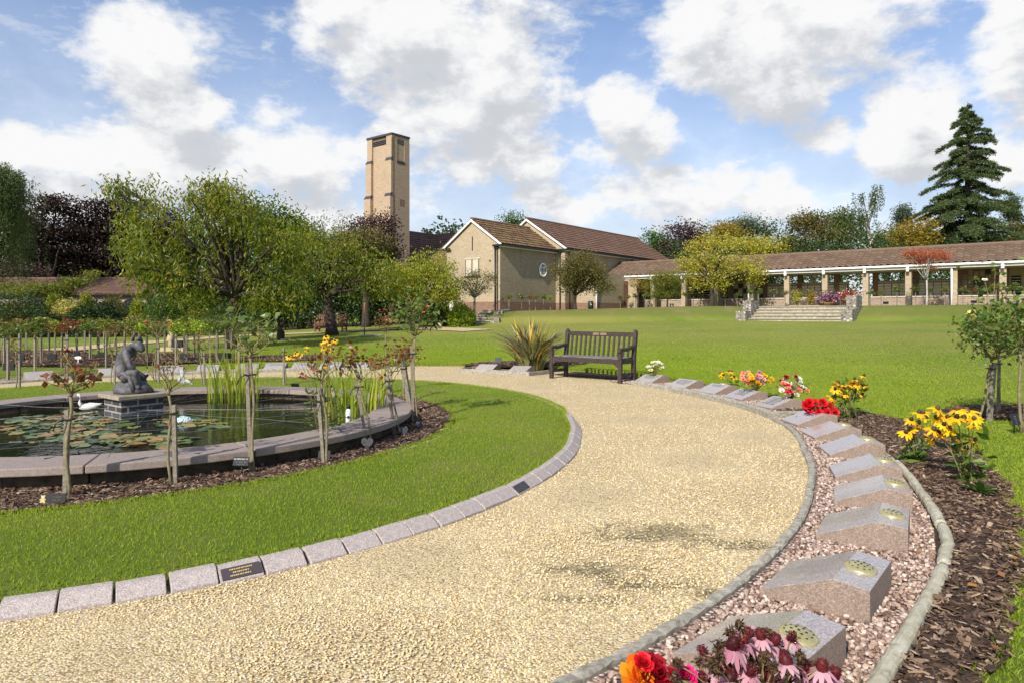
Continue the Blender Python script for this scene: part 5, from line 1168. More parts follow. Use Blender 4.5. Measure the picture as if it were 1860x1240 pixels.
# the long hall
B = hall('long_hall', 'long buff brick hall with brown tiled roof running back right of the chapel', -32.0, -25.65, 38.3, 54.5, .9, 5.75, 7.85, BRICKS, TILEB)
mb = MB(); ub(mb, -32.03, -25.62, 38.27, 54.45, .8, 2.02); mb.build('plinth', BRICKR, B)
pipe(B, -25.56, 38.75, 1.2, 5.5); pipe(B, -25.56, 47.5, 3.9, 5.5); pipe(B, -26.0, 38.2, 1.2, 5.5, r_=.04)
mb = MB(); ub(mb, -25.66, -23.9, 39.4, 44.2, 1.0, 4.02); mb.build('projecting_wall', BRICK, B)
mb = MB(); ub(mb, -25.64, -23.87, 39.37, 44.1, .9, 2.02); mb.build('plinth', BRICKR, B)
pipe(B, -23.84, 39.36, 1.2, 3.95, WHITE, .05)
# left wing with big tiled slope and cross gable
D = thing('left_wing', 'lower left wing with large red brown tiled slope and rooflight beside the chapel', 'building', U(-36, 36, 1), world=True)
mb = MB(); ub(mb, -44, -30.95, 36.3, 47, .5, 4.1); mb.build('wall', BRICKR, D)
tileroof('roof', U(-44, 35.9, 4.0), U(-30.95, 35.9, 4.0), U(-30.95, 41.6, zat(411, dep(-31, 41.6))), U(-44, 41.6, zat(411, dep(-31, 41.6))), TILEB, D)
tileroof('roof', U(-37.4, 34.4, 4.4), U(-37.4, 44, 4.4), U(-41.5, 44, 8.0), U(-41.5, 34.4, 8.0), TILEB, D)
mb = MB(); s0 = -32.8; ub(mb, -37.3, -37.1, 35.5, 36.0, 4.1, 4.3); mb.build('lead_flashing', METAL, D)
mb = MB(); a_ = math.atan2(3.4, 5.7); ax2 = np.array([UR, VV*math.cos(a_)+ZV*math.sin(a_), -VV*math.sin(a_)+ZV*math.cos(a_)])
wr = 36.5; mb.box(U(inv(800, w=wr), wr, 4.0+(wr-35.9)*.63+.14), (1.15, 1.0, .2), ax=ax2); mb.build('rooflight', GLASSD, D)
mb = MB(); mb.box(U(inv(800, w=wr), wr, 4.0+(wr-35.9)*.63+.06), (1.35, 1.2, .18), ax=ax2); mb.build('rooflight_frame', METAL, D)
# tower
ts1, tw0 = -37.85, 33.8; ts0, tw1 = ts1-2.77, tw0+1.75; TZ = zat(241, dep(ts1, tw0))
T = thing('chimney_tower', 'tall square buff brick tower with dark stepped caps and louvred top', 'tower', U((ts0+ts1)/2, (tw0+tw1)/2, 0), world=True)
mb = MB(); ub(mb, ts0+.06, ts1-.03, tw0+.14, tw1, -.2, TZ-.12); mb.build('shaft', BRICKT, T)
zA, zB = zat(292, 50.4), zat(357, 50.4)
for (a0, a1) in ((ts0, ts0+.55), (ts1-.62, ts1)):
    lf = a0 == ts0
    for (z0, z1, ex) in ((-.2, zB, .16), (zB, zA, .08), (zA, TZ-.1, 0.)):
        mb = MB(); ub(mb, a0-(ex if lf else 0), a1, tw0-ex, tw0+.3, z0, z1); mb.build('buttress', BRICKT, T)
    for z, ex in ((zB, .16), (zA, .08)):
        e0 = a0-(ex if lf else 0)-.02; e1 = a1+.02
        p = [U(e0, tw0-ex-.03, z-.02), U(e1, tw0-ex-.03, z-.02), U(e1, tw0+.02, z-.02), U(e0, tw0+.02, z-.02), U(e0+(.1 if lf else 0), tw0-ex+.10, z+.24), U(e1, tw0-ex+.10, z+.24), U(e1, tw0+.03, z+.24), U(e0+(.1 if lf else 0), tw0+.03, z+.24)]
        MB().hexa(p).build('weathering_cap', GRAND, T)
mb = MB(); ub(mb, ts0-.03, ts1+.03, tw0-.05, tw1+.03, TZ-.15, TZ); mb.build('coping', GRAND, T)
mb = MB()
for k in range(3): ub(mb, ts0+.56, ts1-.63, tw0+.05, tw0+.15, TZ-.44-.12*k, TZ-.38-.12*k)
mb.build('louvre', GRAND, T)
mb = MB(); ub(mb, ts0+.55, ts1-.62, tw0+.12, tw0+.16, TZ-.72, TZ-.2); mb.build('louvre_recess', BRICKR, T)
zs = zat(293, 50.5)
for (b0_, b1_) in ((tw0+.14, tw0+.52), (tw1-.52, tw1)):
    mb = MB(); ub(mb, ts1-.1, ts1+.0, b0_-.14 if b0_ < tw0+.2 else b0_, b1_, zs-.1, TZ-.3); mb.build('corner_pier', BRICKT, T)
mb = MB(); ub(mb, ts1-.1, ts1, tw0+.1, tw1, -.2, zs-.12); mb.build('side_face', BRICKT, T)
mb = MB(); ub(mb, ts1-.05, ts1+.02, tw0+.50, tw1-.50, zs-.2, zs+.02); mb.build('sill', GRAND, T)
mb = MB()
for k in range(3): ub(mb, ts1-.06, ts1-.01, tw0+.53, tw1-.53, TZ-.46-.12*k, TZ-.39-.12*k)
mb.build('louvre', GRAND, T)
mb = MB(); ub(mb, ts1-.01, ts1+.012, tw0+.75, tw0+1.2, zat(374, 50.6), zat(362, 50.6)); mb.build('access_panel', BRICKR, T)
# low building with arches far left
x0, x1, Zb = at(-60, 46), at(300, 46), 46.
LB = thing('arched_building', 'long low building with brown tiled roof and small arches at the far left', 'building', ((x0+x1)/2, Zb, 0), world=True)
zt = zat(535, Zb); mw = MB(); mw.box(((x0+x1)/2, Zb+1.5, zt/2-.1), (x1-x0, 3., zt+.2)); mw.build('wall', simple('pale_render', (.30, .22, .17), (.40, .31, .25), 3, .9), LB)
tileroof('roof', (x0-.3, Zb-.35, zt-.02), (x1+.3, Zb-.35, zt-.02), (x1+.3, Zb+2.6, zat(507, Zb+2.6)), (x0-.3, Zb+2.6, zat(507, Zb+2.6)), TILEB, LB)
for px in (236, 276, 205, 165, 125, 85):
    n = 12; xx = at(px, Zb); wz = .55; zz = zat(549, Zb); v = [(xx-wz, Zb-.012, .1), (xx+wz, Zb-.012, .1)]+[(xx+wz*math.cos(math.pi*j/n), Zb-.012, zz-.35+.55*math.sin(math.pi*j/n)) for j in range(n+1)]
    MB().add(v, [tuple(range(len(v)))]).build('arch', HOLE, LB)

# colonnade
K = thing('colonnade', 'long open colonnade with brown pantile roof, white gutter and buff brick pillars', 'colonnade', U(-12, 45, 1.65), world=True)
s0, s1 = -25.6, 6.; we = 43.35; wr = 45.6; wb = 47.6; zE = 3.98; zR = 5.08
tileroof('roof', U(s0, we, zE), U(s1, we, zE), U(s1, wr, zR), U(s0, wr, zR), TILEC, K, rg=np.random.default_rng(3), amp=.055, tw=.36, th_=.38)
tileroof('roof', U(s1, wb, zE), U(s0, wb, zE), U(s0, wr, zR), U(s1, wr, zR), TILEC, K, ridge=False)
mb = MB(); ub(mb, s0, s1, we-.10, we+.01, zE-.10, zE+.0); mb.build('gutter', WHITE, K)
mb = MB(); ub(mb, s0, s1, we+.04, we+.10, zE-.24, zE-.02); mb.build('fascia', simple('cream_fascia', (.55, .52, .45), (.66, .63, .56), 3, .6, 0), K)
mb = MB(); ub(mb, s0, s1, we+.11, wb-.1, zE-.20, zE-.14); mb.build('ceiling', simple('ceiling_board', (.50, .45, .36), (.58, .52, .42), 2, .9, 0), K)
PXC = [1133.8, 1187, 1243, 1302, 1365, 1430, 1499, 1573, 1650.5, 1733.5, 1822]
cs = [inv(p, w=43.75) for p in PXC]; cs.append(cs[-1]+2.25); cs.append(cs[-1]+2.25)
for i, s_ in enumerate(cs):
    mb = MB(); ub(mb, s_-.15, s_+.15, 43.6, 43.9, 1.2, zE-.22); mb.build('pillar', BRICK, K)
    mb = MB(); ub(mb, s_-.15, s_+.15, 46.4, 46.7, 1.2, zE-.2); mb.build('rear_pillar', BRICKR, K)
    if i not in (4, 9):
        mb = MB(); ub(mb, s_-.07, s_+.07, we-.06, we+.06, zE-.36, zE-.10); mb.build('bracket', WHITE, K)
for i in (4, 9): pipe(K, cs[i]-.10, 43.5, 1.3, zE-.1, WHITE, .05)
pipe(K, -24.55, 43.5, 1.3, zE-.1, WHITE, .05)
zl = zat(535.5, dep(cs[6], 45.2)); zlw = 2.22
mb = MB(); ub(mb, -23.8, 6., 45.2, 46.44, 1.2, 1.70); ub(mb, -23.8, 6., 43.95, 44.86, 1.2, 1.66); mb.build('paved_floor', simple('pale_paving', (.48, .43, .35), (.60, .55, .46), 3, .9, .1), K)
def seg(a, b_, w0, w1, z0, z1, name, m):
    mb = MB(); ub(mb, a, b_, w0, w1, z0, z1); return mb.build(name, m, K)
edges = [-24.4]+cs
for i in range(len(edges)-1):
    a, b_ = edges[i], edges[i+1]
    if i == 7: continue
    seg(a+.02, b_-.02, 44.9, 45.15, 1.2, zlw, 'low_wall', BRICKL)
    seg(a, b_, 44.86, 45.2, zlw+.002, zlw+.07, 'low_wall_cap', CREAM)
def back(a, b_, kind, seed):
    rg = np.random.default_rng(seed); w = 46.45
    low = kind == 'niche'
    zt = 3.22 if low else zE-.2
    ws = seg(a, b_, w, w+.2, 1.2, zt, 'back_wall', BRICKR if kind == 'plaque' else CREAM if low else BRICK)
    if low: seg(a, b_, w-.05, w+.25, zt+.001, zt+.06, 'wall_coping', CONC)
    pm = MB(); dm_ = MB(); L_ = b_-a
    if kind == 'niche':
        nx = 5; nz = 8
        for ix in range(nx):
            for iz in range(nz):
                u0 = a+.06+(L_-.12)*ix/nx; ub(pm, u0+.02, u0+(L_-.12)/nx-.02, w-.035, w+.01, 1.75+.17*iz, 1.75+.17*iz+.15, r=rg.random())
        pm.build('niche_slabs', simple('niche_slab', (.62, .55, .44), (.72, .65, .54), 2, .8, .1), K)
        seg(a, b_, w-.012, w-.004, 1.7, 3.14, 'niche_joints', simple('niche_joint', (.14, .11, .075), (.18, .14, .10), 3, .9, 0))
    elif kind == 'check':
        nx = 6; nz = 4
        for ix in range(nx):
            for iz in range(nz):
                u0 = a+.1+(L_-.2)*ix/nx; z0 = 1.95+.36*iz; tgt = pm if (ix+iz) % 2 else dm_
                ub(tgt, u0+.025, u0+(L_-.2)/nx-.025, w-.04, w+.01, z0, z0+.31)
        pm.build('pale_plaques', simple('pale_plaque', (.48, .43, .35), (.60, .55, .46), 2, .7, 0), K); dm_.build('dark_plaques', PANELD, K)
    elif kind == 'plaque':
        nx = 7
        for ix in range(nx):
            u0 = a+.12+(L_-.24)*ix/nx; z = 2.0
            while z < 3.5:
                h = .3 if rg.random() < .4 else .09; tgt = (dm_ if rg.random() < .35 else pm) if h > .2 else pm
                ub(tgt, u0+.02, u0+(L_-.24)/nx-.03, w-.03, w+.01, z, z+h); z += h+.06
        pm.build('pale_plaques', simple('tan_plaque', (.26, .20, .12), (.42, .34, .25), 9, .7, 0), K); dm_.build('dark_plaques', PANELD, K)
    else:
        for u0 in ((a+.25, b_-.65) if kind == 'slat' else (a+.3,)):
            fr = MB(); ub(fr, u0, u0+.42, w-.06, w+.01, 1.9, 3.35); o = fr.build('slatted_window', HOLE, K)
            sm = MB()
            for k in range(9): ub(sm, u0+.02, u0+.40, w-.10, w-.065, 1.97+.155*k, 2.01+.155*k)
            s_o = sm.build('slats', CREAM, o); s_o.location = (0, 0, 0)
KD = ['slat1', 'check', 'slat', 'slat', 'check', 'niche', 'niche', None, 'niche', 'niche', 'plaque', 'slat', 'slat']
for i, kd in enumerate(KD[:len(edges)-1]):
    if kd is None: back(edges[i], edges[i]+.7, 'niche', i); continue
    back(edges[i]+.01, edges[i+1]-.01, kd, i)
mb = MB(); ub(mb, -24.05, -23.6, 43.2, 43.26, 1.3, 3.6); mb.build('door', simple('brown_door', (.05, .02, .014), (.08, .035, .025), 4, .6, 0), K)
mb = MB(); ub(mb, -25.6, -22.9, 43.3, 43.5, 1.2, 3.7); mb.build('end_wall', BRICK, K)
mb = MB(); ub(mb, -24.75, -24.35, 43.25, 43.31, 2.1, 3.1); mb.build('end_window', CREAM, K)

# stone steps up the bank with flint flank walls
S = thing('stone_steps', 'broad curved flight of pale stone steps up the grass bank with flint side walls', 'steps', (at(1448, 37.6), 37.6, .9), world=True)
sA, sB = inv(1362, w=37.3), inv(1532, w=37.3); wS = 37.1; z0_ = .86
for k in range(5):
    n = 16; v = []; wf = wS+.42*k; za = z0_+.165*k
    for j in range(n+1):
        q = j/n; s_ = sA+(sB-sA)*q; bow = -.35*math.sin(math.pi*q)
        v += [U(s_, wf+bow, za-.06), U(s_, wf+bow, za+.165), U(s_, wf+bow+.9, za+.165)]
    f = [(3*j, 3*(j+1), 3*(j+1)+1, 3*j+1) for j in range(n)]+[(3*j+1, 3*(j+1)+1, 3*(j+1)+2, 3*j+2) for j in range(n)]
    MB().add(v, f).build('step', STEPST, S)
    v = []
    for j in range(n+1):
        q = j/n; s_ = sA+(sB-sA)*q; bow = -.35*math.sin(math.pi*q)
        v += [U(s_, wf+bow-.05, za+.125), U(s_, wf+bow-.05, za+.17), U(s_, wf+bow+.42, za+.17), U(s_, wf+bow-.001, za+.125)]
    f = [(4*j+e, 4*(j+1)+e, 4*(j+1)+e+1, 4*j+e+1) for j in range(n) for e in range(3 if False else 2)]+[(4*j+3, 4*(j+1)+3, 4*(j+1), 4*j) for j in range(n)]
    MB().add(v, f).build('tread_edge', CONC, S)
for sd_, a0 in (('l', sA-.55), ('r', sB+.02)):
    mb = MB(); ub(mb, a0, a0+.53, wS-.45, wS+.55, .7, zat(562 if sd_ == 'l' else 559, 37.)-.1); mb.build('flank_wall', FLINT, S)
    mb = MB(); ub(mb, a0+.03, a0+.50, wS+.56, wS+1.9, .7, 2.02 if sd_ == 'l' else 2.20); mb.build('flank_wall', FLINT, S)
mb = MB(); a_, b_ = inv(1436, w=39.3), inv(1492, w=39.3); ub(mb, a_, b_, 39.0, 40.4, 1.6, 1.73); tag(mb.build('brick_pad', brick('pink_brick', (.5, .27, .18), (.42, .22, .14), (.4, .3, .2))), 'flat pink brick pad at the head of the broad steps', 'brick pad')
# steps by the chapel
S2 = thing('side_steps', 'narrow pale stone steps with handrail climbing to the chapel corner', 'steps', (at(868, 39.), 39., .7), world=True)
for k in range(5):
    Zs = 37.6+.5*k; zz = zat(585.5, 37.6)-.10+.15*(k+1); x0, x1 = at(848+7*k, Zs), at(890+1.5*k, Zs)
    mb = MB().box(((x0+x1)/2, Zs+.45, zz-.5), (x1-x0, .9, 1.0)); mb.build('step', STEPST, S2)
    mb = MB().box(((x0+x1)/2, Zs+.20, zz+.022), (x1-x0, .50, .04)); mb.build('tread', CREAM, S2)
for (pa, pb, Za, Zb_, top) in ((890, 899, 37.4, 38.6, 575), (897, 920, 38.6, 40.8, 562), (843, 850, 37.9, 39.3, 573)):
    x0, x1 = at(pa, Za), at(pb, Zb_); c = MB().hexa([(x0, Za, .3), (x0+.5, Za, .3), (x1+.3, Zb_, .3), (x1-.1, Zb_, .3), (x0, Za, zat(top+3, Za)), (x0+.5, Za, zat(top+3, Za)), (x1+.3, Zb_, zat(top, Zb_)), (x1-.1, Zb_, zat(top, Zb_))]); c.build('flank_wall', FLINT, S2)
MB().tube([(at(896, 38.4), 38.4, zat(562, 38.4)), (at(896, 38.4), 38.4, zat(556, 38.4)), (at(914, 41), 41., zat(542, 41)), (at(914, 41), 41., zat(560, 41))], .02, 6).build('handrail', BLACKG, S2)
x, y, h = grd(826, 584); cab = thing('utility_cabinet', 'tall white cabinet standing beside the lime green shrub', 'cabinet', (x+.2, 40., .75), world=True)
bevel(MB().box((at(820, 40), 40., zat(556, 40)), (.24, .2, .72)).build('body', WHITE, cab), .02); MB().box((at(820, 40), 39.89, zat(556, 40)), (.2, .02, .66)).build('door', simple('cabinet_door', (.6, .6, .57), (.7, .7, .67), 3, .5, 0), cab)
def bin_(px, py, Z, hp, wp, lab):
    X = at(px, Z); z0 = zat(py, Z); s = Z/1240; r = thing('litter_bin', lab, 'litter bin', (X, Z, z0)); w_ = wp*s/2; h = hp*s
    MB().lathe((0, 0, 0), [(w_*.9, 0), (w_, .03), (w_, h*.82), (w_*.95, h*.84)], 16).build('body', simple('bin_green', (.012, .03, .03), (.02, .045, .042), 5, .4, 0), r)
    MB().lathe((0, 0, h*.86), [(w_*1.02, 0), (w_*1.05, h*.05), (w_*.9, h*.13), (.01, h*.15)], 16).build('lid', BLACK, r)
    MB().box((w_*-.1, -w_, h*.55), (w_*.5, .02, h*.18)).build('sticker', GOLDL, r)
bin_(1073, 562, 44.8, 15, 10, 'dark green litter bin standing by the white downpipe of the hall')
bin_(1220, 561, 42.0, 9, 7, 'small dark litter bin at the foot of the pale standard willow')
# ------------------------------------------------------------ benches
def bench(name, label, loc, rz, wood, seatm, wid=1.86, plaque=True, sc=1.):
    """back along local x, sitter faces local -y"""
    r = thing(name, label, 'bench', loc, rz); w = wid/2; D = .52
    for sx in (-1, 1):
        bevel(MB().box((sx*w, -D/2, .31), (.075, .06, .62)).build('leg', wood, r), .006)
        k = MB(); pts = [(sx*w, D/2-.04, 0), (sx*w, D/2-.04, .44), (sx*w, D/2+.03, .93)]
        x, y = .075/2, .035
        k.add([(sx*w+a*x, p[1]+b_*y, p[2]) for p in pts for a, b_ in ((-1, -1), (1, -1), (1, 1), (-1, 1))], [(3, 2, 1, 0), (8, 9, 10, 11)]+[(4*i+j, 4*i+(j+1) % 4, 4*i+4+(j+1) % 4, 4*i+4+j) for i in range(2) for j in range(4)])
        k.lathe((sx*w, D/2+.03, .925), [(.036, 0), (.034, .02), (.018, .04)], 10); bevel(k.build('leg', wood, r), .006)
        a = MB(); n = 8; pr = [(-D/2-.05, .600), (-D/2, .628), (-.05, .622), (.10, .650), (D/2, .672)]
        v = []
        for (yy, zz) in pr: v += [(sx*w-.036, yy, zz-.05), (sx*w+.036, yy, zz-.05), (sx*w+.036, yy, zz+.012), (sx*w-.036, yy, zz+.012)]
        a.add(v, [(3, 2, 1, 0), (16, 17, 18, 19)]+[(4*i+j, 4*i+(j+1) % 4, 4*i+4+(j+1) % 4, 4*i+4+j) for i in range(4) for j in range(4)])
        bevel(a.build('armrest', wood, r), .01, 3)
        bevel(MB().box((sx*w, 0, .15), (.045, D-.06, .055)).build('stretcher', wood, r), .004)
        bevel(MB().box((sx*w, 0, .385), (.04, D-.06, .08)).build('side_rail', wood, r), .004)
        q = MB(); q.add([(sx*(w-.037), -D/2-.02, .35), (sx*(w-.13), -D/2-.02, .35), (sx*(w-.037), -D/2-.02, .27), (sx*(w-.037), -D/2+.015, .35), (sx*(w-.13), -D/2+.015, .35), (sx*(w-.037), -D/2+.015, .27)], [(0, 1, 2), (5, 4, 3), (0, 3, 4, 1), (1, 4, 5, 2), (2, 5, 3, 0)]); q.build('corner_brace', wood, r)
    bevel(MB().box((0, -D/2, .385), (wid-.07, .04, .085)).build('front_rail', wood, r), .004)
    bevel(MB().box((0, D/2-.03, .40), (wid-.07, .035, .08)).build('back_rail', wood, r), .004)
    s = MB()
    for k in range(6): s.box((0, -D/2+.045+k*.085, .437-.004*math.sin(k*.6)+(.004 if k == 0 else 0)), (wid-.08 if k else wid-.09, .075, .022))
    bevel(s.build('seat', seatm, r), .004)
    bevel(MB().box((0, D/2+.022, .868), (wid-.07, .035, .085)).build('top_rail', wood, r), .006)
    s = MB(); n = 13
    for k in range(n):
        x = (k-(n-1)/2)*(wid-.14)/n; s.add([(x+a*.021, D/2-.045+b_*.009+(.065 if t_ else 0), .44 if not t_ else .835) for t_ in (0, 1) for a, b_ in ((-1, -1), (1, -1), (1, 1), (-1, 1))], [(3, 2, 1, 0), (4, 5, 6, 7)]+[(j, (j+1) % 4, 4+(j+1) % 4, 4+j) for j in range(4)])
    s.build('back_slats', wood, r)
    if plaque:
        pl = MB(); pl.box((-.085, D/2+.002, .868), (.145, .006, .05)); o = pl.build('memorial_plate', simple('worn_brass_plate', (.16, .10, .07), (.28, .20, .13), 40, .6, 0), r)
        pl = MB(); pl.box((.085, D/2+.002, .868), (.145, .006, .05)); pl.build('memorial_plate', o.data.materials[0], r)
    r.scale = (sc, sc, sc); return r
bench('garden_bench', 'dark brown weathered wooden bench at the edge of the gravel path', (1.54, 13.11, .0), math.atan2(-.65, .76), BENCHW, SEATW, 1.56)
x, y, h = grd(592, 604.5)
bench('garden_bench', 'red brown wooden bench standing behind the dark cherry trunk', (x+.1, y+.6, h+.03), rad(-12), REDW, REDW, 1.55, False)
mb = MB()
# dark trough bench at the head of the broad steps
r = thing('dark_trough', 'long low dark planter trough on the terrace behind the broad steps', 'planter', U(inv(1462, w=42.2), 42.2, 1.66))
bevel(MB().box((0, 0, .2), (1.6, .35, .38), rot=math.atan2(UR[1], UR[0])).build('body', simple('dark_trough', (.04, .035, .04), (.08, .07, .075), 8, .6), r), .02)
MB().box((0, 0, .385), (1.5, .26, .02), rot=math.atan2(UR[1], UR[0])).build('soil', MULCH, r)

# ------------------------------------------------------------ standard roses on stakes
def rose_tree(name, label, loc, H, hr, leaf, nleaf, blooms=(), stake=None, seed=0, group=None, detail=True, lean=(0, 0), sdx=.038, stem_r=.0095, nbr=9, ls=.05, lw=.034, top=.55, hoff=(0, 0), stake_w=.027, cat='standard rose', ties=1, drop=.2, soff=0.):
    rg = np.random.default_rng(seed+77); r = thing(name, label, cat, loc, rg.uniform(-.2, .2) if not detail else 0., group)
    n = 8; t_ = np.linspace(0, 1, n); P = np.stack([lean[0]*t_+.012*np.sin(t_*7+seed)*(t_ < 1), lean[1]*t_+.01*np.cos(t_*6+seed), -.03+(H+.03)*t_], 1)
    P[:, 0] += soff*(1-t_); m_ = MB().tube(P, np.linspace(stem_r*1.15, stem_r*.95, n)*(1+.08*rg.normal(size=n)), 7); m_.lathe(P[-1]-[0, 0, .02], [(stem_r, 0), (stem_r*1.6, .015), (stem_r*1.5, .03), (stem_r*.5, .045)], 7)
    m_.build('stem', STEM, r)
    if stake:
        sh = stake; s_ = MB(); w_ = stake_w/2; lx = lean[0]*sh/max(H, .1); ly = lean[1]*sh/max(H, .1)
        a_ = rg.uniform(-.3, .3); cs, sn = math.cos(a_), math.sin(a_); v = []
        for z, ox, oy in ((-.05, sdx, .015), (sh, sdx+lx, .015+ly)):
            for a, b_ in ((-1, -1), (1, -1), (1, 1), (-1, 1)): v.append((ox+w_*(a*cs-b_*sn), oy+w_*(a*sn+b_*cs), z))
        s_.add(v, [(3, 2, 1, 0), (4, 5, 6, 7)]+[(j, (j+1) % 4, 4+(j+1) % 4, 4+j) for j in range(4)]); s_.build('stake', STAKE, r)
        for k in range(ties):
            z = sh*(.90-.42*k); px_ = np.interp(z, P[:, 2], P[:, 0]); lx2 = lean[0]*z/max(H, .1); c0 = sdx+lx2
            tb = MB(); cx_ = (px_+c0)/2; ra = abs(px_-c0)/2+w_+.012
            ring = [(cx_+ra*math.cos(a), .012+(w_+.01)*math.sin(a), z) for a in np.linspace(0, 2*math.pi, 13)]; tb.tube(ring, .006, 5, cap=False)
            tb.tube([(cx_-ra*.4, -.02, z), (cx_-ra*1.2, -.05, z-.02), (cx_-ra*1.6, -.05, z-.07)], .004, 4); tb.build('tie', BLACK, r)
    tw = MB(); tips = []; c0 = P[-1]
    for k in range(nbr):
        a = k*2.4+rg.normal(0, .3); el_ = rg.uniform(.25, 1.25); L_ = hr*rg.uniform(.75, 1.25)
        q = c0+np.array([math.cos(a)*math.cos(el_)*L_+hoff[0], math.sin(a)*math.cos(el_)*L_+hoff[1], math.sin(el_)*L_*top*1.6]); pp = bez(c0, q, 6, (math.cos(a)*.02, 0, -.05*hr), rg); pp[1:-1] += rg.normal(0, .008, (4, 3))
        tw.tube(pp, np.linspace(stem_r*.62, stem_r*.24, 6), 5); tips.append(q)
        for j in range(3 if detail else 1):
            t2 = rg.integers(2, 6); d = rg.normal(size=3)*.35*hr; d[2] = abs(d[2])*1.1+.2*hr; q2 = pp[t2]+d; tw.tube([pp[t2], (pp[t2]+q2)/2+rg.normal(0, .01, 3), q2], [stem_r*.34, stem_r*.26, stem_r*.15], 4); tips.append(q2)
        if detail:
            for j in range(7):
                t2 = rg.uniform(.3, 4.9); i0 = int(t2); c = pp[i0]*(1-(t2-i0))+pp[i0+1]*(t2-i0); d = rg.normal(size=3); d /= np.linalg.norm(d); tw.tube([c, c+d*.018], [.003, .0005], 3)
    tw.build('branches', TWIG if detail else STEM, r)
    tips = np.array(tips)
    if nleaf:
        C = tips[rg.integers(0, len(tips), nleaf)]+rg.normal(0, 1, (nleaf, 3))*np.array([.2, .2, .17])*hr*(1.3 if nleaf > 150 else .55)
        C[:, 2] = np.maximum(C[:, 2], c0[2]-drop*hr); v, f = leafq(C, ls, lw, rg, .25)
        MB().add(v, f, np.repeat(np.clip(rg.beta(2, 2, nleaf), 0, 1), 4)).build('foliage', LF[leaf], r)
    for (pk, cnt, sz) in blooms:
        for j in range(cnt):
            q = tips[rg.integers(len(tips))]+np.array([0, -.02, .03])+rg.normal(0, .02, 3); bm = MB(); up = np.array([q[0]*1.2+rg.normal(0, .3), -.5, 1.]); rose_head(bm, q, sz, rg, up, 0, 3, 5); bm.build('bloom', PT[pk], r)
    return r
def rt(px, py, ptop, pstake, hw_, leaf, nleaf, lab, blooms=(), seed=0, leanpx=0, **k):
    x, y = gp(px, py, .04); s = y/1240; H = EYE-(ptop-HOR)*y/1240-.04; sh = EYE-(pstake-HOR)*y/1240-.04
    return rose_tree('standard_rose', lab, (x, y, .04), H, hw_*s, leaf, nleaf, blooms, sh, seed, lean=(leanpx*s, 0), **k)
rt(123, 903, 715, 745, 44, 'rosered', 80, 'standard rose with large red brown leaves, leftmost one in front of the pond', seed=1, ls=.062, lw=.042, sdx=-.025, leanpx=4, stem_r=.011, nbr=7, top=.5)
rt(310, 880, 712, 735, 38, 'rosered', 9, 'nearly bare standard rose with upright green thorny stems between statue and front coping', seed=2, sdx=.03, leanpx=-4, nbr=8, top=1.2)
rt(463, 858, 645, 660, 52, 'rose', 60, 'tall bare branched standard rose with a few green leaves, front centre of the pond', seed=3, sdx=-.035, leanpx=-8, nbr=10, stem_r=.010, top=.75, ls=.07, lw=.05)
rt(597, 842, 690, 715, 38, 'rosered', 45, 'sparse standard rose just in front of the vase of yellow daisies', seed=4, sdx=-.04, leanpx=-12, nbr=7, top=.8)
rt(676, 810, 690, 690, 40, 'rosered', 120, 'leaning standard rose with dark red leaves above the left heart plaque', seed=5, sdx=-.04, leanpx=-22, nbr=8, top=.7)
rt(724, 790, 678, 680, 28, 'rosered', 60, 'thin standard rose with leaning stem over the right heart plaque', seed=6, sdx=-.04, leanpx=-14, nbr=6, top=.9)
rt(756, 768, 612, 628, 40, 'rose', 200, 'tall standard rose with glossy green leaves at the right end of the pond bed', (('coral', 3, .022),), seed=7, sdx=-.035, leanpx=-4, nbr=9, top=.7, ls=.07, lw=.048)
rt(747, 748, 668, 660, 34, 'rosered', 150, 'standard rose tied to a thick leaning stake with brown red leaves', seed=8, sdx=0, leanpx=-14, nbr=8, stake_w=.06, top=.8)
rt(735, 728, 652, 642, 20, 'rosered', 24, 'short standard rose behind the thick leaning stake', seed=9, leanpx=-4, nbr=6)
rt(699, 716, 604, 640, 24, 'rosered', 130, 'slim standard rose with a crown of red buds seen behind the iris blades', (('dark', 3, .02),), seed=10, leanpx=2, nbr=8, top=.9)
rt(518, 702, 655, 632, 14, 'rose', 6, 'straight stake with thin rose stem at the back rim of the pond', seed=11, nbr=5, sdx=-.03)
rt(436, 700, 640, 620, 16, 'rose', 10, 'straight stake with thin rose stem behind the rear iris clump', seed=12, nbr=5, sdx=-.03)
rt(366, 702, 636, 640, 22, 'rosered', 26, 'standard rose with twiggy reddish head right of the statue behind the pond', seed=13, nbr=8)
rt(283, 700, 615, 625, 26, 'rosered', 34, 'twiggy standard rose close to the right shoulder of the statue', (('coral', 2, .03),), seed=14, nbr=9, top=1.)
rt(203, 702, 640, 655, 30, 'rosered', 50, 'standard rose with branching red tinged head just left of the statue', (('dark', 1, .03),), seed=15, nbr=10, top=1.)
rt(117, 702, 655, 608, 18, 'rosered', 20, 'tall grey stake and thin stem behind the swan ornament', seed=16, nbr=6)
rt(30, 708, 640, 606, 22, 'rosered', 30, 'tall grey stake at the far left behind the pond rim', seed=17, nbr=7)
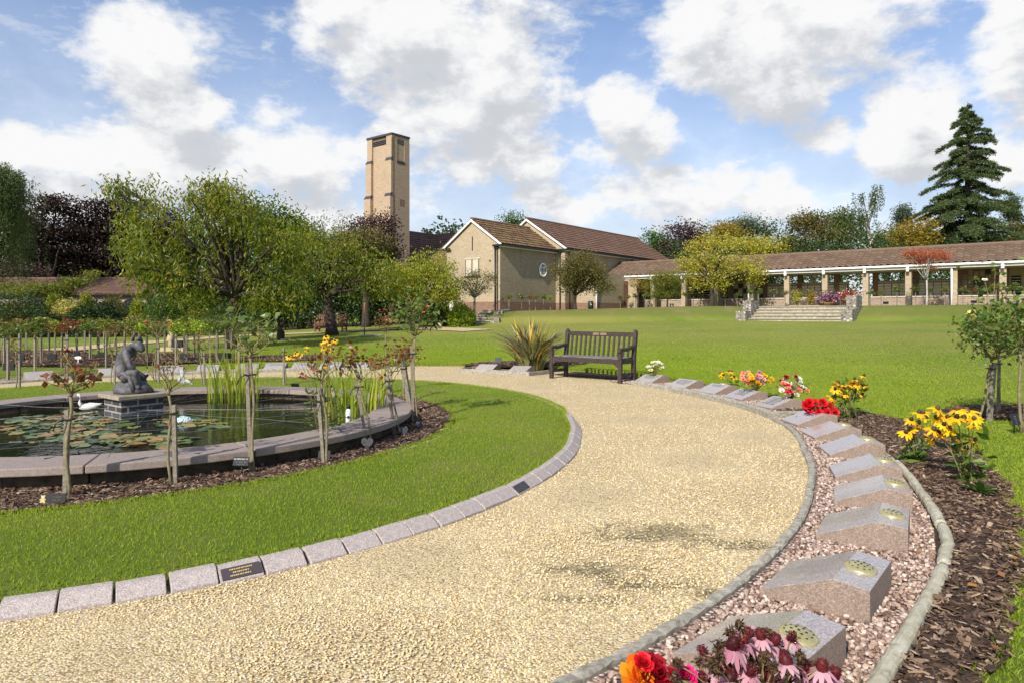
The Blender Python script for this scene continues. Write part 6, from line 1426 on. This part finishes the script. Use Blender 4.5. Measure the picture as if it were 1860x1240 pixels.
# yellow daisies in the vase among the roses
# distant standard roses
def proto(i, leaf, nleaf, blooms, lab):
    return rose_tree('standard_rose', lab, (0, 0, -50), .98, .225, leaf, nleaf, blooms, 1.0+.05*(i % 3), 100+i, detail=False, stem_r=.012, nbr=9, ls=.075, lw=.05, ties=1, stake_w=.045, top=.6, hoff=(0, 0))
KINDS = [('rose', 420, (('paleyellow', 5, .06),), 'pale yellow blooms'), ('rosered', 330, (), 'dark red leaves'), ('lime', 460, (), 'lime green head'), ('rose', 400, (('coral', 2, .055),), 'coral pink blooms'),
         ('rosered', 220, (('dark', 4, .04),), 'sparse red leaves'), ('rose', 380, (('red', 3, .05),), 'bright red blooms'), ('acer', 420, (), 'dense olive leaves'), ('rose', 300, (('pink', 4, .05),), 'soft pink blooms')]
PR = [proto(i, k[0], k[1], k[2], '') for i, k in enumerate(KINDS)]
reg(); used = set()
def far_rose(ki, x, y, z, lab, group, sc=1.):
    if ki not in used: used.add(ki); r = PR[ki]; r.location = (x, y, z); r.rotation_euler = (0, 0, RNG.uniform(0, 6.28)); r.scale = (sc, sc, sc)
    else: r = dup(PR[ki], (x, y, z), RNG.uniform(0, 6.28), sc=sc)
    r['label'] = lab; r['category'] = 'standard rose'; r['group'] = group; return r
LB_ = [(4, 672, 1), (16, 690, 3), (38, 655, 6), (46, 632, 4), (67, 682, 0), (77, 664, 1), (88, 640, 0), (101, 657, 2), (112, 668, 4), (122, 650, 4), (138, 654, 1), (152, 640, 6), (166, 656, 3), (177, 652, 7), (190, 640, 6), (195, 668, 6), (212, 648, 3), (228, 640, 0), (240, 655, 6), (252, 642, 0), (265, 660, 2), (284, 662, 3), (300, 648, 7), (322, 668, 2), (333, 645, 5), (341, 660, 6), (352, 653, 2), (362, 665, 2), (380, 645, 7), (396, 660, 7), (408, 658, 5), (418, 640, 6)]
for i, (px, py, ki) in enumerate(LB_):
    x, y, z = grd(px, py); hp = (py-598)*y/1240; sc_ = np.clip(hp/1.12, .82, 1.55)
    far_rose(ki, x, y, z, 'standard rose with %s, %s from the left behind the statue' % (KINDS[ki][3], ordw(i)), 'standard roses in the left bed', sc_)
RB = [(300+13.2*i+RNG.normal(0, 2.5), i) for i in range(39)]
for i, (px, k_) in enumerate(RB):
    pb = np.interp(px, [300, 480, 600, 800], [606, 597, 594, 584])+RNG.uniform(-5, 1.5); x, y, z = grd(px, pb); ki = [6, 3, 5, 6, 7, 1, 0, 4][i % 8]
    far_rose(ki, x, y, z, 'slim staked rose with %s, %s from the left under the cherries' % (KINDS[ki][3], ordw(i)), 'staked roses in the long rear bed', RNG.uniform(.95, 1.3))
CR = [1080+q/4.645 for q in (215, 275, 345, 428, 500, 770, 830, 893, 1105, 1207, 1310, 1385, 1510, 1603, 1715, 1828)]+[1460+q/4.645 for q in (565, 655, 785, 945, 1065, 1190, 1345, 1470, 1545, 1620, 1700, 1780, 1840)]
for i, px in enumerate(CR):
    w_ = 42.5; s_ = inv(px, w=w_); c = U(s_, w_, 0); ki = [6, 0, 3, 6, 7, 5, 0, 6][(i*3) % 8]
    if px in (1080+1105/4.645, 1080+1207/4.645, 1460+565/4.645): ki = 3
    zg = g1(c[0], c[1]); far_rose(ki, c[0], c[1], zg, 'standard rose with %s, %s from the left along the colonnade front' % (KINDS[ki][3], ordw(i)), 'standard roses in front of the colonnade', RNG.uniform(.68, .82))
for i, px in enumerate((924, 947, 961, 972, 988, 999)):
    s_ = -25.95; w_ = inv(px, s=s_); c = U(s_, w_, 0); ki = [6, 0, 4, 6, 5, 2][i]
    far_rose(ki, c[0], c[1], g1(c[0], c[1]), 'standard rose with %s, %s from the steps against the chapel side wall' % (KINDS[ki][3], ordw(i)), 'standard roses along the chapel wall', .75)
# roses at the right edge
x, y = gp(1793, 763, .04)
rose_tree('standard_rose', 'standard rose with a large pale yellow bloom at the right edge, two stakes below', (x, y, .04), .70, .30, 'rose', 620, (('paleyellow', 2, .05),), .66, 201, sdx=.03, soff=-.10, lean=(.06, 0), stem_r=.013, nbr=12, ls=.055, lw=.04, top=.62, stake_w=.045)
x, y = gp(1825, 755, .04)
rose_tree('standard_rose', 'standard rose on a dark stake behind the pale yellow one', (x, y+.1, .04), .80, .26, 'rose', 420, (('paleyellow', 1, .03),), .68, 202, sdx=.0, stem_r=.012, nbr=10, ls=.055, lw=.04, top=.6, lean=(.02, 0))
x, y = gp(1853, 783, .04)
rose_tree('standard_rose', 'tallest standard rose cut by the right edge of the photo', (x, y, .04), .86, .34, 'rose', 800, (('white', 1, .03),), 1.0, 203, sdx=.07, stem_r=.014, nbr=13, ls=.06, lw=.045, top=.7)
x, y = gp(1797, 690, 0); tg = MB().box((5.50, 7.93, .70), (.018, .004, .08), rot=.2); o = tg.build('plant_tag', WHITE); o.rotation_euler = (0, 0, 0); tag(o, 'small white plant tag hanging on the pale yellow rose', 'plant tag')

# ------------------------------------------------------------ plaques
def sign(name, label, px, py, w, h, tilt=.35, m=None, text=None, rz=0., lift=.05, stem=True, emblem=None, heart=False, lm=None, level=.04, cat='memorial plaque'):
    x, y = gp(px, py, level); r = thing(name, label, cat, (x, y, level), rz); m = m or SLATE; lm = lm or PALEL
    ca, sa = math.cos(tilt), math.sin(tilt); up = np.array([0, sa, ca]); nr = np.array([0, -ca, sa]); ax = np.array([[1, 0, 0], up, nr]); c = np.array([0, 0, lift+h/2])
    if heart:
        n = 30; v = []
        for k in range(n):
            a = 2*math.pi*k/n; hx = 16*math.sin(a)**3/34; hy = (13*math.cos(a)-5*math.cos(2*a)-2*math.cos(3*a)-math.cos(4*a))/30; v.append((hx*w, hy*h))
        V_ = [c+np.array([1, 0, 0])*a+up*b_+nr*d for d in (-.007, .007) for a, b_ in v]
        MB().add(V_, [tuple(range(n-1, -1, -1)), tuple(range(n, 2*n))]+[(k, (k+1) % n, n+(k+1) % n, n+k) for k in range(n)]).build('plate', m, r)
    else:
        bevel(MB().box(c, (w, h, .008), ax=ax).build('plate', m, r), .002)
    if stem: MB().tube([(0, .01, -.03), (0, .012, lift+h*.35)], .007, 6).build('spike', BLACK, r)
    if text:
        rows = len(text); lh = h*.8/rows
        for i, tx_ in enumerate(text):
            cu = bpy.data.curves.new('t', 'FONT'); cu.body = tx_; cu.size = lh*.95; cu.align_x = 'CENTER'; cu.extrude = .0004; cu.resolution_u = 1
            tmp = bpy.data.objects.new('t', cu); COL.objects.link(tmp); dg = bpy.context.evaluated_depsgraph_get(); me = bpy.data.meshes.new_from_object(tmp.evaluated_get(dg)); bpy.data.objects.remove(tmp)
            co = np.array([q.co[:] for q in me.vertices]) if len(me.vertices) else np.zeros((0, 3)); fs = [tuple(p.vertices) for p in me.polygons]
            if len(co):
                wd = np.ptp(co[:, 0]); k = min(1., w*.88/max(wd, 1e-6)); cc = c+nr*.0052+up*(h*.36-lh*(i+.75))
                if emblem: cc = cc+np.array([w*.16, 0, 0]); k = min(1., w*.6/wd)
                V_ = cc+np.outer(co[:, 0]*k, [1, 0, 0])+np.outer(co[:, 1]*k, up)+np.outer(co[:, 2], nr)
                MB().add(V_, fs).build('lettering', lm, r)
    if emblem:
        e = MB(); cc = c+nr*.0055+np.array([-w*.33, 0, 0])
        for (a, b_, q) in ((0, .012, .011), (-.009, .021, .0045), (.009, .021, .0045), (0, -.006, .013), (-.012, -.002, .006), (.012, -.002, .006), (-.010, -.018, .007), (.010, -.018, .007)):
            n = 10; e.add([cc+np.array([1, 0, 0])*(a+q*math.cos(2*math.pi*k/n))+up*(b_+q*math.sin(2*math.pi*k/n)) for k in range(n)], [tuple(range(n))])
        e.build('emblem', GOLDL, r)
    return r
sign('memorial_plaque', 'black IN MEMORY OF plaque on a spike left of the tall stake at pond front', 438, 862, .125, .068, .3, text=['IN MEMORY OF', '...... .......... ....', '... ....  ....'], rz=-.12, lift=.07)
sign('memorial_plaque', 'black plaque with gold bear emblem at the lower left in the bark mulch', 95, 915, .165, .068, .25, text=['... ..........', '....... ......', '......'], rz=.12, lift=.0, stem=False, emblem=True, lm=GOLDL)
sign('memorial_plaque', 'black plaque with tiny gold emblem at the foot of the daisy stake', 589, 836, .10, .085, .45, text=['.... ...', '......', '... ....'], rz=.05, lift=.0, stem=False, lm=GOLDL)
sign('heart_plaque', 'left heart shaped slate plaque leaning at the foot of a rose stake', 667, 815, .115, .115, .25, heart=True, m=GRAND, text=['... ....', '.......', '....'], rz=.1, lift=.0, stem=False, lm=STAKE)
sign('heart_plaque', 'right smaller heart shaped slate plaque in the mulch under the bent stem', 733, 792, .09, .115, .25, heart=True, m=GRAND, text=['....', '.....', '...'], rz=.4, lift=.0, stem=False, lm=STAKE)
sign('memorial_plaque', 'dark tilted plaque at the base of the right hand end stakes', 762, 776, .07, .07, .5, rz=.5, lift=.0, stem=False, m=GRAND)
sign('memorial_plaque', 'small black plaque facing left behind the pond end, near the thick leaning stake', 739, 719, .05, .09, .5, rz=1.1, lift=.02)
sign('memorial_plaque', 'black plaque seen from behind on the far pond rim below the middle tablet', 536, 705, .13, .07, -.6, lift=.02, stem=False)
sign('memorial_plaque', 'second black plaque on the far pond rim, nearer the iris clump', 598, 706, .11, .05, -.6, lift=.02, stem=False)
sign('memorial_plaque', 'small dark plaque on spike before the left flax tablet', 905, 672, .16, .13, .35, rz=-.3, lift=.16, m=GRAND, level=.0)
sign('memorial_plaque', 'small framed plaque on spike between the two flax tablets', 948, 675, .16, .13, .35, rz=-.2, lift=.18, level=.0, text=['. .. ....', '.. ....'])
sign('memorial_plaque', 'black plaque with white lines under the right edge roses', 1844, 783, .10, .115, .35, text=['........', '.......', '........', '....', '.....'], rz=.25, lift=.07, level=.05)
sign('memorial_plaque', 'dark plaque seen from behind beside the leaning right edge rose stem', 1786, 757, .11, .11, -.3, rz=.2, lift=.02, stem=False, level=.05)
for i, (px, py, w_, lab) in enumerate(((16, 684, .22, 'dark low plaque at the far left of the rose bed'), (38, 664, .17, 'black plaque on spike at the far left of the rose bed'), (94, 662, .22, 'broad black plaque between stakes in the left rose bed'), (127, 656, .14, 'small black plaque near the lime green rose'), (140, 656, .12, 'small black plaque beside the red leaved rose'), (188, 658, .2, 'double black plaque left of the statue in the rear bed'), (333, 662, .16, 'black plaque in the bed right of the statue'), (400, 660, .14, 'rounded grey plaque at the right end of the left rose bed'), (414, 660, .16, 'blue grey plaque at the right end of the left rose bed'), (1609, 548, .3, 'black plaque before the low wall left of the white colonnade downpipe'), (1769, 548, .3, 'black plaque before the low wall right of the white colonnade downpipe'))):
    if py > 600: x, y, z = grd(px, py)
    else: c = U(inv(px, w=43.0), 43.0, 0); x, y, z = c[0], c[1], g1(c[0], c[1])
    r = thing('memorial_plaque', lab, 'memorial plaque', (x, y, z)); MB().box((0, 0, .20), (w_, .03, .14)).build('plate', SLATE, r); MB().tube([(0, .02, -.03), (0, .02, .2)], .01, 5).build('spike', BLACK, r)
# oval white marker
x, y, z = grd(142, 664); r = thing('oval_marker', 'small white oval marker on a stick in the left rose bed', 'marker', (x, y, z)); n = 16
MB().add([(.085*math.cos(6.283*k/n), d, .20+.035*math.sin(6.283*k/n)) for d in (-.01, .01) for k in range(n)], [tuple(range(n-1, -1, -1)), tuple(range(n, 2*n))]+[(k, (k+1) % n, n+(k+1) % n, n+k) for k in range(n)]).build('plate', WHITE, r); MB().tube([(0, 0, -.03), (0, 0, .16)], .01, 5).build('spike', WHITE, r)
# glassy bird ornament, tan figure, headstone by the tree, flat round slab with post
x, y = gp(330, 708, .1); r = thing('glass_ornament', 'clear shiny bird shaped ornament behind the pond right of the statue', 'ornament', (x, y, .2)); gm, t, b = mat('clear_plastic', (.75, .77, .75), .08); b.inputs['Transmission Weight'].default_value = .6
MB().lathe((0, 0, 0), [(.02, 0), (.06, .02), (.05, .08), (.03, .13), (.02, .16), (.03, .19), (.01, .22)], 14, sc=(1.2, .7)).build('body', gm, r); MB().tube([(.06, 0, .05), (.12, 0, .02), (.18, 0, -.03)], [.03, .02, .008], 8).build('tail', gm, r)
x, y, z = grd(309, 637); r = thing('figure_ornament', 'small tan stone animal figure on a block on the far lawn', 'statue', (x, y, z)); tn = simple('tan_stone', (.40, .30, .17), (.52, .41, .25), 20, .8)
MB().box((.1, 0, .06), (.9, .5, .12)).build('base', tn, r); MB().box((.30, 0, .24), (.36, .3, .22)).build('block', SLATE, r)
skin_fig('figure', [(0, 0, .2, .12), (.02, 0, .42, .14), (.05, 0, .62, .08), (.08, 0, .78, .10), (.18, 0, .76, .05), (-.06, .0, .86, .03), (.12, -.1, .25, .06)], [(0, 1), (1, 2), (2, 3), (3, 4), (3, 5), (0, 6)], tn, r)
x, y, z = grd(510, 617); r = thing('small_headstone', 'small dark rounded headstone on the lawn under the cherries', 'headstone', (x, y, z)); n = 10
pr = [(-.16, -.05), (.16, -.05), (.16, .30)]+[(.16*math.cos(math.pi*k/n), .30+.13*math.sin(math.pi*k/n)) for k in range(1, n)]+[(-.16, .30)]; m_ = len(pr)
MB().add([(a, d, b_) for d in (-.05, .05) for a, b_ in pr], [tuple(range(m_)), tuple(range(2*m_-1, m_-1, -1))]+[((k+1) % m_, k, m_+k, m_+(k+1) % m_) for k in range(m_)]).build('stone', GRAND, r); MB().box((0, 0, .02), (1.0, .5, .05)).build('base', CONC, r)
x, y, z = grd(674, 610.5); r = thing('flat_slab', 'flat pale round slab with a slim orange topped post on the lawn', 'slab', (x, y, z)); MB().lathe((0, 0, 0), [(.55, 0), (.55, .05), (.5, .06)], 24, sc=(1, .6)).build('slab', CONC, r); MB().tube([(-.30, 0, 0), (-.30, 0, .9)], .025, 6).build('post', TRUNK, r); MB().tube([(-.30, 0, .9), (-.30, 0, 1.5)], .022, 6).build('post_top', mat('orange_post', (.32, .12, .03), .7)[0], r)
# small brown bricks by the flax tablets
for i, (px, py) in enumerate(((864, 672), (873, 669), (880, 667))):
    x, y = gp(px, py, 0); o = bevel(MB().box((0, 0, .045), (.2, .1, .07), rot=.4+i).build('loose_brick', BRICKR), .006); o.location = (x, y, .0); tag(o, ['loose orange brick nearest the path left of the flax tablets', 'middle loose brick left of the flax tablets', 'rearmost loose brick left of the flax tablets'][i], 'brick')
# planters at the terrace
def planter(px, py, Z, kinds, lab, hw_, hh, seed, pot=True):
    X = at(px, Z); z0 = zat(py, Z); rg = np.random.default_rng(seed); r = thing('flower_planter', lab, 'planter', (X, Z, z0)); s = Z/1240
    MB().lathe((0, 0, 0), [(hw_*s*.45, 0), (hw_*s*.6, .22), (hw_*s*.64, .25), (hw_*s*.5, .26)], 14).build('pot', simple('terracotta', (.28, .15, .08), (.36, .2, .11), 6, .8), r)
    C = rg.normal(0, 1, (700, 3))*np.array([hw_*s*.33, hw_*s*.3, hh*s*.22])+[0, 0, .25+hh*s*.4]; v, f = leafq(C, .10, .06, rg, .1); MB().add(v, f, np.repeat(rg.beta(2, 2, 700), 4)).build('foliage', LF['dark'], r)
    for k in kinds:
        C = rg.normal(0, 1, (85, 3))*np.array([hw_*s*.33, hw_*s*.3, hh*s*.2])+[rg.normal(0, .1), -.10, .26+hh*s*.36]; v, f = leafq(C, .10, .09, rg, 0); MB().add(v, f, np.repeat(rg.random(85), 4)).build('blossom', PT[k], r)
Zp = 38.9
planter(1503, 558, 39.4, ('purple', 'mauve', 'pink', 'purple', 'mauve'), 'planter of purple and pink flowers at the top of the broad steps', 24, 24, 1)
planter(1543, 552, 38.2, ('red', 'white', 'red', 'mauve', 'white'), 'planter of red and white flowers on the right flank wall', 24, 22, 2)
for px, k in ((1447, 'left yellow orange one of two small autumn bushes behind the broad steps'), (1473, 'right orange one of two small autumn bushes behind the broad steps')):
    s_ = inv(px, w=40.6); c = U(s_, 40.6, 0); rg = np.random.default_rng(px); r = thing('autumn_bush', k, 'shrub', (c[0], c[1], g1(c[0], c[1])+.02)); C = rg.normal(0, 1, (500, 3))*np.array([.13, .12, .2])+[0, 0, .42]; C[:, 2] = np.abs(C[:, 2]); v, f = leafq(C, .10, .05, rg, -.3)
    MB().add(v, f, np.repeat(rg.beta(2, 2, 500), 4)).build('foliage', LF['yellow'] if px < 1460 else LF['orange'], r); MB().tube([(0, 0, -.02), (0, 0, .4)], .03, 6).build('stem', TRUNK, r)

# ------------------------------------------------------------ flowers near the camera
def pz(px, py, Z): return np.array([at(px, Z), Z, zat(py, Z)])
def floral(name, lab, base, heads, fn, Z0=None, nleaf=120, leaf='green', ls=.10, lw=.035, stemr=.0035, lspread=.12, lh=.25, seed=0, cat='flowers', vase_=None, basal=0, lq=.2):
    rg = np.random.default_rng(seed); base = np.array(base, float); r = thing(name, lab, cat, tuple(base)); sm = MB()
    for h in heads:
        q = np.array(h[:3])-base; a = rg.normal(0, .012, 3); a[2] = 0; b0 = a*2.5; pts = bez(b0, q, 7, (q[0]*-.12, q[1]*-.12, q[2]*.15), rg); sm.tube(pts, np.linspace(stemr, stemr*.6, 7), 5)
    if heads: sm.build('stems', TWIG, r)
    for h in heads:
        q = np.array(h[:3])-base; hb = MB(); mats_ = fn(hb, q, h[3:], rg); hb.build('bloom', mats_, r)
    if nleaf:
        C = np.stack([np.clip(rg.normal(0, lspread, nleaf), -1.5*lspread, 1.5*lspread), np.clip(rg.normal(0, lspread*.8, nleaf), -lspread, lspread), rg.uniform(.01, lh, nleaf)], 1); v, f = leafq(C, ls, lw, rg, -lq); MB().add(v, f, np.repeat(rg.beta(2.5, 2, nleaf), 4)).build('foliage', LF[leaf], r)
    if basal:
        m_ = MB()
        for k in range(basal):
            a = rg.uniform(0, 6.28); L_ = rg.uniform(.09, .17); e = rg.uniform(.15, 1.0); d = np.array([math.cos(a)*math.cos(e), math.sin(a)*math.cos(e), math.sin(e)]); s = np.array([-math.sin(a), math.cos(a), 0])*.022; o_ = np.array([rg.normal(0, .02), rg.normal(0, .02), .0]); dr_ = np.array([0, 0, -.03])
            v = [o_-s*.2, o_+d*L_*.4-s, o_+d*L_*.75-s*.8+dr_*.4, o_+d*L_+dr_, o_+d*L_*.75+s*.8+dr_*.4, o_+d*L_*.4+s, o_+s*.2]; m_.add(v, [(0, 1, 2, 3, 4, 5, 6)], rg.random(), 0, True)
        m_.build('basal_leaves', LF[leaf], r)
    return r
def fn_daisy(sz=.05):
    def f_(hb, q, ex, rg): daisy(hb, q, sz*rg.uniform(.8, 1.15), rg, (rg.normal(0, .45), -.35+rg.normal(0, .35), 1.), 0, 1, 11, .45, .35); return [PT['yellow'], PT['brown']]
    return f_
def z6(l, Zf): return [tuple(pz(1460+a/4.645, 620+b_/4.645, Zf(a, b_))) for a, b_ in l]
R1 = [(1125, 565), (1300, 570), (1210, 640), (1125, 640), (1290, 640), (1440, 650), (1440, 700), (1090, 740), (1140, 780), (1230, 740), (1080, 820), (1290, 820), (1430, 840), (1360, 905), (1380, 590), (1180, 700), (1350, 650)]
rg_ = np.random.default_rng(42)
floral('yellow_coneflower_clump', 'larger clump of yellow daisies with dark centres, tall stems, nearest the right lawn', (3.33, 4.98, .05), z6(R1, lambda a, b_: 5.0+rg_.normal(0, .12)), fn_daisy(.072), leaf='green', nleaf=46, ls=.13, lw=.045, lspread=.10, lh=.32, seed=1, stemr=.004, basal=16)
R2 = [(970, 600), (1030, 650), (960, 690), (900, 740), (905, 660), (1010, 600), (860, 765)]
floral('yellow_coneflower_clump', 'left clump of yellow daisies leaning out over the bark mulch with a leafy base', (3.30, 5.60, .05), z6(R2, lambda a, b_: 5.5+rg_.normal(0, .1)), fn_daisy(.066), leaf='green', nleaf=26, ls=.12, lw=.04, lspread=.08, lh=.2, seed=2, stemr=.0035, basal=30)
R3 = [(285, 350), (265, 400), (330, 390), (240, 470), (300, 375), (430, 320), (470, 330), (510, 375), (505, 290), (420, 350), (380, 385), (490, 445), (345, 440), (450, 365), (400, 370)]
floral('yellow_coneflower_clump', 'slender clump of yellow daisies behind the red roses', (3.93, 7.95, .04), z6(R3, lambda a, b_: 7.9+rg_.normal(0, .12)), fn_daisy(.07), nleaf=110, ls=.10, lw=.04, lspread=.10, lh=.42, seed=3, stemr=.004, basal=12)
floral('yellow_coneflower_clump', 'tiny trio of yellow daisies on the lawn behind the middle tablet', (pz(1325, 705, 11.3)[0], 11.3, .02), [tuple(pz(a, b_, 11.3)) for a, b_ in ((1308, 678), (1323, 675), (1333, 684), (1328, 674), (1313, 680))], fn_daisy(.075), nleaf=20, lspread=.06, lh=.2, seed=4)
# low green shoots in the mulch
floral('green_shoots', 'tuft of long green leaves below the yellow daisies in the bark mulch', (3.18, 4.62, .05), [], fn_daisy(), nleaf=0, basal=22, seed=5, cat='plant')
# vase of yellow daisies by the pond rose
y_ = 6.1; b0 = np.array([at(585, y_), y_, .22]); rg_ = np.random.default_rng(8)
hd = [tuple(pz(380+a/4.43, 540+b_/4.43, y_+rg_.normal(0, .06))) for a, b_ in ((640, 475), (670, 485), (695, 455), (705, 440), (735, 465), (790, 395), (790, 430), (940, 320), (1010, 350), (915, 375), (950, 390), (970, 370), (920, 410), (940, 430), (980, 400), (1000, 420), (930, 350), (1030, 465), (990, 440), (930, 550))]
floral('daisy_bunch', 'loose bunch of yellow daisies and white flowers tied at the pond front rose', tuple(b0), hd, fn_daisy(.034), nleaf=150, leaf='willow', ls=.06, lw=.02, lspread=.10, lh=.36, seed=9, stemr=.0025)
def ball(name, lab, px, py, Z, hwp, hhp, kinds, n, sz, seed, bz, filler='green'):
    rg = np.random.default_rng(seed); s = Z/1240; base = np.array([at(px, Z), Z, bz]); r = thing(name, lab, 'bouquet', tuple(base)); cz = zat(py, Z)-bz; sm = MB(); hs = []
    for k in range(n):
        a = rg.uniform(0, 6.28); u = math.sqrt(rg.random()); q = np.array([u*math.cos(a)*hwp*s, rg.normal(0, .4)*hwp*s*.7-.02, cz+u*math.sin(a)*hhp*s]); hs.append(q); sm.tube([(0, 0, .0), tuple(q*[.4, .4, .6]), tuple(q)], .003, 4)
    sm.build('stems', TWIG, r)
    for k, q in enumerate(hs):
        hb = MB(); rose_head(hb, q, sz*rg.uniform(.75, 1.15), rg, (q[0]*2, -.7, .8), 0, 3, 5); hb.build('bloom', PT[kinds[k % len(kinds)]], r)
    C = rg.normal(0, 1, (140, 3))*np.array([hwp*s*.5, hwp*s*.35, hhp*s*.5])+[0, .01, cz*.85]; v, f = leafq(C, .05, .018, rg, 0); MB().add(v, f, np.repeat(rg.beta(2, 2, 140), 4)).build('greenery', LF[filler], r); return r
ball('flower_bouquet', 'small posy of creamy white flowers on the tablet nearest the bench', 1190, 665, 12.4, 15, 9, ('white', 'paleyellow', 'white'), 20, .035, 1, .13)
ball('flower_bouquet', 'bouquet of pink, yellow and orange flowers on a tablet', 1374, 688, 9.9, 26, 13, ('coral', 'yellow', 'pink', 'yellow', 'mauve', 'coral'), 34, .038, 2, .14)
ball('flower_bouquet', 'bouquet of pink, white and dark red artificial flowers on a tablet', 1438, 700, 9.0, 29, 18, ('white', 'pink', 'red', 'white', 'coral', 'dark', 'white'), 40, .034, 3, .14, 'fir')
rg_ = np.random.default_rng(5); Zr = 7.62; base = np.array([at(1487, Zr), Zr, .15]); r = thing('red_rose_bunch', 'bunch of nine bright red roses lying on a granite tablet', 'bouquet', tuple(base)); sm = MB()
for k, (a, b_) in enumerate(((1050, 320), (1160, 335), (1330, 320), (1470, 400), (1030, 470), (1250, 540), (1420, 525), (1580, 520), (980, 375))):
    q = pz(1380+a/11.625, 700+b_/11.625, Zr+rg_.normal(0, .03)-(.05 if b_ > 450 else 0))-base; sm.tube([(0, .05, .0), tuple(q*.6), tuple(q)], .004, 5); hb = MB(); rose_head(hb, q-[0, 0, .02], .052, rg_, (q[0]*1.5, -1.2, .7), 0, 4, 6); hb.build('bloom', PT['red'], r)
sm.build('stems', TWIG, r); C = rg_.normal(0, 1, (60, 3))*np.array([.09, .03, .03])+[0, .03, .07]; v, f = leafq(C, .06, .03, rg_, 0); MB().add(v, f, np.repeat(rg_.beta(2, 2, 60), 4)).build('leaves', LF['dark'], r)
# coneflowers at the very front
zc = lambda a, b_: (1120+a/3.72, 1040+b_/3.72)
CH = [(815, 475, 1), (860, 430, 1), (890, 398, 1), (975, 408, 1), (1060, 445, 1), (1180, 425, 1), (1145, 575, 1), (985, 640, 1), (765, 685, 1), (590, 520, 1), (555, 695, 1), (1390, 620, 1), (1465, 668, 1), (1275, 685, 1), (1360, 650, 1), (1075, 712, 1), (750, 632, 1), (630, 728, 1), (1025, 400, 0), (770, 390, 0), (830, 352, 0), (690, 490, 0), (740, 480, 0), (985, 468, 0), (930, 425, 0), (405, 610, 0), (880, 530, 0), (1240, 560, 0), (400, 700, 0), (650, 620, 0), (660, 560, 0), (1000, 560, 0), (830, 600, 0), (700, 680, 0), (930, 590, 0), (1060, 640, 0), (880, 700, 0), (1180, 700, 1), (480, 735, 1), (620, 600, 0), (700, 560, 0), (780, 470, 1), (1250, 610, 1), (1310, 625, 0), (900, 650, 1), (1100, 500, 0), (680, 630, 1), (1020, 690, 1), (840, 660, 0), (1210, 640, 0), (560, 590, 0)]
rg_ = np.random.default_rng(15); hd = []
for a, b_, k in CH: px, py = zc(a, b_); Z = 1.93+rg_.normal(0, .07)+(b_-550)*-.0004; hd.append((*pz(px, py, Z), k))
def fn_cone(hb, q, ex, rg):
    if ex[0]: daisy(hb, q-[0, 0, .012], .042*rg.uniform(.8, 1.2), rg, (rg.normal(0, .25), rg.normal(0, .2)-.15, 1.), 0, 1, 14, .75, .6); hb.v[-1] = (hb.v[-1]-hb.v[-1].mean(0))*[1.35, 1.35, .95]+hb.v[-1].mean(0); cc = hb.v[-1].mean(0); d = rg.normal(size=(260, 3)); d /= np.linalg.norm(d, axis=1)[:, None]; v, f = leafq(cc+d*[.014, .014, .015], .008, .0028, rg, -.3); hb.add(v, f, np.repeat(rg.uniform(.2, 1, 260), 4), 1); return [PT['mauve'], PT['cone']]
    n = 90; d = rg.normal(size=(n, 3)); d /= np.linalg.norm(d, axis=1)[:, None]; v, f = leafq(q+d*.012*rg.uniform(.3, 1., (n, 1))*[1.1, 1.1, 1.3], .016, .006, rg, .3); hb.add(v, f, np.repeat(rg.random(n), 4)); return [PT['brown'], PT['brown']]
floral('coneflower_clump', 'clump of pink and faded brown coneflowers in front of the nearest tablet', (.68, 1.90, .03), hd, fn_cone, nleaf=90, leaf='dark', ls=.06, lw=.018, lspread=.16, lh=.24, seed=12, stemr=.0032)
for (a, b_, k, sz, lab) in ((150, 665, 'orange', .055, 'single orange and yellow rose bloom at the bottom edge'), (250, 645, 'dark', .05, 'deep red rose bloom touching the orange rose'), (178, 590, 'red', .028, 'small red rose bloom above the orange rose'), (350, 690, 'dark', .036, 'dark red rose bloom right of the orange rose'), (465, 680, 'magenta', .032, 'vivid magenta rose bloom beside the coneflowers')):
    px, py = zc(a, b_); c = pz(px, py, 1.9); r = thing('garden_rose', lab, 'rose', (c[0]+.02, c[1]+.05, .03)); q = c-np.array(r.location); hb = MB(); rose_head(hb, q-[0, 0, sz*.3], sz, rg_, (rg_.normal(0, .3), -.7, 1.), 0, 5, 7); hb.build('bloom', PT[k], r)
    MB().tube([(0, 0, -.03), tuple(q*.5), tuple(q)], .004, 5).build('stem', TWIG, r); C = rg_.normal(0, 1, (10, 3))*.03+q*[1, 1, .8]-[0, 0, .03]; v, f = leafq(C, .05, .03, rg_, 0); MB().add(v, f, .4).build('leaves', LF['rose'], r)
# fallen leaves and litter
lm = leafmat('fallen_leaf', [(.35, .12, .02), (.45, .22, .04), (.28, .11, .05), (.42, .36, .08)], .6, .2); k = 0
FL = [(1655, 1004), (1825, 1050), (1840, 1040), (1832, 1012), (1848, 1000), (1790, 918), (1826, 1188), (1712, 790), (1570, 738), (205, 972), (155, 953), (1805, 921), (1836, 1022), (1756, 1064), (1846, 965)]
for (px, py) in FL:
    x, y = gp(px, py, .07); v = [(0, 0, 0), (.02, -.012, .008), (.042, -.008, .004), (.05, 0, .012), (.042, .012, .004), (.02, .013, .010)]
    o = MB().add(v, [(0, 1, 2, 3, 4, 5)], RNG.random(), 0, True).build('fallen_leaf', lm); o.location = (x, y, .075); o.rotation_euler = (RNG.normal(0, .2), RNG.normal(0, .2), RNG.uniform(0, 6.28)); tag(o, 'small fallen leaf, orange or brown, lying on grass or bark', 'leaf', 'fallen leaves scattered on grass and bark')
